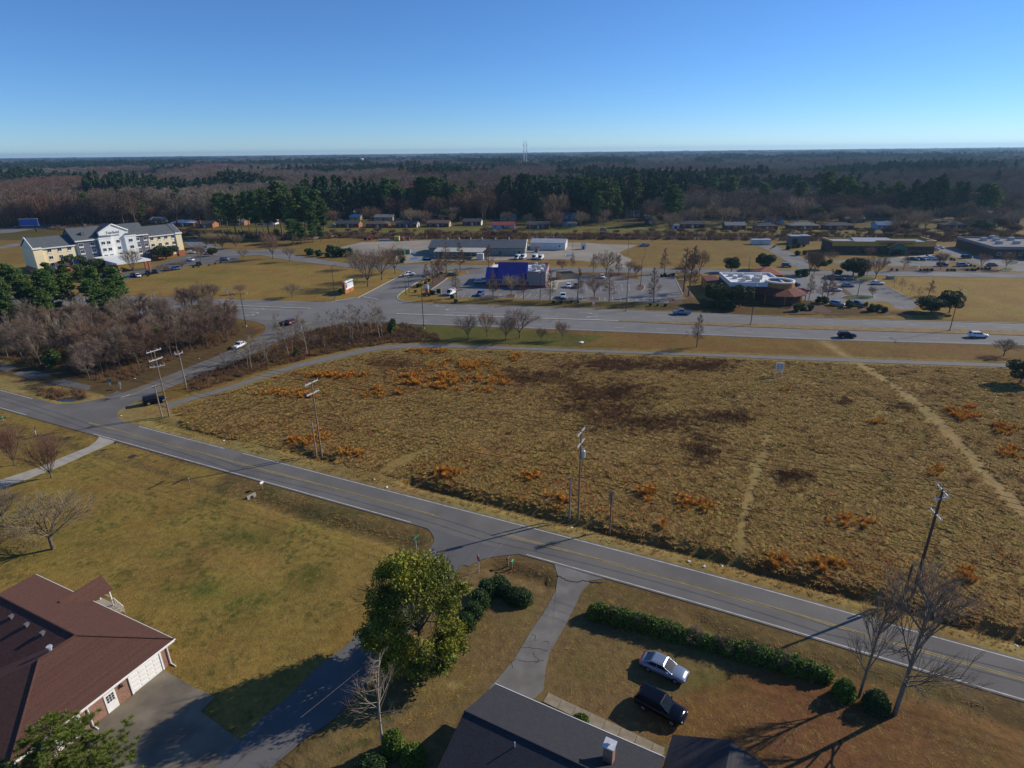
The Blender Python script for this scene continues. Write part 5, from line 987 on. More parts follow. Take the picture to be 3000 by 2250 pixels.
    for s in (-1, 1):
        m = MB(); m.add([(f-.32, s*hw*.60, hood*.70), (f-.06, s*hw*.42, hood*.66), (f-.06, s*hw*.42, hood*.80), (f-.36, s*hw*.58, hood*.90), (f-.42, s*hw*.90, hood*.70), (f-.45, s*hw*.88, hood*.86)], [(0, 1, 2, 3), (4, 0, 3, 5)] if s > 0 else [(3, 2, 1, 0), (5, 3, 0, 4)])
        m = MB().box((f-.16, s*hw*.62, hood*.70), (.22, hw*.36, .15), s*-.25); P.append(('headlight', m, 'lamp_glass', False))
        m = MB().box((-f+.12, s*hw*.66, belt*.80), (.20, hw*.32, .2), s*.2); P.append(('taillight', m, 'tail_red', False))
        m = MB().box((x3-.42, s*(hw+.06), belt+.08), (.14, .2, .13), s*.2); P.append(('mirror', m, 'PAINT', False))
    m = MB().b2(f-.06, f+.03, -hw*.42, hw*.42, .42, .62); P.append(('grille', m, 'plastic_black', False))
    m = MB(); m.b2(-f*.9, f*.88, -hw*.86, hw*.86, zb-.06, zb+.08); P.append(('underbody', m, 'plastic_black', False))
    return P, wb, wr, hw
PROTO = {}
def wheel_mesh(r):
    t = MB(); n = 18
    rg_ = [[(rad*math.cos(2*math.pi*i/n), y, rad*math.sin(2*math.pi*i/n)) for i in range(n)] for y, rad in ((-.11, r*.62), (-.12, r*.93), (-.08, r), (.08, r), (.12, r*.93), (.11, r*.62))]
    t.loft(rg_, 0, True, True); w = MB()
    for y in (-.125, .125):
        w.tube((0, y*.8, 0), (0, y, 0), r*.6, r*.55, 12)
    return t.mesh('tyre', 'tyre', True), w.mesh('rim', 'rim')
CARN = {'sedan': 'parked_sedan', 'suv': 'parked_suv', 'jeep': 'parked_jeep', 'van': 'cargo_van', 'hatch': 'parked_hatchback', 'truck': 'pickup_truck'}
CARC = {'sedan': 'car', 'suv': 'SUV', 'jeep': 'SUV', 'van': 'van', 'hatch': 'car', 'truck': 'pickup truck'}
def car(kind, colour, pos, heading, label, name=None, group=None):
    key = (kind, colour)
    if key not in PROTO:
        if kind not in PROTO: PROTO[kind] = car_proto(kind)
        P, wb, wr, hw = PROTO[kind]; PROTO[key] = [(nm, mb.mesh(nm, 'paint_'+colour+'_car' if m == 'PAINT' else m, sm)) for nm, mb, m, sm in P]
    if ('w', kind) not in PROTO: PROTO[('w', kind)] = wheel_mesh(PROTO[kind][2])
    P, wb, wr, hw = PROTO[kind]; z = max(.03, ground_z(pos[0], pos[1]) if pos[1] < 190 else .03)
    c = thing(name or CARN[kind], label, CARC[kind], (pos[0], pos[1], z), heading, group)
    for nm, me in PROTO[key]: obj(nm, me, c)
    tm, rm = PROTO[('w', kind)]
    for sx in (-1, 1):
        for sy in (-1, 1): w = obj('wheel', tm, c, (sx*wb/2+.06, sy*(hw-.10), wr)); obj('rim', rm, w)
    return c
def head(k, a, b): p, q = g(k, *a), g(k, *b); return math.atan2(q[1]-p[1], q[0]-p[0])
hs_ = math.atan2(*(g('S', 1160, 1012)-g('S', 640, 775))[[1, 0]])
wc = (g('S', 640, 775)+g('S', 1160, 1012))/2; nrm = np.array([-math.sin(hs_), math.cos(hs_), 0])
car('sedan', 'silver', wc+nrm*.82, hs_, 'silver blue sedan parked on the lawn below the long hedge')
car('suv', 'black', g('N', 70, 1045, .6), hs_-.05, 'black car parked on the lawn nearest the grey roofed house', name='parked_car')
hway = math.atan2(-.145, 1)
car('suv', 'black', g('T', 322, 228, .2), hway, 'black SUV driving on the near side of the highway', name='driving_suv'); car('suv', 'white', g('T', 1868, 228, .2), hway, 'white SUV driving on the near side of the highway', name='driving_suv')
car('truck', 'silver', g('G', 245, 1655, .2), hway+math.pi, 'silver pickup truck driving on the far side of the highway')
car('jeep', 'black', g('K', 2010, 775, .4), R(37), 'black off-road SUV stopped at the mouth of the path')
car('sedan', 'white', g('J', 560, 715, .3), head('J', (720, 640), (500, 745)), 'white sedan coming down the side road', name='driving_sedan')
car('suv', 'maroon', g('J', 1120, 465, .3), head('J', (940, 520), (1150, 430)), 'dark purple SUV turning onto the highway with a small trailer', name='driving_suv')
tp = g('J', 1030, 488, .2); tra = thing('small_trailer', 'small dark trailer towed behind the purple SUV', 'trailer', (tp[0], tp[1], .03), head('J', (940, 520), (1150, 430)))
part('box', lambda b: b.b2(-1, 1, -.7, .7, .35, 1.2), 'plastic_black', tra); part('drawbar', lambda b: b.tube((1, 0, .45), (2.2, 0, .45), .05, .05, 5), 'dark_metal', tra)
for s in (-.75, .75): part('wheel', lambda b: b.tube((0, s-.08, .28), (0, s+.08, .28), .28, .28, 14), 'tyre', tra)
WEST = math.pi
CARS = [('van', 'white', 'D', 2060, 1560, R(-115), 'white cargo van at the left end of the blue restaurant car park'), ('suv', 'blue', 'E', 868, 1462, R(-112), 'dark blue SUV parked nose-out right of the white van'), ('suv', 'white', 'E', 870, 1262, R(0), 'white car in the shadow beside the blue roof'),
        ('truck', 'white', 'F', 272, 1500, R(-95), 'white pickup parked in the near row of the blue restaurant'), ('hatch', 'white', 'F', 362, 1330, R(-95), 'white hatchback right of the blue restaurant walk'), ('suv', 'grey', 'F', 487, 1335, R(-95), 'grey SUV beside the white hatchback'), ('hatch', 'white', 'F', 910, 1180, R(-95), 'white car at the back mulch strip of the blue restaurant'),
        ('truck', 'white', 'D', 1365, 1255, R(38), 'white pickup turning out of the crossing street'), ('sedan', 'grey', 'E', 420, 1145, R(5), 'grey car behind the leafless trees left of the blue roof'),
        ('van', 'white', 'E', 1470, 875, R(-110), 'white work truck, first of four in the gravel yard'), ('van', 'white', 'E', 1568, 868, R(-110), 'white work truck, second of four in the gravel yard'), ('van', 'white', 'E', 1752, 872, R(-110), 'white work truck, third of four in the gravel yard'), ('van', 'white', 'E', 1850, 880, R(-110), 'white work truck, fourth of four in the gravel yard'),
        ('suv', 'steel', 'H', 1050, 1525, R(-42), 'blue-grey SUV at the front row of the terracotta restaurant'), ('truck', 'grey', 'H', 1335, 1525, R(-42), 'dark grey pickup right of the blue-grey SUV'), ('sedan', 'steel', 'H', 1210, 1240, R(-8), 'steel blue sedan beside the mulch divider'), ('sedan', 'white', 'H', 1655, 1205, R(-12), 'white sedan at the right kerb of the terracotta car park'), ('sedan', 'white', 'H', 1010, 1305, R(-8), 'pale sedan left of the mulch divider'), ('suv', 'grey', 'H', 1075, 1130, R(-35), 'dark SUV at the back of the terracotta car park'), ('suv', 'steel', 'H', 1195, 1130, R(-35), 'steel SUV second at the back of the terracotta car park'), ('suv', 'blue', 'H', 395, 1225, R(-10), 'bright blue car behind the terracotta skirt roof'), ('sedan', 'red', 'H', 520, 1315, R(-10), 'dark red car right of the terracotta skirt roof'), ('jeep', 'teal', 'H', 285, 940, R(-35), 'bright blue jeep parked on the turf by the store drive'),
        ('sedan', 'grey', 'I', 390, 835, R(-40), 'grey car first in the row before the yellow store'), ('sedan', 'blue', 'I', 497, 835, R(-40), 'blue car second in the row before the yellow store'), ('sedan', 'white', 'I', 597, 830, R(-40), 'white car third in the row before the yellow store'), ('suv', 'white', 'I', 692, 832, R(-40), 'white SUV fourth in the row before the yellow store'), ('sedan', 'navy', 'I', 795, 828, R(-40), 'navy car fifth in the row before the yellow store'), ('suv', 'navy', 'I', 832, 925, R(-10), 'navy SUV alone near the store mulch verge'), ('suv', 'steel', 'I', 1135, 928, R(-15), 'steel blue SUV beside the three round shrubs'), ('suv', 'black', 'I', 1200, 808, R(-5), 'black SUV in the clinic car park shade'), ('sedan', 'grey', 'I', 1590, 925, R(-2), 'dark grey car with bright sun glint before the clinic'), ('hatch', 'white', 'I', 725, 650, R(0), 'white car behind the right end of the yellow store'), ('hatch', 'white', 'I', 785, 665, R(0), 'second white car behind the right end of the yellow store'), ('hatch', 'white', 'I', 720, 685, R(0), 'third white car behind the right end of the yellow store'),
        ('hatch', 'white', 'B', 1430, 905, R(-25), 'white car alone in the hotel car park lane'), ('suv', 'steel', 'B', 1985, 898, R(-12), 'grey-blue SUV at the right end of the hotel car park'), ('suv', 'black', 'B', 1565, 975, R(-50), 'black SUV at the hotel car park edge'), ('sedan', 'silver', 'B', 1225, 1035, R(-50), 'silver car in the hotel front row'), ('sedan', 'blue', 'B', 1160, 1045, R(-50), 'blue car in the hotel front row'), ('sedan', 'maroon', 'B', 1050, 1060, R(-50), 'maroon car in the hotel front row'), ('sedan', 'navy', 'B', 850, 1095, R(-50), 'navy car right of the hotel canopy'), ('sedan', 'black', 'B', 740, 1115, R(-50), 'black car right of the hotel canopy'), ('sedan', 'navy', 'B', 500, 1155, R(-50), 'navy car before the hotel canopy'), ('hatch', 'white', 'B', 585, 1165, R(-50), 'white car before the hotel canopy'),
        ('sedan', 'white', 'B', 1660, 710, R(-50), 'white car in the hotel rear row, topmost'), ('sedan', 'white', 'B', 1690, 752, R(-50), 'white car in the hotel rear row, middle'), ('sedan', 'red', 'B', 1705, 795, R(-50), 'red car in the hotel rear row, lowest'), ('suv', 'white', 'B', 1455, 785, R(-20), 'white SUV at the corner of the hotel'), ('suv', 'black', 'A', 1440, 1175, R(-50), 'black car behind the hotel pines'), ('sedan', 'blue', 'A', 1500, 1235, R(-50), 'blue car behind the hotel pines'), ('sedan', 'red', 'A', 1340, 1195, R(-50), 'red car behind the hotel pines'), ('suv', 'silver', 'A', 1640, 1245, R(-50), 'silver car behind the hotel pines'),
        ('suv', 'steel', 'F', 930, 415, R(-5), 'blue-grey SUV on the green strip by the railway'), ('sedan', 'navy', 'A', 280, 375, R(-8), 'dark car on the distant road beyond the hotel'), ('suv', 'steel', 'D', 240, 365, R(10), 'blue-grey car by the yellow house'), ('sedan', 'white', 'D', 165, 440, R(-30), 'white car beside the leftmost brick house'), ('sedan', 'white', 'D', 1350, 462, R(0), 'white car before the white-gabled house'), ('truck', 'steel', 'F', 1590, 670, R(180), 'blue truck cab on the grass by the net fence'), ('sedan', 'white', 'F', 1350, 165, R(-10), 'white car in the trees above the orange grass'), ('hatch', 'white', 'F', 1625, 185, R(-10), 'white car beside the small dark square house')]
for kd, cl_, k_, x, y, hd, lb in CARS: car(kd, cl_, g(k_, x, y, .15), hd, lb)
# yard machines
for k_, x, y, cl_, lb in (('D', 690, 685, 'orange', 'orange tractor at the back of the gravel yard'), ('E', 575, 495, 'yellow', 'yellow excavator beside the railway brush')):
    p = g(k_, x, y); t = thing('tractor' if 'tractor' in lb else 'excavator', lb, 'machine', (p[0], p[1], .02), R(20))
    part('chassis', lambda b: (b.b2(-1.6, 1.9, -.5, .5, .7, 1.5), b.b2(.3, 1.9, -.55, .55, 1.2, 1.9)), 'paint_'+cl_+'_car', t); part('cab', lambda b: (b.b2(-1.3, .1, -.7, .7, 2.6, 2.75), b.b2(-1.2, -.0, -.6, .6, 1.5, 1.6)), 'paint_'+cl_+'_car', t)
    for sx in (-1.25, 0): 
        for sy in (-.6, .6): part('cab_post', lambda b: b.tube((sx, sy, 1.5), (sx, sy, 2.65), .05, .05, 4), 'plastic_black', t)
    part('loader_arm', lambda b: (b.tube((0, -.6, 1.5), (3.2, -.6, 1.0), .12, .12, 5), b.tube((0, .6, 1.5), (3.2, .6, 1.0), .12, .12, 5), b.b2(3.1, 3.7, -1, 1, .3, 1.1)), 'paint_'+cl_+'_car', t)
    for sx, r_ in ((-1.0, .85), (1.4, .55)):
        for sy in (-.85, .85): part('wheel', lambda b: b.tube((sx, sy-.2, r_), (sx, sy+.2, r_), r_, r_, 14), 'tyre', t)
for k_, x, y, w, d, h, m, lb in (('D', 1220, 920, 6, 3, 2.2, 'green_paint', 'green open-top waste container in the gravel yard'), ('D', 1310, 905, 6, 3, 2.4, 'siding_green', 'dark green waste container heaped with brush'), ('D', 1180, 690, 3, 2, 2.6, 'siding_yellow', 'yellow machine crate at the back of the yard'), ('D', 1265, 695, 2, 1.5, 2.0, 'brick_orange', 'orange crate at the back of the yard'), ('D', 1365, 690, 1.2, 1.2, 2.0, 'roof_red', 'red portable cabin at the back of the yard'), ('D', 980, 695, 7, 1.5, 1.0, 'hvac_grey', 'low grey trailer at the back of the yard'), ('E', 870, 885, 3.2, 2.4, 2.9, 'white_metal', 'white storage tank cabinet by the carport'), ('H', 1850, 1125, 2.6, 1.4, 1.2, 'siding_green', 'green utility cabinet on the gold turf')):
    p = g(k_, x, y); t = thing('waste_container' if 'waste' in lb else 'yard_box' if 'back' in lb else 'cabinet', lb, 'container' if 'waste' in lb else 'box', (p[0], p[1], .01), R(-6))
    part('body', lambda b: (b.b2(-w/2, w/2, -d/2, d/2, .1, h)), m, t); part('rim', lambda b: (b.b2(-w/2-.06, w/2+.06, -d/2-.06, -d/2+.1, h-.15, h+.05), b.b2(-w/2-.06, w/2+.06, d/2-.1, d/2+.06, h-.15, h+.05)), m, t)
    part('skid', lambda b: (b.b2(-w/2, w/2, -d/2, -d/2+.2, 0, .1), b.b2(-w/2, w/2, d/2-.2, d/2, 0, .1)), 'dark_metal', t)
# ------------------------------------------------------------------ utility poles along the road
rdir = np.array([.905, -.426])
def pole(k, bx, by, tx, ty, label, arms=(), r=.16, m='pole_wood', extras=None, name='utility_pole', lean=None):
    b = g(k, bx, by); h = hgt(k, bx, by, tx, ty); z0 = ground_z(b[0], b[1]) if b[1] < 190 else 0
    t = thing(name, label, 'pole', (b[0], b[1], z0-.05), 0)
    lx, ly = lean or (0, 0)
    part('shaft', lambda q: q.tube((0, 0, 0), (lx, ly, h), r, r*.62, 10), m, t)
    for za, half, an, mm in arms:
        z = h+za; f_ = z/h; c = np.array([lx*f_, ly*f_]); d = np.array([math.cos(an), math.sin(an)])
        a = part('crossarm', lambda q: q.box((c[0], c[1], z), (2*half, .13, .15), an), mm, t)
        for s in (-1, -.45, .45, 1):
            p = c+d*half*.94*s; part('insulator', lambda q: (q.tube((p[0], p[1], z+.07), (p[0], p[1], z+.22), .035, .06, 6), q.tube((p[0], p[1], z+.22), (p[0], p[1], z+.34), .06, .03, 6)), 'galv', a)
    if extras: extras(t, h, lx, ly)
    return t, h
perp = math.atan2(rdir[0], -rdir[1])-math.pi/1  # across the road
AR = math.atan2(.9, .43)
tops = []
def note(k, bx, by, h, an, half, lean=(0, 0)):
    b = g(k, bx, by); tops.append((np.array([b[0]+lean[0], b[1]+lean[1]]), h, an, half))
t, h = pole('4', 1098, 820, 990, 390, 'tall wooden utility pole with pale crossarms beside the black off-road SUV', [(-.15, 1.5, AR, 'galv'), (-1.9, 1.4, AR, 'galv'), (-3.3, 1.3, AR-.5, 'galv')]); note('4', 1098, 820, h, AR, 1.5)
t, h = pole('4', 2085, 1070, 2012, 572, 'tall wooden utility pole at the left end of the field', [(-.1, 1.5, AR, 'galv'), (-1.95, 1.45, AR, 'galv')]); note('4', 2085, 1070, h, AR, 1.5)
def _tr(t, h, lx, ly):
    part('transformer', lambda q: (q.tube((.42, .05, h-4.1), (.42, .05, h-3.1), .27, .27, 12), q.tube((.42, .05, h-3.1), (.42, .05, h-2.98), .2, .1, 12), q.tube((.3, 0, h-2.98), (.3, 0, h-2.7), .04, .04, 6), q.tube((.54, 0, h-2.98), (.54, 0, h-2.7), .04, .04, 6)), 'galv', t)
t, h = pole('8', 1535, 585, 1562, 5, 'tall wooden utility pole with grey transformer in the middle of the roadside', [(-.2, 1.5, AR, 'galv'), (-1.9, 1.4, AR, 'galv')], extras=_tr); note('8', 1535, 585, h, AR, 1.5)
t, h = pole('9', 1485, 1106, 1665, 390, 'tall dark utility pole behind the bare trees at the right', [(-.2, 1.3, AR+.25, 'galv'), (-1.2, .9, AR-.9, 'galv'), (-3.2, 1.2, AR+.3, 'galv')], r=.19, m='dark_brown_wall'); note('9', 1485, 1106, h, AR, 1.3)
pole('4', 1050, 820, 985, 615, 'shorter pole leaning beside the tall pole at the crossing', [(-.4, .5, AR, 'dark_metal')], .15, 'pole_grey')
pole('4', 2050, 1065, 2008, 830, 'short plain stub pole beside the field pole', (), .15, 'pole_grey')
pole('8', 1478, 580, 1478, 298, 'short greenish stub pole beside the transformer pole', (), .16, 'pole_grey')
pole('9', 1430, 1106, 1478, 870, 'short stub pole beside the dark pole behind the bare trees', (), .17, 'dark_brown_wall')
def _nest(t, h, lx, ly):
    b = MB(); rr_ = random.Random(3)
    for i in range(260):
        a = rr_.uniform(0, 6.28); z = rr_.uniform(h-1.5, h+.2); r0 = rr_.uniform(.1, .2); L_ = rr_.uniform(.3, .8); dz = rr_.uniform(-.6, .3)
        b.tube((r0*math.cos(a), r0*math.sin(a), z), ((r0+L_*.7)*math.cos(a+.4), (r0+L_*.7)*math.sin(a+.4), z+dz), .012, .006, 3, 0, False)
    b.build('dead_vine', 'twig_grey', t)
pole('8', 1740, 662, 1724, 375, 'short broken pole topped with a tuft of dead vine', (), .15, 'pole_wood', _nest)
def _serv(t, h, lx, ly):
    for i in range(6):
        a = i*1.05; part('insulator', lambda q: (q.tube((0, 0, h-.6+.12*(i % 2)), (.85*math.cos(a), .85*math.sin(a), h-.35), .05, .05, 5), q.tube((.85*math.cos(a), .85*math.sin(a), h-.45), (.85*math.cos(a), .85*math.sin(a), h+.05), .08, .05, 6)), 'galv', t)
pole('4', 1210, 640, 1150, 400, 'grey pole crowned with a cluster of insulators at the crossing', (), .17, 'pole_grey', _serv)
# wires
def wire(p, q, sag, label, r=.024, m='wire', grp='overhead wires'):
    p, q = np.array(p), np.array(q); n_ = 16; pts = []
    for i in range(n_+1):
        t = i/n_; c = p+(q-p)*t; c = c.copy(); c[2] -= sag*4*t*(1-t); pts.append(c)
    o = MB().path([tuple(c) for c in pts], r, 4).build('overhead_wire', m); return tag(o, label, 'wire', grp)
ends = [(tops[0][0]-rdir*75+np.array([0, 1.5]), 14.2, AR, 1.5)]+tops+[(tops[-1][0]+rdir*45, 14.2, AR, 1.3)]
nm_ = ['crossing pole', 'field pole', 'transformer pole', 'dark pole']
for i in range(len(ends)-1):
    (c0_, h0, a0, f0), (c1_, h1, a1, f1) = ends[i], ends[i+1]
    where = ('from the left edge to the crossing pole', 'from the crossing pole to the field pole', 'from the field pole to the transformer pole', 'from the transformer pole to the dark pole', 'from the dark pole off the right edge')[i]
    for s, nm in ((-.94, 'near'), (0, 'middle'), (.94, 'far')):
        d0 = np.array([math.cos(a0), math.sin(a0)]); wire((*(c0_+d0*f0*s), h0+.15), (*(c1_+d0*f1*s), h1+.15), .9, nm+' high conductor '+where)
    for z, nm in ((7.6, 'upper'), (6.6, 'lower')): wire((*c0_, z), (*c1_, z), .7, nm+' slack cable '+where, .03)
wire((*g('8', 1478, 580)[:2], 6.8), (*gl_(g('M', 1100, 1200, 5))[:0], *g('M', 0, 1440, 1.0)[:2], 5.0), 1.2, 'pale service cable dropping from the stub pole over the yellow tree', .011, 'pole_grey')
# ------------------------------------------------------------------ highway lamps and small poles
def lamp(k, bx, by, tx, ty, label, two=True, m='dark_metal', arm=2.2, r=.12, an=0):
    b = g(k, bx, by); h = hgt(k, bx, by, tx, ty); z0 = ground_z(b[0], b[1]) if b[1] < 190 else 0
    t = thing('street_lamp', label, 'lamp post', (b[0], b[1], z0-.02), an, 'lamp posts')
    part('base', lambda q: q.tube((0, 0, 0), (0, 0, .5), .32, .28, 10), 'concrete', t); part('shaft', lambda q: q.tube((0, 0, .4), (0, 0, h), r, r*.6, 8), m, t)
    for s in ((-1, 1) if two else (-1,)):
        part('arm', lambda q: q.path([(0, 0, h-.1), (s*arm*.5, 0, h+.25), (s*arm, 0, h+.35)], .055, 5), m, t); part('lamp_head', lambda q: q.b2(s*arm-.35, s*arm+.35, -.16, .16, h+.28, h+.42), 'hvac_grey', t)
    return t
lamp('6', 1730, 262, 1812, -5, 'two-armed dark lamp post in the median near the white SUV', an=R(75)); lamp('6', 440, 225, 478, -35, 'two-armed dark lamp post in the median by the terracotta restaurant', an=R(75)); lamp('5', 535, 250, 518, -40, 'dark lamp post at the near verge right of the thicket', False, an=R(-100)); lamp('J', 630, 505, 568, 150, 'dark lamp post at the left corner of the crossing', True, an=R(-15)); lamp('5', 1845, 135, 1850, -150, 'dark lamp post at the far verge before the blue restaurant car park', False, an=R(80)); lamp('D', 180, 1648, 108, 1105, 'dark lamp post left of the brick monument sign', False, an=R(170))
lamp('E', 1838, 1540, 1842, 1095, 'dark lamp post before the blue restaurant wall', False, an=R(80)); lamp('F', 1530, 1315, 1552, 895, 'two-headed lamp in the kerbed mulch island', True, arm=.9, an=0); lamp('G', 1258, 1020, 1282, 805, 'lamp post between the two round evergreen trees', False, arm=1.0); lamp('H', 1358, 1385, 1392, 1160, 'lamp post in the long green island', False, arm=.9); lamp('C', 2105, 1655, 2045, 1275, 'brown lamp post on the hotel lawn', False, arm=1.6, an=R(180)) if False else None
for k_, a, b_, c_, d_, lb in (('D', 1325, 1575, 1308, 1285, 'tall thin dark post, left of the pair at the crossing street'), ('D', 1375, 1535, 1352, 1270, 'tall thin dark post, right of the pair at the crossing street'), ('5', 1392, 280, 1395, 195, 'plain wooden post on the highway verge'), ('E', 560, 460, 560, 190, 'pole with lamp left of the tall pole pair'), ('E', 928, 425, 935, -60, 'tall transmission pole, left of the pair behind the warehouse'), ('E', 955, 425, 965, -20, 'tall transmission pole, right of the pair behind the warehouse'), ('3', 458, 622, 482, 398, 'tall dark transmission pole, left of the pair by the railway'), ('3', 472, 625, 505, 402, 'tall dark transmission pole, right of the pair by the railway'), ('F', 1325, 830, 1332, 500, 'wooden pole at the gravel drive bend'), ('F', 1597, 870, 1600, 640, 'thin wooden pole on the turf by the gravel drive'), ('F', 1715, 610, 1716, 340, 'pole behind the blue truck cab'), ('E', 1672, 735, 1665, 200, 'very tall pole between warehouse and white building'), ('E', 1780, 690, 1800, 440, 'pole before the white metal building'), ('F', 430, 700, 450, 490, 'pole right of the white metal building'), ('D', 640, 365, 628, 205, 'pole behind the leftmost brick houses'), ('D', 857, 665, 842, 490, 'pole at the back edge of the yard'), ('D', 1655, 680, 1648, 495, 'pole at the yard corner near the warehouse'), ('D', 212, 870, 190, 705, 'pole near the green barrier left of the yard'), ('D', 892, 900, 880, 745, 'pole among the bare trees left of the yard'), ('G', 325, 405, 335, 150, 'pole in the brush before the long dark house'), ('H', 640, 430, 655, 250, 'pole before the pale hipped brick house'), ('G', 1005, 250, 1003, 110, 'pole behind the grey roofed dark house'), ('E', 1200, 860, 1195, 775, 'short pole before the warehouse front'), ('A', 985, 1600, 870, 1240, 'pale pole standing among the left pines'), ('I', 1290, 250, 1305, 120, 'pole behind the brick house with white windows')):
    p_ = g(k_, a, b_); hh = hgt(k_, a, b_, c_, d_); t = thing('wooden_pole', lb, 'pole', (p_[0], p_[1], (ground_z(*p_[:2]) if p_[1] < 190 else 0)-.05))
    big = 'transmission' in lb; part('shaft', lambda q: q.tube((0, 0, 0), (0, 0, hh), .28 if big else .14, .16 if big else .09, 7), 'dark_brown_wall' if big or 'dark' in lb else 'pole_wood', t)
    if hh > 6 and 'thin' not in lb: part('crossarm', lambda q: q.box((0, 0, hh-.5), (2.2, .12, .14), .1), 'pole_grey', t)
    else: part('cap', lambda q: q.tube((0, 0, hh), (0, 0, hh+.08), .12, .06, 7), 'galv', t)
# hotel flag poles
for i, (a, b_, c_, d_, m_) in enumerate(((965, 1225, 895, 930, 'flag_red'), (1100, 1120, 1040, 925, 'flag_red'), (1240, 1130, 1165, 890, 'sign_blue'))):
    if 'flag_red' not in M: mat('flag_red', (.55, .30, .34), .7, .3, 4)
    p_ = g('A', a, b_); hh = hgt('A', a, b_, c_, d_); t = thing('flag_pole', ('flag pole with striped flag, left of the three at the hotel', 'flag pole with pale flag, middle of the three at the hotel', 'flag pole with blue flag, right of the three at the hotel')[i], 'flag pole', (p_[0], p_[1], 0))
    part('shaft', lambda q: q.tube((0, 0, 0), (0, 0, hh), .12, .08, 7), 'galv', t); part('flag', lambda q: q.add([(x*.45+.1, .12*math.sin(x*1.5), hh-.15-z*1.5-.1*x) for z in (0, 1) for x in range(6)], [(i, i+1, i+7, i+6) for i in range(5)]+[(i+6, i+7, i+1, i) for i in range(5)]), m_, t)
# billboard beyond the hotel
p_ = g('A', 595, 440); t = thing('billboard', 'blue billboard on a single dark post beyond the hotel', 'billboard', (p_[0], p_[1], 0), R(10)); hh = hgt('A', 595, 440, 580, 225)
part('post', lambda q: q.tube((0, 0, 0), (0, 0, hh*.6), .5, .4, 8), 'dark_metal', t); part('panel', lambda q: q.b2(-9, 2.5, -.3, .3, hh*.52, hh), 'sign_blue', t); part('frame', lambda q: (q.b2(-9.2, 2.7, -.35, .35, hh*.5, hh*.52), q.b2(-9.2, 2.7, -.35, .35, hh, hh*1.02)), 'galv', t)
# monument sign at the crossing
p0, p1 = g('D', 345, 1555), g('D', 480, 1490); l2, r2, L2 = frame(p0, p1); t = thing('monument_sign', 'brick monument sign with white panel and teal stripe at the crossing', 'sign', l2, r2)
part('brick_base', lambda q: (q.b2(0, L2, 0, .9, -.05, 1.3), q.b2(-.1, .9, -.05, .95, 1.3, 4.2)), 'sign_brick', t); pn_ = part('panel', lambda q: q.b2(.95, L2+.1, .05, .85, 1.32, 4.4), 'sign_white', t)
part('stripe', lambda q: q.b2(1.0, L2+.12, -.01, .05, 3.45, 3.85), 'sign_teal', pn_); part('blue_field', lambda q: q.b2(1.05, 1.9, -.01, .05, 1.9, 3.3), 'sign_blue', pn_); part('text_bar', lambda q: [q.b2(2.2, L2-.3, -.01, .05, z, z+.14) for z in (2.2, 2.6, 3.0)], 'hvac_grey', pn_)
part('emblem', lambda q: q.tube((L2*.55, -.06, .65), (L2*.55, 0, .65), .35, .35, 14), 'dark_metal', t)
# sign with blue top at the restaurant entrance
p_ = g('D', 1672, 1560); t = thing('entrance_sign', 'brick pillar sign with pale blue face at the blue restaurant entrance', 'sign', (p_[0], p_[1], 0), R(-30)); part('pillar', lambda q: q.b2(-.6, .6, -.4, .4, -.05, 2.1), 'sign_brick', t); part('face', lambda q: q.b2(-.62, .62, -.42, .42, 2.1, 3.5), 'siding_blue', t); part('number_board', lambda q: q.b2(-.5, .5, -.46, -.42, 2.4, 3.1), 'sign_white', t)
p_ = g('D', 1855, 1560); t = thing('menu_board', 'yellow framed dark menu board at the car park corner', 'sign', (p_[0], p_[1], 0), R(-10)); part('board', lambda q: q.b2(-.7, .7, -.1, .1, .3, 2.0), 'shade_dark', t); part('frame', lambda q: (q.b2(-.85, -.7, -.13, .13, 0, 2.1), q.b2(.7, 1.0, -.13, .13, 0, 2.1)), 'siding_yellow', t)
# white for-sale style frame board in the field
a_, b_ = g('6', 598, 560), g('6', 642, 562); l2, r2, L2 = frame(a_, b_); hh = hgt('6', 598, 560, 606, 470)
t = thing('field_sign', 'white post frame sign with grey board standing at the top of the field', 'sign', l2, r2)
for x in (0, L2): part('post', lambda q: q.b2(x-.09, x+.09, -.09, .09, -.1, hh), 'sign_white', t)
bo = part('board', lambda q: q.b2(.1, L2-.1, -.05, .05, hh*.58, hh*.97), 'hvac_grey', t); part('board_frame', lambda q: (q.b2(.1, L2-.1, -.07, .07, hh*.97, hh), q.b2(.1, L2-.1, -.07, .07, hh*.55, hh*.58)), 'sign_white', bo)
part('text_bar', lambda q: [q.b2(.4, L2-.4, -.055, -.05, hh*z, hh*z+.05) for z in (.66, .74, .82, .9)], 'sign_white', bo)
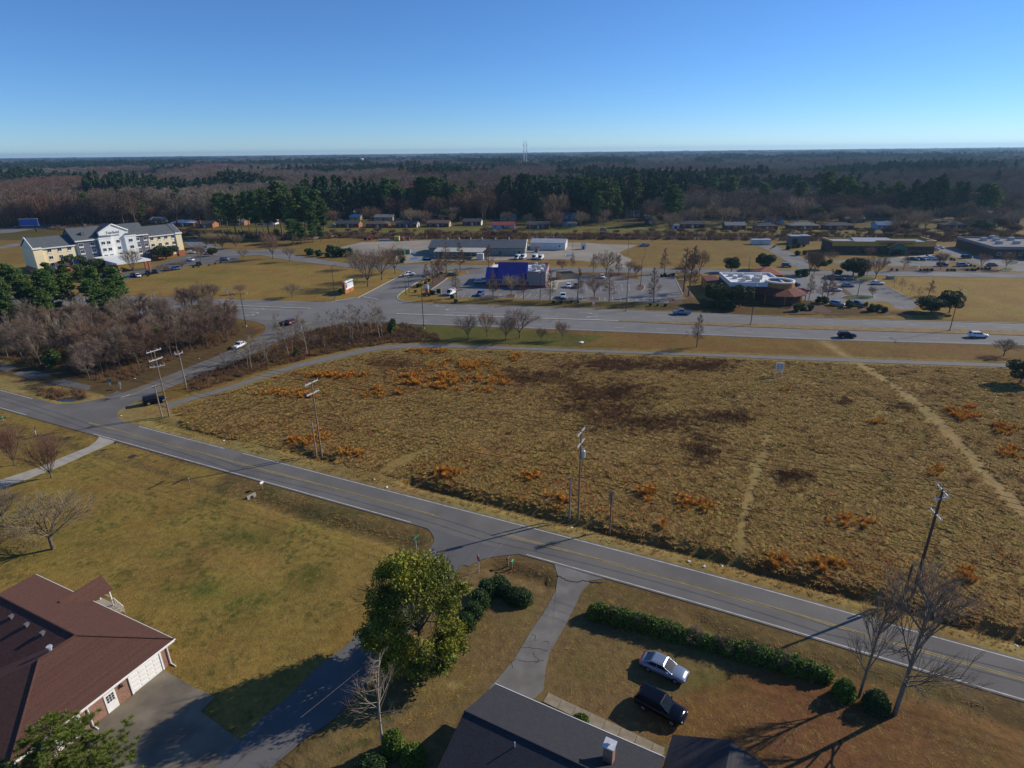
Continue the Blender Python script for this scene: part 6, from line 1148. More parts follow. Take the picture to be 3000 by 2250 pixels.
# stop sign, street signs, mailboxes
def signpost(k, bx, by, tx, ty, label, kind, an, name='road_sign'):
    p_ = g(k, bx, by); hh = hgt(k, bx, by, tx, ty); z0 = ground_z(p_[0], p_[1]) if p_[1] < 190 else 0; t = thing(name, label, 'sign', (p_[0], p_[1], z0-.05), an); part('post', lambda q: q.tube((0, 0, 0), (0, 0, hh), .045, .045, 6), 'galv' if kind != 'stop' else 'sign_white', t)
    if kind == 'stop':
        o = part('plate', lambda q: q.add([(.42*math.cos(R(22.5+45*i)), y, hh-.42+.42*math.sin(R(22.5+45*i))) for y in (-.05, -.08) for i in range(8)], [tuple(range(7, -1, -1)), tuple(range(8, 16))]+[(i, (i+1) % 8, 8+(i+1) % 8, 8+i) for i in range(8)]), 'stop_red', t); text('STOP', .28, o, (0, -.085, hh-.42), 0, 'sign_white', ext=.003)
    elif kind == 'street':
        part('blade', lambda q: q.b2(-.55, .55, -.02, .02, hh-.25, hh-.03), 'sign_green', t); part('blade', lambda q: q.box((0, 0, hh+.1), (.04, 1.1, .22)), 'sign_green', t)
    else:
        part('plate', lambda q: q.b2(-.45, .45, -.07, -.04, hh-.75, hh), {'white': 'sign_white', 'green': 'sign_green', 'blue': 'siding_blue', 'teal': 'sign_teal'}[kind], t)
    return t
signpost('8', 893, 945, 888, 833, 'red stop sign on a white post beside the yellow-green tree', 'stop', R(-62), 'stop_sign'); signpost('8', 487, 795, 482, 712, 'green crossed street name blades above the yellow-green tree', 'street', R(-25), 'street_name_sign')
signpost('K', 1565, 620, 1558, 525, 'white road sign facing away at the side road', 'white', R(150)); signpost('K', 1430, 570, 1420, 490, 'teal road sign at the thicket edge', 'teal', R(10)); signpost('K', 50, 1030, 50, 975, 'green street sign at the far left corner', 'street', R(20), 'street_name_sign'); signpost('J', 440, 195, 437, 90, 'white sign with grey back on the hotel lawn edge', 'white', R(20)); signpost('K', 470, 1210, 445, 1095, 'stop sign seen from behind at the left corner', 'stop', R(140), 'stop_sign')
signpost('H', 430, 960, 440, 885, 'small dark sign at the store drive mouth', 'teal', R(40)); signpost('F', 765, 1650, 768, 1575, 'white marker board on the highway bank', 'white', R(0))
def mailbox(k, bx, by, label, m, an, h=1.05):
    p_ = g(k, bx, by); z0 = ground_z(p_[0], p_[1]); t = thing('mailbox', label, 'mailbox', (p_[0], p_[1], z0-.05), an, 'roadside mailboxes')
    part('post', lambda q: q.b2(-.06, .06, -.06, .06, 0, h), 'pole_wood', t); rg_ = []
    for x in (-.3, .3): rg_.append([(x, -.14, h), (x, .14, h)]+[(x, .14*math.cos(a), h+.17+.14*math.sin(a)) for a in np.linspace(0, math.pi, 7)])
    o = part('box', lambda q: q.loft(rg_), m, t); part('flag', lambda q: q.b2(-.1, .14, .145, .16, h+.2, h+.3), 'stop_red', o)
mailbox('7', 760, 138, 'black mailbox beside the concrete driveway', 'plastic_black', R(65)); mailbox('7', 1700, 400, 'white mailbox at the lawn edge of the road', 'sign_white', R(65)); mailbox('8', 1105, 905, 'green topped mailbox above the round hedge', 'sign_green', R(65)); mailbox('8', 1080, 890, 'dark wooden mailbox left of the green one', 'dark_metal', R(65))
for k_, x, y, lb in (('7', 440, 78, 'round drain grate left of the concrete driveway'), ('7', 860, 192, 'round drain grate right of the concrete driveway')):
    p_ = g(k_, x, y); t = thing('drain_grate', lb, 'drain', (p_[0], p_[1], ground_z(*p_[:2])+.03)); part('ring', lambda q: q.tube((0, 0, -.1), (0, 0, .03), .75, .7, 16), 'mulch', t); part('grate', lambda q: q.tube((0, 0, .03), (0, 0, .06), .5, .5, 14), 'shade_dark', t)
p_ = g('7', 1235, 398); t = thing('marker_post', 'thin tan marker post standing in the big lawn', 'post', (p_[0], p_[1], ground_z(*p_[:2])-.05)); part('stake', lambda q: q.b2(-.05, .05, -.05, .05, 0, 1.9), 'pole_wood', t); part('cap', lambda q: q.b2(-.06, .06, -.06, .06, 1.9, 1.95), 'sign_white', t)
a_, b_ = g('7', 1600, 458), g('7', 1655, 432); l2, r2, L2 = frame(a_, b_); t = thing('culvert_end', 'concrete culvert headwall at the ditch below the white mailbox', 'culvert', l2, r2); part('headwall', lambda q: q.b2(0, L2, -.12, .12, -.7, .16), 'concrete', t); part('pipe_mouth', lambda q: q.tube((L2/2, -.14, -.3), (L2/2, .3, -.3), .3, .3, 12), 'shade_dark', t)
# litter
for i, (k_, x, y) in enumerate((('7', 1450, 82), ('8', 215, 345), ('8', 295, 393), ('8', 1495, 635), ('9', 258, 880), ('9', 138, 908), ('9', 42, 875), ('N', 2170, 675), ('N', 1475, 505), ('K', 1572, 966), ('K', 1755, 492), ('5', 1555, 340), ('J', 128, 855), ('J', 178, 1043))):
    p_ = g(k_, x, y); z0 = ground_z(p_[0], p_[1]); rr_ = random.Random(i); mb = MB(); s_ = .22 if k_ != '5' else .9
    pts = [(s_*(.6+.5*rr_.random())*math.cos(a), s_*(.6+.5*rr_.random())*math.sin(a), .05+.12*rr_.random()) for a in np.linspace(0, 5.4, 7)]
    mb.add(pts+[(0, 0, .25*s_+.12)], [(j, (j+1) % 7, 7) for j in range(7)]); o = mb.build('litter', 'sign_white'); o.location = (p_[0], p_[1], z0); tag(o, 'scrap of white litter lying in the roadside grass' if k_ != '5' else 'large white scrap lying on the highway verge', 'litter', 'roadside litter')
# ------------------------------------------------------------------ vegetation prototypes
def quads(P, U, Vv):
    """one quad per point, half axes U and V"""
    V4 = np.stack([P-U-Vv, P+U-Vv, P+U+Vv, P-U+Vv], 1).reshape(-1, 3); return V4, np.arange(len(V4)).reshape(-1, 4)
def rnd_dirs(n, rs):
    d = rs.normal(size=(n, 3)); return d/np.linalg.norm(d, axis=1)[:, None]
def leaf_quads(P, size, rs, aspect=.6, flat=0.0):
    n = len(P); a = rnd_dirs(n, rs); a[:, 2] *= (1-flat); a /= np.linalg.norm(a, axis=1)[:, None]+1e-9; b = np.cross(a, rnd_dirs(n, rs)); b /= np.linalg.norm(b, axis=1)[:, None]+1e-9
    s = (size*(.6+.8*rs.rand(n)))[:, None]; return quads(P, a*s, b*s*aspect)
class SEG:
    def __init__(s): s.a = []; s.b = []; s.r0 = []; s.r1 = []
    def add(s, a, b, r0, r1): s.a.append(a); s.b.append(b); s.r0.append(r0); s.r1.append(r1)
    def arrays(s, n=3):
        if not s.a: return np.zeros((0, 3)), np.zeros((0, 4), int)
        A = np.array(s.a); B = np.array(s.b); r0 = np.array(s.r0)[:, None]; r1 = np.array(s.r1)[:, None]; d = B-A; d /= np.linalg.norm(d, axis=1)[:, None]+1e-9
        ref = np.where(np.abs(d[:, 2:3]) < .9, np.array([[0, 0, 1.]]), np.array([[1., 0, 0]])); u = np.cross(d, ref); u /= np.linalg.norm(u, axis=1)[:, None]; w = np.cross(d, u); V = []
        for i in range(n): t = 2*math.pi*i/n; V.append(A+r0*(math.cos(t)*u+math.sin(t)*w))
        for i in range(n): t = 2*math.pi*i/n; V.append(B+r1*(math.cos(t)*u+math.sin(t)*w))
        V = np.stack(V, 1); m = len(A); base = (np.arange(m)*2*n)[:, None]; F = [np.concatenate([base+i, base+n+i, base+n+(i+1) % n, base+(i+1) % n], 1) for i in range(n)]
        return V.reshape(-1, 3), np.concatenate(F, 0)
def merge(*L):
    V = []; F = []; o = 0
    for v, f in L: V.append(v); F.append(f+o); o += len(v)
    return np.concatenate(V), np.concatenate(F)
def branch(seg, p, d, L, r, lvl, maxl, rs, kids, up, spread, taper=.62, nseg=3, twig=None, wob=.18, lenf=(.55, .8), r_min=.012):
    pts = [p]; dirs = []
    for i in range(nseg):
        d = d+rs.normal(size=3)*wob*.5; d[2] += up*.12; d = d/np.linalg.norm(d); q = pts[-1]+d*L/nseg; pts.append(q); dirs.append(d)
    rr = np.linspace(r, max(r*.45, r_min*.7), nseg+1); tgt = seg[min(lvl, len(seg)-1)]
    for i in range(nseg): tgt.add(pts[i], pts[i+1], rr[i], rr[i+1])
    if lvl >= maxl: return
    n = kids[min(lvl, len(kids)-1)]
    for j in range(n):
        t = .25+.75*(j+rs.rand())/n; f = t*nseg; i = min(int(f), nseg-1); q = pts[i]+(pts[i+1]-pts[i])*(f-i); d0 = dirs[i]
        a = rnd_dirs(1, rs)[0]; a -= d0*(a@d0); a /= np.linalg.norm(a)+1e-9; ang = spread*(.7+.6*rs.rand()); nd = d0*math.cos(ang)+a*math.sin(ang); nd[2] += up*.25; nd /= np.linalg.norm(nd)
        branch(seg, q, nd, L*(lenf[0]+(lenf[1]-lenf[0])*rs.rand())*(1.15-.45*t), max(rr[i]*taper, r_min), lvl+1, maxl, rs, kids, up, spread, taper, max(2, nseg-1), twig, wob, lenf, r_min)
def bare_tree(seed, h, kind='spread', r_min=.014):
    """trunk (levels 0,1) and crown (finer levels) of a leafless tree standing at the origin"""
    rs = np.random.RandomState(seed); s = [SEG(), SEG(), SEG()]
    if kind == 'spread':
        tr = h*.22; branch(s, np.zeros(3), np.array([0, 0, 1.]), tr, h*.022, 0, 0, rs, [0], .3, .5, nseg=2, wob=.05); top = s[0].b[-1]
        for j in range(7):
            a = 2*math.pi*(j+rs.rand()*.6)/7; d = np.array([math.cos(a)*.62, math.sin(a)*.62, 1.0]); d /= np.linalg.norm(d)
            branch(s, top-np.array([0, 0, h*.05*rs.rand()]), d, h*.5, h*.012, 1, 4, rs, [0, 6, 5, 4], .35, .55, r_min=r_min)
    elif kind == 'cone':
        branch([s[0]], np.zeros(3), np.array([0, 0, 1.]), h, h*.016, 0, 0, rs, [0], .2, .5, nseg=6, wob=.04); spine = [np.zeros(3)]+[np.array(b) for b in s[0].b]
        for j in range(46):
            t = .2+.8*(j+rs.rand())/46; f = t*6; i = min(int(f), 5); q = spine[i]+(spine[i+1]-spine[i])*(f-i); a = rs.rand()*6.28; L = h*.22*(1.08-t)**.75*(.7+.5*rs.rand()); d = np.array([math.cos(a), math.sin(a), .35+.3*t])
            branch(s, q, d/np.linalg.norm(d), L, .05*h/10, 1, 3, rs, [0, 6, 4], .25, .6, r_min=r_min, nseg=2)
    elif kind == 'vase':
        tr = h*.12; branch(s, np.zeros(3), np.array([0, 0, 1.]), tr, h*.02, 0, 0, rs, [0], .3, .5, nseg=2, wob=.05); top = s[0].b[-1]
        for j in range(12):
            a = 2*math.pi*(j+rs.rand())/12; k = .18+.5*rs.rand(); d = np.array([math.cos(a)*k, math.sin(a)*k, 1.0]); d /= np.linalg.norm(d)
            branch(s, top, d, h*.62, h*.008, 1, 3, rs, [0, 9, 6], .5, .42, r_min=r_min)
    elif kind == 'dome':
        for j in range(9):
            a = 2*math.pi*(j+rs.rand())/9; k = .35+.6*rs.rand(); d = np.array([math.cos(a)*k, math.sin(a)*k, 1.0]); d /= np.linalg.norm(d); st = np.array([.0, 0, h*.25])
            branch(s, st, d, h*.55, h*.013, 1, 4, rs, [0, 6, 5, 4], .2, .6, r_min=r_min)
        s[0].add(np.zeros(3), np.array([0, 0, h*.27]), h*.03, h*.022)
    elif kind == 'thin':
        branch([s[0]], np.zeros(3), np.array([.03, .02, 1.]), h, h*.009, 0, 0, rs, [0], .2, .5, nseg=6, wob=.08); spine = [np.zeros(3)]+[np.array(b) for b in s[0].b]
        for j in range(22):
            t = .3+.7*(j+rs.rand())/22; f = t*6; i = min(int(f), 5); q = spine[i]+(spine[i+1]-spine[i])*(f-i); a = rs.rand()*6.28; d = np.array([math.cos(a), math.sin(a), .9])
            branch(s, q, d/np.linalg.norm(d), h*.24*(1.15-t*.8), h*.0035, 1, 3, rs, [0, 5, 3], .4, .5, r_min=r_min, nseg=2)
    elif kind == 'near':
        branch([s[0]], np.zeros(3), np.array([.02, .01, 1.]), h*.85, h*.019, 0, 0, rs, [0], .3, .5, nseg=6, wob=.07); spine = [np.zeros(3)]+[np.array(b) for b in s[0].b]
        for j in range(15):
            t = .25+.75*(j+rs.rand())/15; f = t*6; i = min(int(f), 5); q = spine[i]+(spine[i+1]-spine[i])*(f-i); a = rs.rand()*6.28; d = np.array([math.cos(a), math.sin(a), .8+.4*t])
            branch(s, q, d/np.linalg.norm(d), h*.36*(1.2-t*.55)*(.6+.6*rs.rand()), h*.0075, 1, 4, rs, [0, 6, 5, 3], .35, .5, r_min=r_min)
    elif kind == 'tall':
        branch([s[0]], np.zeros(3), np.array([.05, .02, 1.]), h*.8, h*.017, 0, 0, rs, [0], .2, .5, nseg=6, wob=.1); spine = [np.zeros(3)]+[np.array(b) for b in s[0].b]
        for j in range(26):
            t = .28+.72*(j+rs.rand())/26; f = t*6; i = min(int(f), 5); q = spine[i]+(spine[i+1]-spine[i])*(f-i); a = rs.rand()*6.28; d = np.array([math.cos(a), math.sin(a), .55+.4*t])
            branch(s, q, d/np.linalg.norm(d), h*.34*(1.2-t*.55)*(.6+.6*rs.rand()), h*.0065, 1, 4, rs, [0, 6, 5, 3], .3, .55, r_min=r_min)
    # trim everything to the wanted height
    allb = np.array([b for q in s for b in q.b]); k = h/allb[:, 2].max(); out = []
    for q in s: v, f = q.arrays(5 if q is s[0] else 3); out.append((v*k, f))
    trunk = merge(out[0], out[1]) if len(out[1][0]) else out[0]; return trunk, out[2] if len(out[2][0]) else out[1]
def pine(seed, h, n_leaf=5200, low=.32, width=.13, leaf=.34):
    rs = np.random.RandomState(seed); s = SEG(); x = rs.normal(size=2)*.012
    for i in range(6): a = np.array([x[0]*h*(i/6)**2, x[1]*h*(i/6)**2, h*.97*i/6]); b = np.array([x[0]*h*((i+1)/6)**2, x[1]*h*((i+1)/6)**2, h*.97*(i+1)/6]); s.add(a, b, h*.014*(1-.14*i), h*.014*(1-.14*(i+1)))
    P = []; nb = 56 if n_leaf > 2000 else 30
    for j in range(nb):
        t = low+(1-low)*(j+rs.rand())/nb; tt = (t-low)/(1-low); L = h*width*(1-abs(tt-.42)**1.7*1.7)*(.55+.75*rs.rand()); L = max(L, h*.03); a = rs.rand()*6.28; d = np.array([math.cos(a), math.sin(a), .15+.35*tt]); p0 = np.array([x[0]*h*t*t, x[1]*h*t*t, h*t*.97]); p1 = p0+d*L
        s.add(p0, p1, h*.0035, h*.0012)
        for c in range(3):
            q = p0+d*L*(.5+.25*c); nn = n_leaf//(nb*3); o = rs.normal(size=(nn, 3))*np.array([1, 1, .5])*h*.024; P.append(q+o)
    P = np.concatenate(P); return s.arrays(5), leaf_quads(P, np.full(len(P), leaf*h/22), rs, .38)
def leafy(seed, h, w, n, leaf, trunk=.25, gap=.0, lobes=14):
    rs = np.random.RandomState(seed); s = SEG(); s.add(np.zeros(3), np.array([0, 0, h*trunk*1.3]), h*.035, h*.022); P = []; cz = h*(trunk+(1-trunk)/2); hz = h*(1-trunk)/2
    for j in range(lobes):
        d = rnd_dirs(1, rs)[0]; c = np.array([d[0]*w*.5*.62, d[1]*w*.5*.62, cz+d[2]*hz*.62]); s.add(np.array([0, 0, h*trunk]), c, h*.012, h*.004); m = n//lobes; u = rnd_dirs(m, rs); r = (.55+.45*rs.rand(m)**.5)[:, None]*np.array([w*.21, w*.21, hz*.42])*(.8+.5*rs.rand()); P.append(c+u*r)
    P = np.concatenate(P); P[:, 2] = np.maximum(P[:, 2], h*.06); return s.arrays(5), leaf_quads(P, np.full(len(P), leaf), rs, .65)
TREE = {}
def proto(key, arr, tm, cm):
    (tv, tf), (cv, cf) = arr; TREE[key] = (npmesh('trunk', tv, tf, tm), npmesh('crown', cv, cf, cm), float(max(cv[:, 2].max(), tv[:, 2].max())), float(np.abs(cv[:, :2]).max()))
for i in range(3):
    proto(('spread', i), bare_tree(10+i, 9, 'spread', .022), 'trunk_bark', ('twig_brown', 'twig_grey', 'twig_brown')[i]); proto(('cone', i), bare_tree(20+i, 10, 'cone', .018), 'trunk_bark', ('twig_red', 'twig_brown', 'twig_red')[i])
    proto(('thin', i), bare_tree(30+i, 10, 'thin', .02), 'pale_bark', 'twig_grey'); proto(('tall', i), bare_tree(40+i, 13, 'tall', .017), 'trunk_bark', ('twig_brown', 'twig_grey', 'twig_brown')[i])
    proto(('pine', i), pine(50+i, 22), 'trunk_bark', 'needle_green')
for i in range(2):
    proto(('vase', i), bare_tree(60+i, 7, 'vase', .012), 'trunk_bark', 'twig_red'); proto(('dome', i), bare_tree(70+i, 5, 'dome', .014), 'trunk_bark', ('twig_grey', 'twig_tan')[i]); proto(('ever', i), leafy(80+i, 7, 8, 6500, .15, .18, 30), 'trunk_bark', 'leaf_evergreen'); proto(('shrub', i), leafy(90+i, 2, 2.2, 900, .11, .02, 12), 'trunk_bark', 'leaf_box')
proto(('conifer', 0), leafy(95, 4, 2.4, 1200, .16, .03, 14), 'trunk_bark', 'needle_green'); proto(('olive', 0), bare_tree(99, 6, 'vase', .03), 'pale_bark', 'twig_tan')
proto(('bush', 0), bare_tree(101, 3, 'dome', .02), 'trunk_bark', 'brush_brown'); proto(('bush', 1), bare_tree(102, 3, 'dome', .02), 'trunk_bark', 'twig_brown')
_trs = random.Random(11)
NAME = {'spread': 'bare_tree', 'cone': 'bare_conical_tree', 'thin': 'bare_sapling', 'tall': 'bare_tree', 'pine': 'pine_tree', 'vase': 'bare_vase_tree', 'dome': 'bare_crape_myrtle', 'ever': 'evergreen_tree', 'shrub': 'evergreen_shrub', 'conifer': 'small_conifer', 'olive': 'pale_twiggy_tree', 'bush': 'bare_bush'}
def put(kind, i, pos, h, label, group=None, wf=1.0, rz=None):
    tm, cm, ph, pw = TREE[(kind, i % sum(1 for k in TREE if k[0] == kind))]; s = h/ph; z0 = ground_z(pos[0], pos[1]) if pos[1] < 190 else 0
    t = thing(NAME[kind], label, 'shrub' if kind in ('shrub', 'bush') else 'tree', (pos[0], pos[1], z0-.05), _trs.random()*6.28 if rz is None else rz, group); t.scale = (s*wf, s*wf, s); obj('trunk', tm, t); obj('crown', cm, t); return t
_ti = [0]
def tree(kind, k, bx, by, ty, label, group=None, wf=1.0, tx=None):
    p = g(k, bx, by); h = hgt(k, bx, by, bx if tx is None else tx, ty); _ti[0] += 1; return put(kind, _ti[0], p, max(h, .6), label, group, wf)
# ---- street trees of the two restaurants and the streets behind
for k, x, y, ty, lb in (('E', 320, 1120, 590, 'bare conical tree at the top of the restaurant mulch strip'), ('E', 545, 1090, 590, 'bare conical tree on the rounded kerb left of the blue roof'), ('E', 215, 1205, 760, 'bare conical tree, third down the mulch strip'), ('E', 185, 1190, 780, 'thin bare conical tree close beside the third of the mulch strip'), ('E', 100, 1290, 900, 'bare conical tree, fourth down the mulch strip'), ('E', 5, 1310, 950, 'bare conical tree lowest on the mulch strip'), ('E', 485, 1510, 1020, 'bare conical tree beside the white van'), ('E', 1075, 1525, 1050, 'broad bare conical tree before the blue roof'), ('E', 1570, 1530, 1090, 'bare conical tree before the tan restaurant wall'), ('E', 2000, 1560, 1030, 'bare forked conical tree before the restaurant\'s right wall'), ('E', 1005, 1010, 620, 'bare conical tree behind the blue roof'), ('F', 510, 1555, 1010, 'bare conical tree right of the white pickup'), ('F', 1020, 1575, 1010, 'tall bare conical tree in the middle of the near row'), ('F', 1740, 1590, 1000, 'wide bare conical tree at the right end of the near row'), ('F', 1915, 1115, 690, 'bare conical tree on the far side of the frontage road bend'), ('F', 765, 1100, 790, 'reddish bare conical tree left of the big brown tree'), ('F', 1175, 1135, 800, 'slender bare conical tree at the gravel drive mouth'), ('F', 430, 1030, 770, 'bare conical tree behind the bin store'), ('H', 620, 1440, 1050, 'bare conical tree left of three by the terracotta skirt roof'), ('H', 815, 1450, 1060, 'bare conical tree middle of three by the terracotta car park'), ('H', 890, 1480, 960, 'reddish bare conical tree right of three by the terracotta car park'), ('H', 1460, 1080, 800, 'thin bare conical tree, left of two on the green island'), ('H', 1500, 1080, 815, 'thin bare conical tree, right of two on the green island'), ('I', 240, 990, 680, 'bare conical tree on the store mulch verge, left'), ('6', 90, 370, 150, 'bare conical tree alone on the highway verge'), ('G', 345, 1390, 610, 'tall bare conical tree between the two restaurants')): tree('cone', k, x, y, ty, lb, 'bare conical street trees')
tree('cone', 'G', 270, 1320, 640, 'second tall bare conical tree between the two restaurants', 'bare conical street trees', 1.2)
for k, x, y, ty, lb, wf in (('E', 1370, 1470, 1120, 'spreading bare tree on the kerbed island before the blue restaurant', 1), ('F', 975, 1130, 735, 'big round brown bare tree at the gravel drive', 1.15), ('F', 1450, 1180, 930, 'spreading bare tree right of the gravel drive', 1), ('F', 1355, 1110, 900, 'reddish bare tree left of the spreading one at the gravel drive', 1), ('F', 780, 1500, 1140, 'spreading bare tree on the near kerbed island', 1.1), ('F', 260, 1060, 870, 'wide bare tree behind the restaurant corner', 1.2), ('D', 710, 1440, 830, 'big spreading bare tree above the monument sign', 1.0), ('D', 935, 1330, 790, 'spreading bare tree, second from the monument sign', .95), ('D', 1150, 1225, 745, 'spreading bare tree, third from the monument sign', 1.0), ('D', 510, 1150, 815, 'bare tree on the hotel drive left of the spreading three', 1.0), ('H', 1630, 1130, 750, 'large spreading bare tree at the corner of the gold turf', .95), ('H', 625, 1060, 640, 'grey bare tree behind the terracotta hip roof', .8), ('H', 700, 1050, 700, 'second grey bare tree behind the terracotta hip roof', .8), ('G', 510, 1060, 680, 'bare tree left of the white restaurant roof', .8), ('I', 800, 990, 690, 'bare tree on the store verge below the car row', 1.0), ('I', 1420, 960, 720, 'bare tree between store and clinic lots', .9), ('I', 1790, 980, 690, 'bare tree at the clinic entrance island', .8), ('C', 1105, 1150, 690, 'bare tree at the bend of the hotel drive', .9), ('C', 1380, 1200, 930, 'small grey bare tree beside the hotel drive', .9), ('C', 625, 1145, 975, 'reddish small bare tree at the hotel lot corner', 1.3), ('H', 1580, 1400, 1220, 'small bare tree in the terracotta car park', .9), ('5', 820, 320, 160, 'bare tree, leftmost of the group on the highway verge', 1.1), ('5', 945, 300, 138, 'slender bare tree, second on the highway verge', .8), ('5', 1065, 322, 165, 'bare tree, third on the highway verge', 1.0), ('5', 1155, 310, 112, 'largest bare tree on the highway verge', 1.1), ('5', 1295, 330, 240, 'tiny bare tree right of the verge group', .8), ('5', 1435, 325, 190, 'bare tree, last on the right of the verge group', .8), ('E', 545, 905, 760, 'grey bare tree under the carport edge', 1.3), ('H', 950, 880, 690, 'wide bare tree before the left part of the yellow store', 1.2), ('H', 1530, 800, 620, 'bare tree before the middle of the yellow store', 1.0), ('B', 520, 1140, 690, 'bare tree before the hotel canopy', .8), ('B', 1600, 930, 620, 'bare tree in the hotel car park', .8), ('B', 975, 1110, 950, 'low brown bare tree at the hotel front row', 1.8), ('B', 1290, 1030, 900, 'small reddish bare tree at the hotel lot edge', 1.5)): tree('spread', k, x, y, ty, lb, 'bare spreading trees', wf)
for k, x, y, ty, lb in (('I', 100, 1260, 1060, 'small bare tree, first of the row along the gold turf kerb'), ('I', 215, 1320, 1110, 'small bare tree, second of the row along the gold turf kerb'), ('I', 345, 1370, 1190, 'small bare tree, third of the row along the gold turf kerb'), ('I', 485, 1420, 1240, 'small bare tree, fourth of the row along the gold turf kerb')): tree('thin', k, x, y, ty, lb, 'saplings along the gold turf', 1.6)
tree('cone', 'I', 625, 1380, 1130, 'wide pinkish bare tree at the end of the gold turf row', None, 1.6)
for k, x, y, ty, lb in (('J', 290, 165, 40, 'domed bare crape myrtle left of the white lawn sign'), ('J', 570, 150, 40, 'domed bare crape myrtle above the crossing lamp post'), ('J', 1130, 190, 20, 'domed bare crape myrtle nearest the monument sign'), ('J', 85, 150, 40, 'domed bare crape myrtle at the left of the hotel lawn'), ('6', 2080, 425, 302, 'dark domed bare crape myrtle at the right end of the path'), ('7', 30, 625, 400, 'bare crape myrtle at the left edge of the big lawn'), ('7', 345, 792, 440, 'pale-trunked bare crape myrtle leaning on the big lawn')): tree('dome', k, x, y, ty, lb, 'bare crape myrtles', 1.25, tx=(200 if 'leaning' in lb else None))
for k, x, y, ty, lb, wf in (('7', 95, 245, -50, 'reddish bare vase-shaped tree at the left edge of the lawn', 1.0), ('7', 335, 330, 5, 'reddish bare vase-shaped tree beside the concrete driveway', 1.1)): tree('vase', k, x, y, ty, lb, 'bare vase-shaped trees', wf)
for k, x, y, ty, lb in (('B', 1700, 690, 430, 'pale twiggy tree, left of the group behind the hotel lot'), ('B', 1840, 700, 440, 'pale twiggy tree, middle of the group behind the hotel lot'), ('B', 1950, 710, 440, 'pale twiggy tree, right of the group behind the hotel lot'), ('C', 520, 980, 730, 'pale twiggy tree standing apart right of the hotel lot')): tree('olive', k, x, y, ty, lb, 'pale twiggy trees', 1.5)
for k, x, y, ty, lb, wf in (('G', 995, 1020, 785, 'round dark evergreen tree left of the lamp behind the white roof', 1.0), ('G', 1500, 980, 730, 'round dark evergreen tree right of the lamp behind the white roof', 1.0), ('G', 420, 950, 745, 'evergreen tree behind the tall bare conical pair', .8), ('G', 760, 1510, 1180, 'dark evergreen tree before the terracotta restaurant, left', 1.1), ('G', 1125, 1555, 1205, 'dark evergreen tree before the terracotta restaurant, right', 1.0), ('H', 1290, 1080, 800, 'wide dark evergreen tree on the frontage road verge', 1.3), ('H', 760, 980, 790, 'half bare evergreen tree behind the terracotta car park', 1.2), ('I', 660, 1645, 1385, 'dark low evergreen tree at the corner of the gold turf', 1.5), ('I', 935, 1640, 1285, 'open evergreen tree beside the two-armed lamp', 1.0), ('B', 1040, 880, 645, 'broad dark evergreen tree before the hotel\'s right wing', 1.5), ('A', 1200, 1080, 800, 'broad evergreen tree before the hotel\'s grey bay', 1.3), ('A', 1560, 1080, 860, 'evergreen tree left of the hotel canopy', 1.3), ('6', 2185, 605, 440, 'dark evergreen tree at the right edge below the path', 1.0), ('B', 1790, 830, 690, 'small orange-green tree in the hotel lot', 1.0)): tree('ever', k, x, y, ty, lb, 'round evergreen trees', wf)
tree('conifer', '5', 330, 285, 180, 'small green conifer at the right end of the roadside strip'); tree('conifer', 'J', 1180, 820, 740, 'low green shrubby conifer among the roadside saplings', None, 1.3); tree('conifer', 'J', 2190, 560, 420, 'green cedar at the end of the roadside saplings') if False else None
tree('conifer', 'D', 285, 1570, 1450, 'rounded dark shrub left of the monument sign', None, 1.4); tree('conifer', 'H', 1480, 1560, 1465, 'dark upright yew beside the dark grey pickup', None, 1.1); tree('conifer', 'K', 700, 330, 90, 'yellow-green small tree at the thicket edge', None, 1.4)
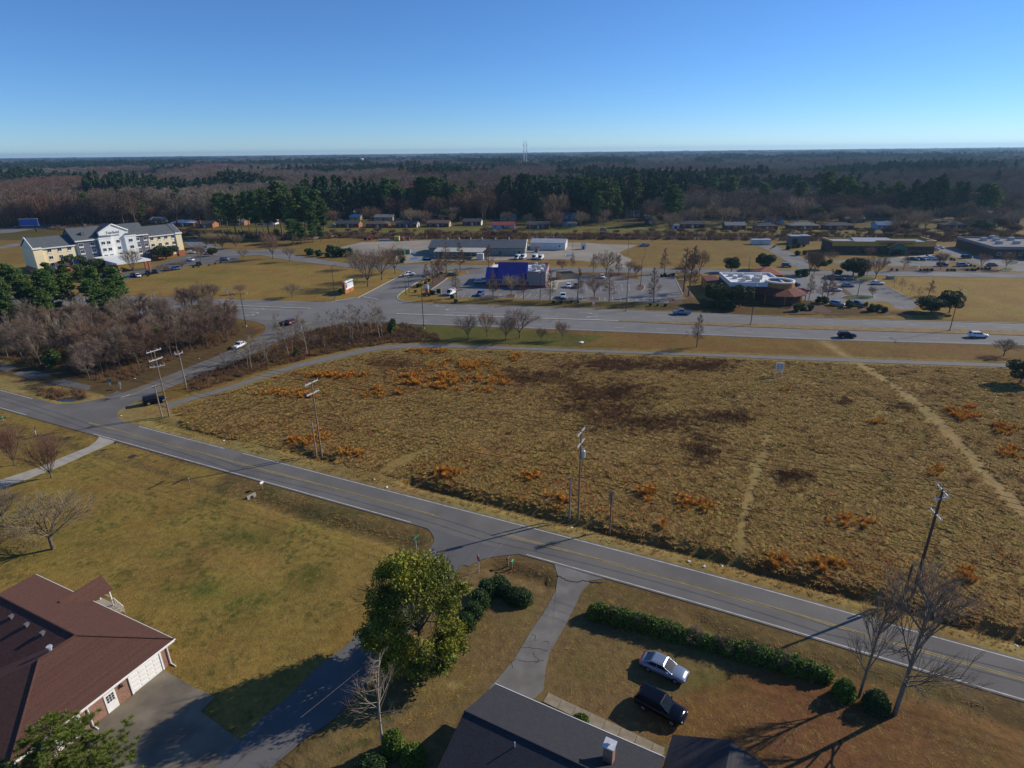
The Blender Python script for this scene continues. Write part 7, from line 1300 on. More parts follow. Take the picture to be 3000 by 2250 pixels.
# ---- shrubs in beds (alike, told apart only by bed)
SB = [('D', [(280, 940), (95, 890), (200, 950), (390, 950), (1265, 1050)], 1.0, 150, 'dark round shrub on the bank left of the gravel yard'), ('C', [(1690, 1090), (1740, 1090), (1850, 1110), (1990, 1130)], 1.0, 105, 'dark round shrub on the bank right of the hotel drive'), ('D', [(1520, 1450), (1570, 1430), (1640, 1395), (1700, 1355), (1760, 1310), (1830, 1280), (1890, 1240), (1480, 1530), (1620, 1590), (1720, 1540), (1770, 1560)], 1.0, 60, 'low shrub on the mulch strip left of the blue restaurant'), ('F', [(560, 1130), (1690, 1640), (1805, 1640), (1935, 1645), (120, 1590), (240, 1600), (410, 1590), (520, 1590)], 1.0, 48, 'low round shrub on the bank below the restaurant car park'), ('F', [(1870, 1165), (1930, 1165), (1990, 1165), (2050, 1160)], 1.1, 60, 'dark clipped shrub at the frontage road bend'), ('I', [(500, 1005), (555, 1000), (605, 1005), (665, 1005), (910, 1010), (965, 1005), (1015, 1012), (1210, 1005), (1280, 1005), (1330, 1005), (1375, 985), (1430, 985), (1485, 985), (1540, 985), (1215, 925), (1265, 935), (1320, 945), (140, 1000), (60, 1000), (960, 840), (1010, 850), (600, 795), (690, 795), (740, 795)], 1.0, 42, 'small dark shrub on the mulch verge of the frontage road'), ('H', [(430, 1620), (520, 1600), (640, 1600), (760, 1480), (860, 1500), (1560, 1620), (1660, 1610), (1760, 1630), (1230, 1560), (560, 1090), (450, 1080), (1060, 1080), (1410, 1090)], 1.0, 110, 'dark shrub on the bank around the terracotta restaurant'), ('H', [(300, 680), (380, 660), (450, 650), (540, 640), (450, 770), (550, 760), (640, 790), (750, 760), (800, 820), (930, 900)], 1.1, 70, 'dark juniper shrub on the bank left of the yellow store'), ('G', [(700, 1560), (800, 1570), (900, 1580), (1000, 1590)], 1.0, 120, 'dark shrub in the shade before the terracotta restaurant'), ('B', [(1480, 1020), (1560, 1010), (1730, 985), (1830, 965), (1920, 945), (640, 1170), (740, 1160)], 1.0, 35, 'small hedge shrub along the hotel lot edge'), ('E', [(40, 1480), (420, 1520), (470, 1590), (80, 1440)], 1.0, 60, 'small shrub at the lower left of the blue restaurant lot')]
for k, pts, wf, hp, lb in SB:
    for x, y in pts: tree('shrub', k, x, y, y-hp*(.8+.4*_trs.random()), lb, lb.split(' on ')[0]+' group: '+lb[-24:], wf)
# ---- saplings on the strip between side road and path
for j, (x, y, ty) in enumerate(((690, 960, 560), (650, 950, 640), (870, 900, 600), (840, 880, 640), (500, 960, 700), (950, 690, 480), (980, 790, 560), (1090, 820, 330), (1130, 760, 480), (1290, 810, 380), (1165, 600, 380), (1210, 560, 330), (1240, 640, 420), (1385, 720, 560), (1440, 520, 340), (1545, 560, 320), (1605, 530, 300), (1690, 560, 340), (1760, 640, 240), (1780, 660, 380), (1850, 560, 260), (1900, 600, 280), (1980, 600, 300), (2075, 630, 205), (2100, 620, 280), (720, 760, 560), (770, 850, 640), (1480, 740, 600), (420, 960, 760), (1650, 690, 520))): tree('thin', 'J', x, y, ty, 'slender pale-barked bare sapling on the strip between side road and path', 'saplings on the roadside strip', 1.3)
# ---- thicket left of the side road
rs_ = np.random.RandomState(77); TH = g2('K', [(760, 300), (1100, 480), (1500, 560), (1750, 470)])+g2('J', [(0, 800), (300, 730), (500, 640), (560, 560), (470, 400), (300, 270)])+[(-125, 186), (-150, 172), (-140, 150), (-118, 140)]
tp_ = np.array(TH); n_ = 0; spots = []
while n_ < 125:
    p = tp_.min(0)+rs_.rand(2)*(tp_.max(0)-tp_.min(0))
    if inpoly(p[:1], p[1:], TH)[0] and all((p[0]-q[0])**2+(p[1]-q[1])**2 > 3.6 for q in spots): spots.append(p); n_ += 1
for j, p in enumerate(spots): put(('tall', 'tall', 'thin')[j % 3], j, p, rs_.uniform(6.0, 11.0), 'bare brown tree in the dense thicket left of the side road', 'bare trees in the thicket', 1.0)
tree('pine', '4', 1060, 400, 232, 'small green pine inside the bare thicket', None, 1.6)
# ---- pines
def pines(k, L, lb, grp, wf=1.0):
    for x, y, ty in L: tree('pine', k, x, y, ty-(y-ty)*.06, lb, grp, wf*(.85+.35*_trs.random()))
pines('1', [(1430, 590, 370), (1480, 610, 372), (1530, 640, 378), (1570, 600, 382), (1620, 620, 362), (1670, 640, 356), (1710, 620, 352), (1745, 650, 345), (1790, 640, 370), (1830, 640, 298), (1870, 620, 310), (1900, 660, 380), (1950, 640, 330), (1985, 650, 335), (2030, 660, 420), (2070, 640, 350), (2105, 650, 410)], 'tall pine in the dense grove right of the hotel', 'pines of the hotel grove', 1.05)
pines('1', [(1900, 690, 540), (1960, 700, 560), (2030, 690, 570), (2080, 680, 580), (1800, 690, 600)], 'young low-branched pine at the foot of the hotel grove', 'young pines of the hotel grove', 1.6)
tree('pine', '1', 2140, 520, 318, 'single tall pine just right of the hotel grove', None, 1.35)
pines('1', [(590, 570, 370), (540, 560, 395), (630, 565, 400)], 'pine standing in the bare wood above the hotel roof', 'pines above the hotel', 1.5); pines('1', [(780, 500, 330), (850, 520, 350), (900, 540, 370), (930, 560, 420)], 'pine in the bare wood above the hotel\'s right wing', 'pines above the hotel right wing', 1.3)
pines('2', [(310, 520, 272), (355, 510, 285), (400, 505, 332), (520, 512, 265), (560, 515, 270), (610, 512, 268), (660, 505, 272), (690, 522, 300), (745, 525, 312), (790, 510, 330), (850, 500, 290), (450, 520, 340)], 'tall pine of the left middle group behind the brick houses', 'pines behind the brick houses', 1.3); tree('pine', '2', 1035, 522, 310, 'single tall pine between the two middle groups', None, 1.5)
pines('2', [(1250, 500, 325), (1310, 510, 280), (1350, 505, 300), (1400, 500, 280), (1480, 510, 290), (1540, 512, 260), (1590, 520, 280), (1640, 530, 270), (1700, 560, 290), (1745, 545, 300), (1790, 550, 400), (1830, 520, 330), (1890, 522, 250), (1660, 570, 360)], 'tall pine of the right middle group behind the lots', 'pines of the right middle group', 1.3); pines('2', [(2125, 570, 318), (2165, 560, 345)], 'tall pine right of the small dark square house', 'pines near the square house', 1.5)
pines('3', [(190, 440, 270), (240, 450, 300), (305, 455, 262), (330, 450, 330)], 'pine of the left group above the right-hand houses', 'pines above the right houses, left group', 1.4); pines('3', [(515, 480, 302), (745, 480, 292)], 'single pine rising behind the right-hand houses', 'single pines behind the right houses', 1.5); pines('3', [(910, 505, 232), (950, 500, 300), (1000, 510, 270), (1045, 505, 262), (1090, 515, 310), (1155, 512, 298), (1210, 510, 330), (1255, 505, 293), (1300, 510, 330), (1360, 512, 293), (1400, 515, 350), (1435, 520, 353), (1490, 525, 360), (1530, 520, 352), (1570, 515, 300), (1620, 512, 262), (1665, 515, 300)], 'tall pine of the large group above the yellow store', 'pines above the yellow store', 1.25); pines('3', [(1920, 540, 308), (1960, 545, 330)], 'tall pine rising behind the clinic', 'pines behind the clinic', 1.7)
tree('ever', '3', 860, 570, 455, 'pale green leafy tree among the right-hand houses', None, .9); tree('ever', '2', 1190, 520, 440, 'dark round evergreen beside the open-porch house', None, 1.1); tree('ever', '3', 1930, 640, 535, 'dark evergreen left of the clinic roof', None, 1.2); tree('ever', '2', 680, 555, 470, 'dark evergreen before the white roofed house', None, 1.1)
tree('spread', '2', 1385, 560, 345, 'big grey bare tree before the right middle pines', None, 1.0); tree('spread', '3', 740, 560, 380, 'big reddish bare tree among the right-hand houses', None, 1.3); tree('spread', '3', 190, 560, 430, 'bare tree before the right-hand houses, left', None, 1.1)
# pines before the hotel, along the left edge
LP = [(-138, 205, 17), (-150, 208, 18), (-160, 214, 17), (-172, 222, 16), (-147, 196, 17), (-158, 200, 18), (-170, 206, 17), (-135, 190, 16), (-152, 186, 17), (-166, 192, 16), (-180, 200, 16), (-142, 178, 15), (-158, 178, 15), (-176, 185, 15), (-185, 212, 16), (-172, 170, 13), (-150, 166, 13), (-131, 198, 19), (-126, 186, 17), (-140, 200, 19), (-145, 186, 18), (-152, 194, 19), (-160, 186, 18), (-166, 200, 19), (-175, 194, 18), (-182, 190, 18), (-164, 178, 16), (-150, 174, 16), (-188, 204, 18), (-178, 212, 18)]
for j, (x, y, h) in enumerate(LP): put('pine', j, (x, y), h*.80, 'dark pine in the stand before the hotel at the left edge', 'pines before the hotel', 1.25)
for j in range(34):
    p = (rs_.uniform(-190, -125), rs_.uniform(152, 205)); put(('tall', 'thin')[j % 2], j, p, rs_.uniform(6, 10), 'bare tree mixed among the pines before the hotel', 'bare trees among the left pines', 1.0)
tree('pine', '4', 742, 225, -20, 'leaning pine with open crown in front of the hotel lawn', None, 1.9)
# ---- bare trees and bushes around houses and railway
bp = []
for k, x0, x1, y0, y1, n_ in (('D', 0, 2200, 560, 650, 34), ('E', 350, 1600, 430, 520, 22), ('F', 300, 2100, 460, 560, 26), ('G', 150, 2000, 420, 480, 26), ('H', 500, 2074, 430, 500, 30), ('I', 0, 2000, 380, 560, 46)):
    for _ in range(n_):
        x, y = rs_.uniform(x0, x1), rs_.uniform(y0, y1); p = g(k, x, y); put('bush', _trs.randint(0, 1), p, rs_.uniform(2.0, 4.2) if k != 'I' else rs_.uniform(3, 6.5), 'brown bare bush in the brush along the railway', 'brush along the railway', 1.3)
for k, x0, x1, y0, y1, n_ in (('D', 0, 2200, 300, 470, 10), ('E', 300, 2200, 200, 330, 10), ('F', 0, 2200, 180, 420, 16), ('G', 0, 2000, 200, 340, 16), ('H', 0, 2000, 180, 330, 34), ('I', 0, 2000, 120, 420, 44), ('B', 700, 1900, 200, 330, 16), ('D', 0, 2200, 150, 300, 20), ('E', 0, 2200, 60, 200, 20), ('G', 0, 2000, 80, 200, 24)):
    for _ in range(n_):
        x, y = rs_.uniform(x0, x1), rs_.uniform(y0, y1); p = g(k, x, y); put(('spread', 'tall', 'spread', 'dome')[_ % 4], _, p, rs_.uniform(6, 14), 'bare tree standing among the houses behind the railway', 'bare trees among the houses', 1.1)
# ------------------------------------------------------------------ near trees, one of a kind
rs = np.random.RandomState(5)
b0 = g('M', 735, 850); h_ = 13.2
yt = thing('yellow_green_tree', 'large yellow-green leafy tree beside the street corner', 'tree', (b0[0], b0[1], ground_z(*b0[:2])-.05))
s = [SEG(), SEG(), SEG()]; branch(s, np.zeros(3), np.array([.0, .05, 1.]), h_*.3, .28, 0, 0, rs, [0], .3, .4, nseg=2, wob=.05); top = s[0].b[-1]
for j in range(10):
    a = 2*math.pi*(j+rs.rand()*.5)/10; k = .25+.8*rs.rand(); d = np.array([math.cos(a)*k, math.sin(a)*k, 1.0]); branch(s, top-np.array([0, 0, .4*rs.rand()]), d/np.linalg.norm(d), h_*.46, .11, 1, 3, rs, [0, 7, 6], .3, .6, r_min=.012)
tv, tf = merge(s[0].arrays(7), s[1].arrays(5), s[2].arrays(3)); ends_ = np.array(s[2].b); ends_ = ends_[rs.choice(len(ends_), 5200)]; ctr = np.array([.1, 0, h_*.50]); rel = (ends_-ctr)/np.array([4.9, 4.4, h_*.48]); rn = np.linalg.norm(rel, axis=1); ends_ = ctr+rel*np.minimum(1, 1.0/np.maximum(rn, .01))[:, None]*np.array([4.9, 4.4, h_*.48])
lob = []
for j in range(60):
    d = rnd_dirs(1, rs)[0]; rr_ = .62+.45*rs.rand(); lob.append(ctr+d*rr_*np.array([4.9, 4.3, h_*.46]))
for j in range(34):
    a = rs.rand()*6.28; q = 3.2+2.0*rs.rand(); lob.append(np.array([math.cos(a)*q, math.sin(a)*q*.9, 1.6+3.6*rs.rand()]))
lob = np.array(lob); lp = lob[rs.choice(94, 52000)]+rnd_dirs(52000, rs)*(rs.rand(52000)**.6)[:, None]*np.array([1.05, 1.05, .7])*np.repeat(.55+.9*rs.rand(520), 100)[:, None]
P = np.concatenate([ends_+rs.normal(size=ends_.shape)*.22, lp]); P = P[P[:, 2] > .8]
obj('trunk', npmesh('trunk', tv, tf, 'trunk_bark'), yt); obj('crown', npmesh('crown', *leaf_quads(P, np.full(len(P), .105), rs, .5), 'leaf_yellow'), yt)
# bottom-left pine tip: long bright needle tufts
bp0 = np.array([-33.4, 31.0, 0.]); pt = thing('near_pine_tree', 'bright green long-needled pine tip at the lower left corner', 'tree', (bp0[0], bp0[1], 0)); s = SEG(); s.add(np.zeros(3), np.array([0, 0, 10.8]), .2, .04); tips = []
for j in range(96):
    z = rs.uniform(4.0, 10.8); a = rs.rand()*6.28; L_ = (5.6-(z-4.0)*.66)*(.6+.5*rs.rand()); d = np.array([math.cos(a), math.sin(a), .28]); p0 = np.array([0, 0, z-.4]); s.add(p0, p0+d*L_, .035, .012)
    for c in range(9):
        q = p0+d*L_*(.35+.08*c)+rs.normal(size=3)*.16; e = q+(d+rs.normal(size=3)*.5)*.35; s.add(q, e, .010, .006); tips.append(e)
tips = np.array(tips); nn = 70; base = np.repeat(tips, nn, 0); dd_ = rnd_dirs(len(base), rs); dd_[:, 2] = np.abs(dd_[:, 2])*.7+.05; L_ = (.2+.14*rs.rand(len(base)))[:, None]; ctrp = base+dd_*L_/2; w_ = np.cross(dd_, rnd_dirs(len(base), rs)); w_ /= np.linalg.norm(w_, axis=1)[:, None]; vv, ff = quads(ctrp, w_*.013, dd_*L_/2)
obj('trunk', npmesh('trunk', *s.arrays(5), 'trunk_bark'), pt); obj('crown', npmesh('crown', vv, ff, 'needle_bright'), pt)
# bare trees near the road at the lower right and by the street
mat('near_bark', (.20, .165, .125), .95, .3, 3, .5, 12); mat('near_twig', (.215, .17, .125), .95, .2, 2)
def near_bare(k, bx, by, tx, ty, seed, kind, label, tm, cm, wf=1.0, lean=0):
    p = g(k, bx, by); h = hgt(k, bx, by, tx, ty); arr = bare_tree(seed, h, kind, .008); t = thing('bare_tree', label, 'tree', (p[0], p[1], ground_z(*p[:2])-.05)); t.scale = (wf, wf, 1); t.rotation_euler = (0, lean, 0)
    obj('trunk', npmesh('trunk', *arr[0], tm), t); obj('crown', npmesh('crown', *arr[1], cm), t)
near_bare('N', 1240, 985, 1400, 200, 201, 'near', 'tall bare tree at the end of the long hedge', 'near_bark', 'near_twig', .6); near_bare('N', 1450, 1090, 1700, 180, 202, 'near', 'large bare tree with twisting limbs right of the hedge', 'near_bark', 'near_twig', .78); near_bare('M', 490, 1440, 400, 830, 203, 'thin', 'pale bare tree leaning over the street by the round shrubs', 'pale_bark', 'twig_grey', 1.5)
# clipped shrubs and hedges: a leafy skin over an inner twig core
mat('leaf_core', (.025, .035, .012), .9, .2, 3)
def clipped(name, label, blobs, n, leaf, m, loc, twig=False):
    """blobs: (x,y,rx,ry,h) in world metres"""
    t = thing(name, label, 'hedge' if 'hedge' in name else 'shrub', (loc[0], loc[1], ground_z(loc[0], loc[1])-.05)); P = []; core = MB(); wts = np.array([b[2]*b[4]+b[3]*b[4]+b[2]*b[3] for b in blobs]); wts = wts/wts.sum()
    for (x, y, rx, ry, h), w in zip(blobs, wts):
        m_ = max(40, int(n*w)); u = rnd_dirs(m_, rs); u[:, 2] = np.abs(u[:, 2]); u = np.sign(u)*np.abs(u)**.72; u /= np.maximum(np.linalg.norm(u, axis=1)[:, None], .6)
        r = (1+.07*rs.normal(size=m_))[:, None]; P.append(np.array([x-loc[0], y-loc[1], 0])+u*r*np.array([rx, ry, h]))
        rg_ = [[(x-loc[0]+rx*.86*math.cos(q)*c, y-loc[1]+ry*.86*math.sin(q)*c, h*.9*zz) for q in np.linspace(0, 6.28, 11)[:-1]] for zz, c in ((0, .9), (.4, 1), (.75, .85), (1, .35))]; core.loft(rg_)
    core.build('twig_core', 'leaf_core', t, True); P = np.concatenate(P); obj('foliage', npmesh('foliage', *leaf_quads(P, np.full(len(P), leaf), rs, .6), m), t); return t
ha, hb_ = g('M', 1880, 560), g('N', 1020, 880); hl = []
for i in range(17):
    f_ = i/16; p = ha+(hb_-ha)*f_; hl.append((p[0]+rs.normal()*.08, p[1]+rs.normal()*.08, 1.2+.25*rs.rand(), .75+.3*rs.rand(), 1.5+.5*rs.rand()))
hg = clipped('hedge', 'long clipped green hedge between the lawn and the road', hl, 26000, .07, 'leaf_hedge', ha)
bt = bare_tree(300, 1.7, 'dome', .008); bmh = npmesh('bare_twigs', bt[1][0]*np.array([1.3, 1.3, 1]), bt[1][1], 'twig_grey')
for i in range(7): p = ha+(hb_-ha)*(.09+i*.125); obj('bare_twigs', bmh, hg, (p[0]-ha[0], p[1]-ha[1], .25), i)
def bl(k, x, y, rx, ry, h): p = g(k, x, y); return (p[0], p[1], rx, ry, h)
L_ = [bl('M', 1080, 560, 1.1, 1.1, 1.9), bl('M', 1120, 490, 1.2, 1.2, 2.0), bl('M', 1170, 420, 1.2, 1.2, 2.0), bl('M', 1240, 395, 1.3, 1.2, 1.9), bl('M', 1280, 420, 1.0, 1.0, 1.7), bl('M', 1040, 630, 1.0, 1.0, 1.7)]; clipped('curved_hedge', 'dark green curved hedge right of the yellow-green tree', L_, 9000, .065, 'leaf_box', L_[0])
L_ = [bl('M', 1375, 470, 1.55, 1.25, 1.7), bl('M', 1330, 455, 1.0, 1.0, 1.6)]; clipped('clipped_shrub', 'dark green rounded shrub at the end of the curved hedge', L_, 4000, .065, 'leaf_box', L_[0])
L_ = [bl('N', 1145, 985, 1.0, .9, 2.0)]; clipped('clipped_shrub', 'upright green shrub at the right end of the long hedge', L_, 2600, .065, 'leaf_hedge', L_[0]); L_ = [bl('N', 1335, 1055, 1.15, 1.1, 2.0)]; clipped('clipped_shrub', 'round dark green shrub between the two bare trees', L_, 3200, .06, 'leaf_box', L_[0])
L_ = [bl('M', 560, 1440, .95, .95, 2.3)]; clipped('clipped_shrub', 'egg-shaped green shrub beside the pale bare tree', L_, 3600, .06, 'leaf_hedge', L_[0]); L_ = [bl('M', 690, 1500, 1.05, .95, 1.6)]; clipped('clipped_shrub', 'round green shrub against the grey roofed house', L_, 3200, .06, 'leaf_hedge', L_[0]); L_ = [bl('M', 420, 1560, 1.3, 1.0, 1.5)]; clipped('clipped_shrub', 'dark shrub in the shade at the bottom edge', L_, 3000, .06, 'leaf_box', L_[0]); L_ = [bl('M', 1770, 1240, .75, .5, .7)]; clipped('clipped_shrub', 'low bright green shrub on the front walk', L_, 1800, .055, 'leaf_hedge', L_[0])
# ------------------------------------------------------------------ masses nobody could count, scattered by geometry nodes
def scatter(name, label, P, rz, sc, idx, protos, cat=None):
    me = bpy.data.meshes.new(name); me.vertices.add(len(P)); me.vertices.foreach_set('co', np.asarray(P, np.float32).ravel())
    a = me.attributes.new('spin', 'FLOAT', 'POINT'); a.data.foreach_set('value', np.asarray(rz, np.float32)); a = me.attributes.new('size', 'FLOAT_VECTOR', 'POINT'); a.data.foreach_set('vector', np.asarray(sc, np.float32).ravel()); a = me.attributes.new('pick', 'INT', 'POINT'); a.data.foreach_set('value', np.asarray(idx, np.int32))
    o = obj(name, me); tag(o, label, kind='stuff'); cl = bpy.data.collections.new(name+'_sources')
    for i, m in enumerate(protos): q = bpy.data.objects.new('%s_source_%02d' % (name, i), m); cl.objects.link(q)
    nt = bpy.data.node_groups.new(name, 'GeometryNodeTree'); nt.interface.new_socket('Geometry', in_out='INPUT', socket_type='NodeSocketGeometry'); nt.interface.new_socket('Geometry', in_out='OUTPUT', socket_type='NodeSocketGeometry')
    n = nt.nodes; l = nt.links; gi = n.new('NodeGroupInput'); go = n.new('NodeGroupOutput'); ip = n.new('GeometryNodeInstanceOnPoints'); ci = n.new('GeometryNodeCollectionInfo'); ci.inputs[0].default_value = cl; ci.inputs['Separate Children'].default_value = True; ci.inputs['Reset Children'].default_value = True
    def att(nm, ty): q = n.new('GeometryNodeInputNamedAttribute'); q.data_type = ty; q.inputs[0].default_value = nm; return next(s for s in q.outputs if s.enabled and s.name == 'Attribute')
    cb = n.new('ShaderNodeCombineXYZ'); l.new(att('spin', 'FLOAT'), cb.inputs[2]); l.new(gi.outputs[0], ip.inputs['Points']); l.new(ci.outputs[0], ip.inputs['Instance']); ip.inputs['Pick Instance'].default_value = True; l.new(att('pick', 'INT'), ip.inputs['Instance Index']); l.new(cb.outputs[0], ip.inputs['Rotation']); l.new(att('size', 'FLOAT_VECTOR'), ip.inputs['Scale']); l.new(ip.outputs[0], go.inputs[0])
    md = o.modifiers.new('scatter', 'NODES'); md.node_group = nt; return o
rs = np.random.RandomState(9)
# ---- far wood: bare and evergreen trees from behind the houses to the horizon
def far_bare(seed, m, h=16, n=760, w=.13):
    r = np.random.RandomState(seed); s = SEG(); s.add(np.zeros(3), np.array([0, 0, h*.45]), .28, .2); P = []
    for j in range(16):
        a = r.rand()*6.28; k = r.rand()**.6; p = np.array([0, 0, h*(.25+.3*r.rand())]); q = np.array([math.cos(a)*h*.26*k, math.sin(a)*h*.26*k, h*(.62+.36*r.rand()*(1.1-k*.5))]); s.add(p, q, .12, .05)
    tv, tf = s.arrays(3); u = rnd_dirs(n, r); rad = (.45+.55*r.rand(n)**.6)[:, None]*np.array([h*.30, h*.30, h*.36]); c = np.array([0, 0, h*.64])+u*rad; c[:, 2] = np.minimum(c[:, 2], h)
    d = u*.9+np.array([0, 0, .5]); d += r.normal(size=d.shape)*.6; d /= np.linalg.norm(d, axis=1)[:, None]; L = (.25+.4*r.rand(n))[:, None]; wv = np.cross(d, rnd_dirs(n, r)); wv /= np.linalg.norm(wv, axis=1)[:, None]
    return npmesh('far_bare', *merge((tv, tf), quads(c, wv*w*.5, d*L)), m)
mat('far_twig', (.15, .105, .072), .95, 0, objrand=.30); mat('far_twig_red', (.175, .10, .06), .95, 0, objrand=.25); mat('far_twig_grey', (.19, .15, .11), .95, 0, objrand=.25); mat('far_needle', (.042, .072, .022), .9, 0, objrand=.3)
fb = [far_bare(1, 'far_twig'), far_bare(2, 'far_twig_red'), far_bare(3, 'far_twig_grey'), far_bare(4, 'far_twig')]
def far_pine(seed): (a, b) = pine(seed, 19, 700, .4, .16, .8); return npmesh('far_pine', *merge(a, b), 'far_needle')
fp = [far_pine(5), far_pine(6)]
pts = []
for y0, y1, sp in ((462, 900, 7.0), (900, 1500, 9.0), (1500, 2600, 14.0), (2600, 5000, 26.0), (5000, 9500, 52.0)):
    hx = y1*.98+60; xs = np.arange(-hx, hx, sp); ys = np.arange(y0, y1, sp); X, Y = np.meshgrid(xs, ys); X = X.ravel()+rs.uniform(-.5, .5, X.size)*sp; Y = Y.ravel()+rs.uniform(-.5, .5, Y.size)*sp; k = np.abs(X) < Y*.92+70; pts.append(np.stack([X[k], Y[k], np.full(k.sum(), sp)], 1))
Q = np.concatenate(pts); X, Y, SP = Q.T
edge = 458+X*-.06+18*vnoise(X, Y, 40, 3); k = Y > edge+np.where(X < -190, -70, 0)
op = vnoise(X, Y, 260, 21); k &= ~((Y > 900) & (op < .20))                                     # clearings
far_f = (Y > 2900) & (vnoise(X, Y*.35, 420, 31) < .30); k &= ~far_f                         # distant fields
for o_ in [o for o in C.objects if o.name.startswith('far_building')]:                            # cleared ground before far buildings
    ox, oy = o_.location.x, o_.location.y; dr = np.array([ox, oy])/math.hypot(ox, oy); al = X*dr[0]+Y*dr[1]; pr = np.abs(-X*dr[1]+Y*dr[0]); D_ = math.hypot(ox, oy); k &= ~((al > D_-.17*D_) & (al < D_+25) & (pr < 30+D_*.012))
HB = np.array([(o.location.x, o.location.y) for o in C.objects if o.name.startswith('ranch_house')])
for hx_, hy_ in HB: k &= ~((np.abs(X-hx_-7) < 14) & (Y > hy_-20) & (Y < hy_+14))
X, Y, SP = X[k], Y[k], SP[k]; n = len(X); pinep = vnoise(X, Y, 260, 41)*.62+vnoise(X, Y, 90, 42)*.38; isp = (pinep > .60+.03*(Y < 900)-.02*(X > 0)) | (rs.rand(n) < .006); tone = vnoise(X, Y, 120, 43)
idx = np.where(isp, 4+(rs.rand(n) > .5), np.where(tone > .62, 1, np.where(tone < .38, 2, np.where(rs.rand(n) > .5, 0, 3)))); hs_ = rs.uniform(.8, 1.25, n)*(.75+.6*vnoise(X, Y, 70, 44))*np.where(isp, 1.12, 1.05); wd = np.maximum(1, SP/7.5)*rs.uniform(.9, 1.25, n)*np.where(isp, .85, 1.0)
scatter('far_wood', 'bare brown and dark green wood reaching to the horizon', np.stack([X, Y, np.full(n, -.1)], 1), rs.rand(n)*6.28, np.stack([wd, wd, hs_], 1), idx, fb+fp)
# ---- brush bands and undergrowth
def brushp(seed, m, h=.9, n=46, w=.02):
    r = np.random.RandomState(seed); a = r.rand(n)*6.28; k = r.rand(n)*.55; d = np.stack([np.cos(a)*k, np.sin(a)*k, np.ones(n)], 1); d /= np.linalg.norm(d, axis=1)[:, None]; L = (h*(.5+.6*r.rand(n)))[:, None]; b = np.stack([r.normal(size=n)*.22, r.normal(size=n)*.22, np.zeros(n)], 1); wv = np.cross(d, rnd_dirs(n, r)); wv /= np.linalg.norm(wv, axis=1)[:, None]
    return npmesh('tuft', *quads(b+d*L/2, wv*w, d*L/2), m)
def tussock(seed, m, h=.42, n=34, w=.022, lean=.9, rad=.12):
    """arching blades: two quads each"""
    r = np.random.RandomState(seed); a = r.rand(n)*6.28; o = np.stack([np.cos(a), np.sin(a), np.zeros(n)], 1); b = o*r.rand(n)[:, None]*rad; L = h*(.6+.6*r.rand(n))[:, None]; k = (lean*(.4+.8*r.rand(n)))[:, None]; m1 = b+(o*k*.35+np.array([0, 0, 1]))*L*.55; m2 = b+o*k*L*.95+np.array([0, 0, 1])*L*.72; t = np.stack([-np.sin(a), np.cos(a), np.zeros(n)], 1)*w
    V = np.stack([b-t, b+t, m1+t, m1-t, m2+t*.3, m2-t*.3], 1).reshape(-1, 3); s = (np.arange(n)*6)[:, None]; F = np.concatenate([s+np.array([[0, 1, 2, 3]]), s+np.array([[3, 2, 4, 5]])], 0); return npmesh('tussock', V, F, m)
def fill(poly, dens, rsd):
    p = np.array(poly); lo, hi = p.min(0), p.max(0); n = int((hi-lo).prod()*dens); q = lo+rsd.rand(n, 2)*(hi-lo); return q[inpoly(q[:, 0], q[:, 1], [tuple(a) for a in p])]
FP = [tuple(p) for p in offset(PATH_B, -1.6)]+[(300, 40), (95, 29)]+[tuple(p) for p in offset(ROAD, 6.6)[::-1] if p[0] > -66]+[(-68, 111)]
FP = [p for p in FP if -75 < p[0] < 150 and p[1] > 22]
q = fill(FP, 6.5, rs); X, Y = q.T; far_ = Y > 40; trk = np.full(len(X), 1.0)
for l, w, c in TRACKS: trk = np.minimum(trk, np.clip(distline(X, Y, l)/(w*1.1), 0, 1)**1.5)
trk = np.minimum(trk, np.clip(np.minimum(distline(X, Y, ditches[0][0]), distline(X, Y, ditches[1][0]))/1.0, 0, 1)); vis = np.abs(X) < Y*.9+12; keep = (rs.rand(len(X)) < trk**2) & vis & (rs.rand(len(X)) < .35+.9*vnoise(X, Y, 1.3, 61)); X, Y = X[keep], Y[keep]; n = len(X)
def wblob(B, X, Y, sh=1.3):
    W_ = np.zeros(X.shape)
    for k, x, y, rx, ry in B:
        c0 = g(k, x, y); ex = g(k, x+rx, y)-c0; ey = g(k, x, y-ry)-c0; im = np.linalg.inv(np.array([[ex[0], ey[0]], [ex[1], ey[1]]])); dx, dy = X-c0[0], Y-c0[1]; W_ = np.maximum(W_, np.exp(-((im[0, 0]*dx+im[0, 1]*dy)**2+(im[1, 0]*dx+im[1, 1]*dy)**2)*sh))
    return W_
DK = [('O', 1330, 790, 150, 16), ('O', 1150, 815, 120, 18), ('O', 1300, 850, 120, 26), ('O', 1420, 915, 150, 22), ('O', 850, 785, 60, 12), ('O', 1500, 790, 120, 14), ('O', 1330, 890, 90, 30), ('O', 1560, 905, 90, 20), ('O', 1240, 880, 60, 16), ('9', 120, 130, 140, 90), ('9', 700, 330, 140, 50), ('6', 1400, 770, 90, 40), ('6', 1050, 720, 70, 30)]
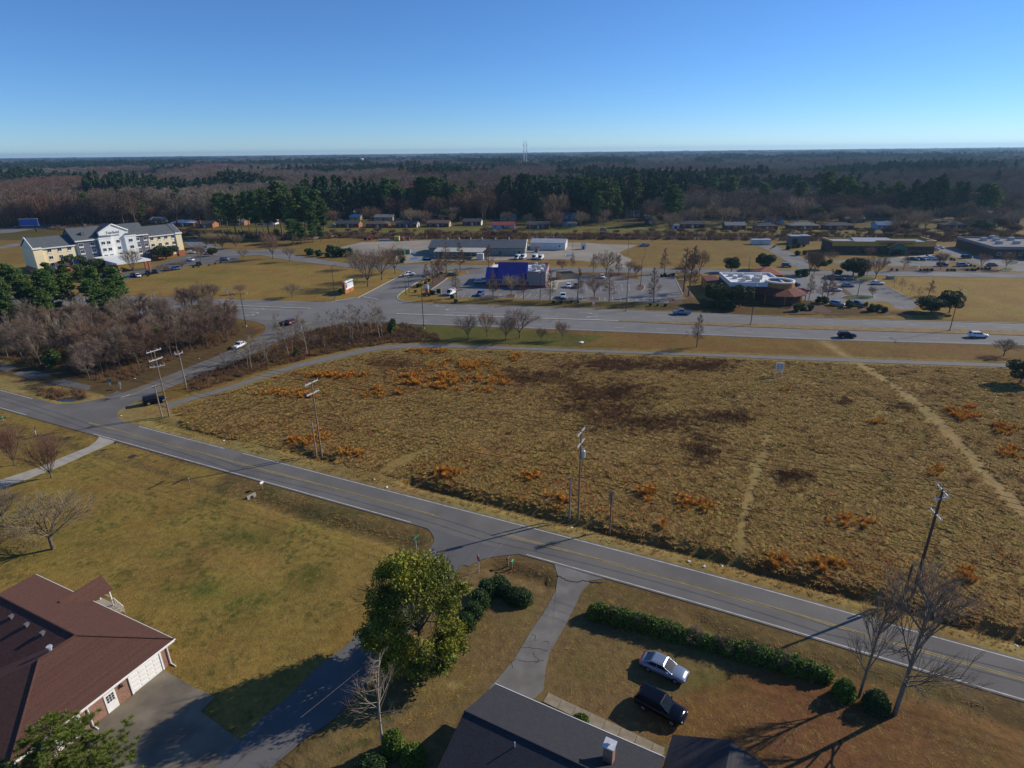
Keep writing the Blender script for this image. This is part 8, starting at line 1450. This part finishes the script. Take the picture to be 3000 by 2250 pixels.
OR_ = [('O', 955, 815, 70, 22), ('O', 890, 820, 60, 20), ('O', 1000, 790, 80, 14), ('O', 720, 812, 90, 10), ('O', 640, 850, 90, 12), ('O', 830, 850, 70, 14), ('8', 650, 310, 160, 45), ('8', 1400, 490, 110, 50), ('8', 1230, 330, 90, 40), ('8', 1980, 450, 90, 50), ('8', 2190, 480, 60, 50), ('8', 1680, 580, 80, 40), ('8', 2020, 650, 80, 40), ('9', 30, 500, 60, 50), ('9', 140, 530, 80, 40), ('9', 1650, 280, 70, 50), ('9', 2130, 170, 90, 50), ('9', 1080, 620, 180, 60), ('9', 930, 900, 130, 60), ('9', 1830, 960, 120, 60), ('6', 2100, 900, 120, 60), ('6', 1820, 800, 130, 50), ('6', 670, 660, 60, 25), ('4', 2050, 960, 130, 60), ('7', 2000, 90, 160, 50), ('8', 60, 180, 120, 40), ('5', 1130, 440, 60, 25), ('5', 560, 400, 160, 25), ('6', 1260, 870, 70, 30), ('N', 1050, 210, 140, 50), ('N', 1850, 280, 120, 60), ('N', 1600, 330, 120, 50), ('N', 720, 200, 100, 50), ('5', 960, 590, 160, 70), ('5', 650, 610, 160, 50)]
wd_ = wblob(DK, X, Y); wo_ = wblob(OR_, X, Y); r1 = rs.rand(n); kind = np.zeros(n, int); kind[(wd_*(.4+.9*vnoise(X, Y, 3, 71)) > r1*1.0+.10)] = 1; kind[(wo_*vnoise(X, Y, 1.7, 72)*1.5 > r1*.8+.22)] = 2; wr_ = wblob([('O', 1300, 1060, 280, 55), ('O', 1750, 1230, 320, 80), ('O', 2050, 1330, 220, 70), ('O', 1000, 1010, 260, 45), ('O', 680, 930, 200, 35), ('O', 850, 820, 260, 40)], X, Y, 1.0); kind[(kind == 0) & (wr_*vnoise(X, Y, 4.5, 76)*.75 > rs.rand(n))] = 5; st = rs.rand(n); kind[(kind == 0) & (st < .045)] = 4; gn = vnoise(X, Y, 9, 73); kind[(kind == 0) & (gn > .55) & (st > .55)] = 3; kind[(kind == 0) & (rs.rand(n) < .10*vnoise(X, Y, 6, 74))] = 1
mat('grass_rust', (.38, .19, .05), .95, .2, 1, objrand=.25, trans=.25)
protos = [tussock(1, 'grass_straw'), tussock(2, 'grass_straw', .36, 40), tussock(3, 'grass_straw', .5, 30, .02, .7), brushp(4, 'grass_dark', .75, 34, .012), brushp(5, 'grass_dark', .6, 40, .014), tussock(6, 'grass_orange', .8, 40, .016, .35, .10), tussock(7, 'grass_orange', 1.0, 36, .015, .25, .08), tussock(8, 'grass_gold', .5, 34, .02, .6), tussock(9, 'grass_gold', .42, 34, .02, .8), tussock(10, 'grass_green', .3, 30, .02, .9), tussock(11, 'grass_rust', .5, 34, .018, .5), tussock(12, 'grass_rust', .4, 34, .02, .7)]
pk = np.where(kind == 0, rs.randint(0, 3, n), np.where(kind == 1, 3+rs.randint(0, 2, n), np.where(kind == 2, 5+rs.randint(0, 2, n), np.where(kind == 3, 7+rs.randint(0, 2, n), np.where(kind == 5, 10+rs.randint(0, 2, n), 9))))); sz = rs.uniform(.7, 1.5, n)*np.where(kind == 2, 1.1, 1.0)*(.75+.6*vnoise(X, Y, 4, 75))
scatter('field_grass', 'tangled straw, rust and brown winter weeds covering the field', np.stack([X, Y, ground_zs(X, Y)-.02], 1), rs.rand(n)*6.28, np.stack([sz*1.15, sz*1.15, sz*np.where(kind == 2, .85, .52)], 1), pk, protos)
# ---- rough brush: strip by the side road, under the thicket, ditch banks
qs = []
STRIP = g2('J', [(0, 1090), (400, 950), (800, 790), (1100, 620), (1400, 545), (1700, 470), (2160, 470), (2212, 560)])+g2('5', [(400, 215), (640, 300), (640, 335), (300, 345)])+g2('J', [(1500, 800), (1000, 920), (500, 1080), (0, 1230)])
qs.append(fill(STRIP, 3.0, rs)); qs.append(fill(TH, 1.6, rs)); qs.append(fill(g2('K', [(400, 600), (1100, 640), (1150, 730), (950, 730), (700, 740), (450, 680)]), 3.0, rs)); qs.append(fill([(-190, 150), (-125, 150), (-125, 205), (-190, 205)], .5, rs)); qs.append(fill(np.vstack([offset(RAIL, -3), offset(RAIL, -9)[::-1]]), .5, rs)); qs.append(fill(np.vstack([offset(RAIL, 3), offset(RAIL, 13)[::-1]]), .35, rs)); q = np.concatenate(qs); X, Y = q.T; n = len(X); pk = rs.randint(0, 5, n); sz = rs.uniform(.35, 1.0, n)*np.where(Y > 280, 2.4, 1.0)
scatter('undergrowth', 'brown tangled undergrowth along the side road and railway', np.stack([X, Y, ground_zs(X, Y)-.02], 1), rs.rand(n)*6.28, np.stack([sz, sz, sz], 1), pk, [brushp(11, 'brush_brown', 1.0, 40, .016), brushp(12, 'grass_dark', 1.1, 40, .016), brushp(13, 'twig_brown', 1.3, 30, .014), tussock(14, 'grass_gold', .6, 34, .02, .6), brushp(15, 'rust_leaf', .8, 40, .018)])
# ---- ragged grass of ditch banks and verges, short turf tufts on the lawns
qs = [fill(np.vstack([offset(ROAD, 6.8), offset(ROAD, 4.0)[::-1]]), 3.0, rs)]; q = np.concatenate(qs); q = q[(q[:, 0] > -70) & (q[:, 0] < 95)]; X, Y = q.T; n = len(X); sz = rs.uniform(.3, .7, n)
scatter('verge_grass', 'pale short grass of the roadside verge', np.stack([X, Y, ground_zs(X, Y)-.02], 1), rs.rand(n)*6.28, np.stack([sz*1.5, sz*1.5, sz], 1), rs.randint(0, 3, n), [tussock(21, 'grass_straw', .3, 30, .02), tussock(22, 'grass_gold', .3, 30, .02), tussock(23, 'grass_straw', .25, 36, .02)])
LAWN = [(-150, 130), (-111, 114.5), (-14, 69), (-17, 60), (-27, 33), (-40, 24), (-100, 24)]
q = np.concatenate([fill(LAWN, 3.2, rs), fill(g2('M', [(1500, 760), (2212, 600), (2212, 1350), (1560, 1050)])+g2('N', [(1200, 1000), (2212, 1260), (2212, 1408), (400, 1408), (0, 1200)]), 4, rs), fill(g2('M', [(1100, 560), (1500, 560), (1200, 960), (700, 1300), (100, 1500), (600, 800)]), 4, rs), fill(np.vstack([offset(ROAD, -8), offset(ROAD, -3.6)[::-1]]), 3, rs)])
X, Y = q.T; k = (np.abs(X) < Y*.92+8) & (Y > 22); off_ = np.zeros(len(X), bool)
for p in paved: off_ |= inpoly(X, Y, p)
wl_ = np.array([(bh.location.x, bh.location.y)]); cb_, sb_ = math.cos(bh.rotation_euler.z), math.sin(bh.rotation_euler.z); lx_ = (X-bh.location.x)*cb_+(Y-bh.location.y)*sb_; ly_ = -(X-bh.location.x)*sb_+(Y-bh.location.y)*cb_; off_ |= (lx_ < 0) & (lx_ > -25) & (ly_ < 0) & (ly_ > -15)
k &= ~off_; X, Y = X[k], Y[k]; n = len(X); sz = rs.uniform(.3, .75, n); grn = vnoise(X, Y, 4, 81)*.6+vnoise(X, Y, 1.5, 82)*.4; lr = X > Y*.0-4; pk = np.where(lr, np.where(rs.rand(n) > .55, 3, 0), np.where(grn > .58, 2, np.where(rs.rand(n) > .5, 0, 1)))
scatter('lawn_grass', 'short dormant lawn grass with green and leaf-strewn patches', np.stack([X, Y, ground_zs(X, Y)-.015], 1), rs.rand(n)*6.28, np.stack([sz*1.6, sz*1.6, sz*.55], 1), pk, [tussock(31, 'grass_straw', .2, 16, .02, 1.2, .25), tussock(32, 'grass_gold', .2, 16, .02, 1.2, .25), tussock(33, 'grass_green', .2, 16, .02, 1.2, .25), tussock(34, 'rust_leaf', .12, 14, .03, 1.6, .4)])
# ------------------------------------------------------------------ haze
hz = MB().b2(-11000, 11000, -1400, 9900, -6, max(mh, 60)+6).build('haze', 'wire'); hm = bpy.data.materials.new('air'); hm.use_nodes = True; hn = hm.node_tree.nodes; hn.remove(hn['Principled BSDF']); pv = hn.new('ShaderNodeVolumePrincipled'); pv.inputs['Color'].default_value = (.40, .70, 1, 1); pv.inputs['Density'].default_value = .00008; pv.inputs['Anisotropy'].default_value = .3; hm.node_tree.links.new(pv.outputs[0], hn['Material Output'].inputs['Volume']); hz.data.materials.clear(); hz.data.materials.append(hm); tag(hz, 'thin blue winter haze over the land', kind='stuff')

# ------------------------------------------------------------------ give alike things of one row their place in the row
_W = 'first second third fourth fifth sixth seventh eighth ninth tenth eleventh twelfth thirteenth fourteenth fifteenth sixteenth seventeenth eighteenth nineteenth twentieth'.split()
_same = {}
for o in C.objects:
    if o.parent is None and 'label' in o and 'category' in o: _same.setdefault(o['label'], []).append(o)
for lb, L_ in _same.items():
    if 1 < len(L_) <= 40:
        L_.sort(key=lambda o: o.location.x/max(o.location.y, 1))
        for i, o in enumerate(L_):
            w = _W[i] if i < 20 else ('twenty-'+_W[i-20] if i < 29 else 'thirtieth' if i == 29 else 'thirty-'+_W[i-30])
            o['label'] = lb+', '+w+' from left'
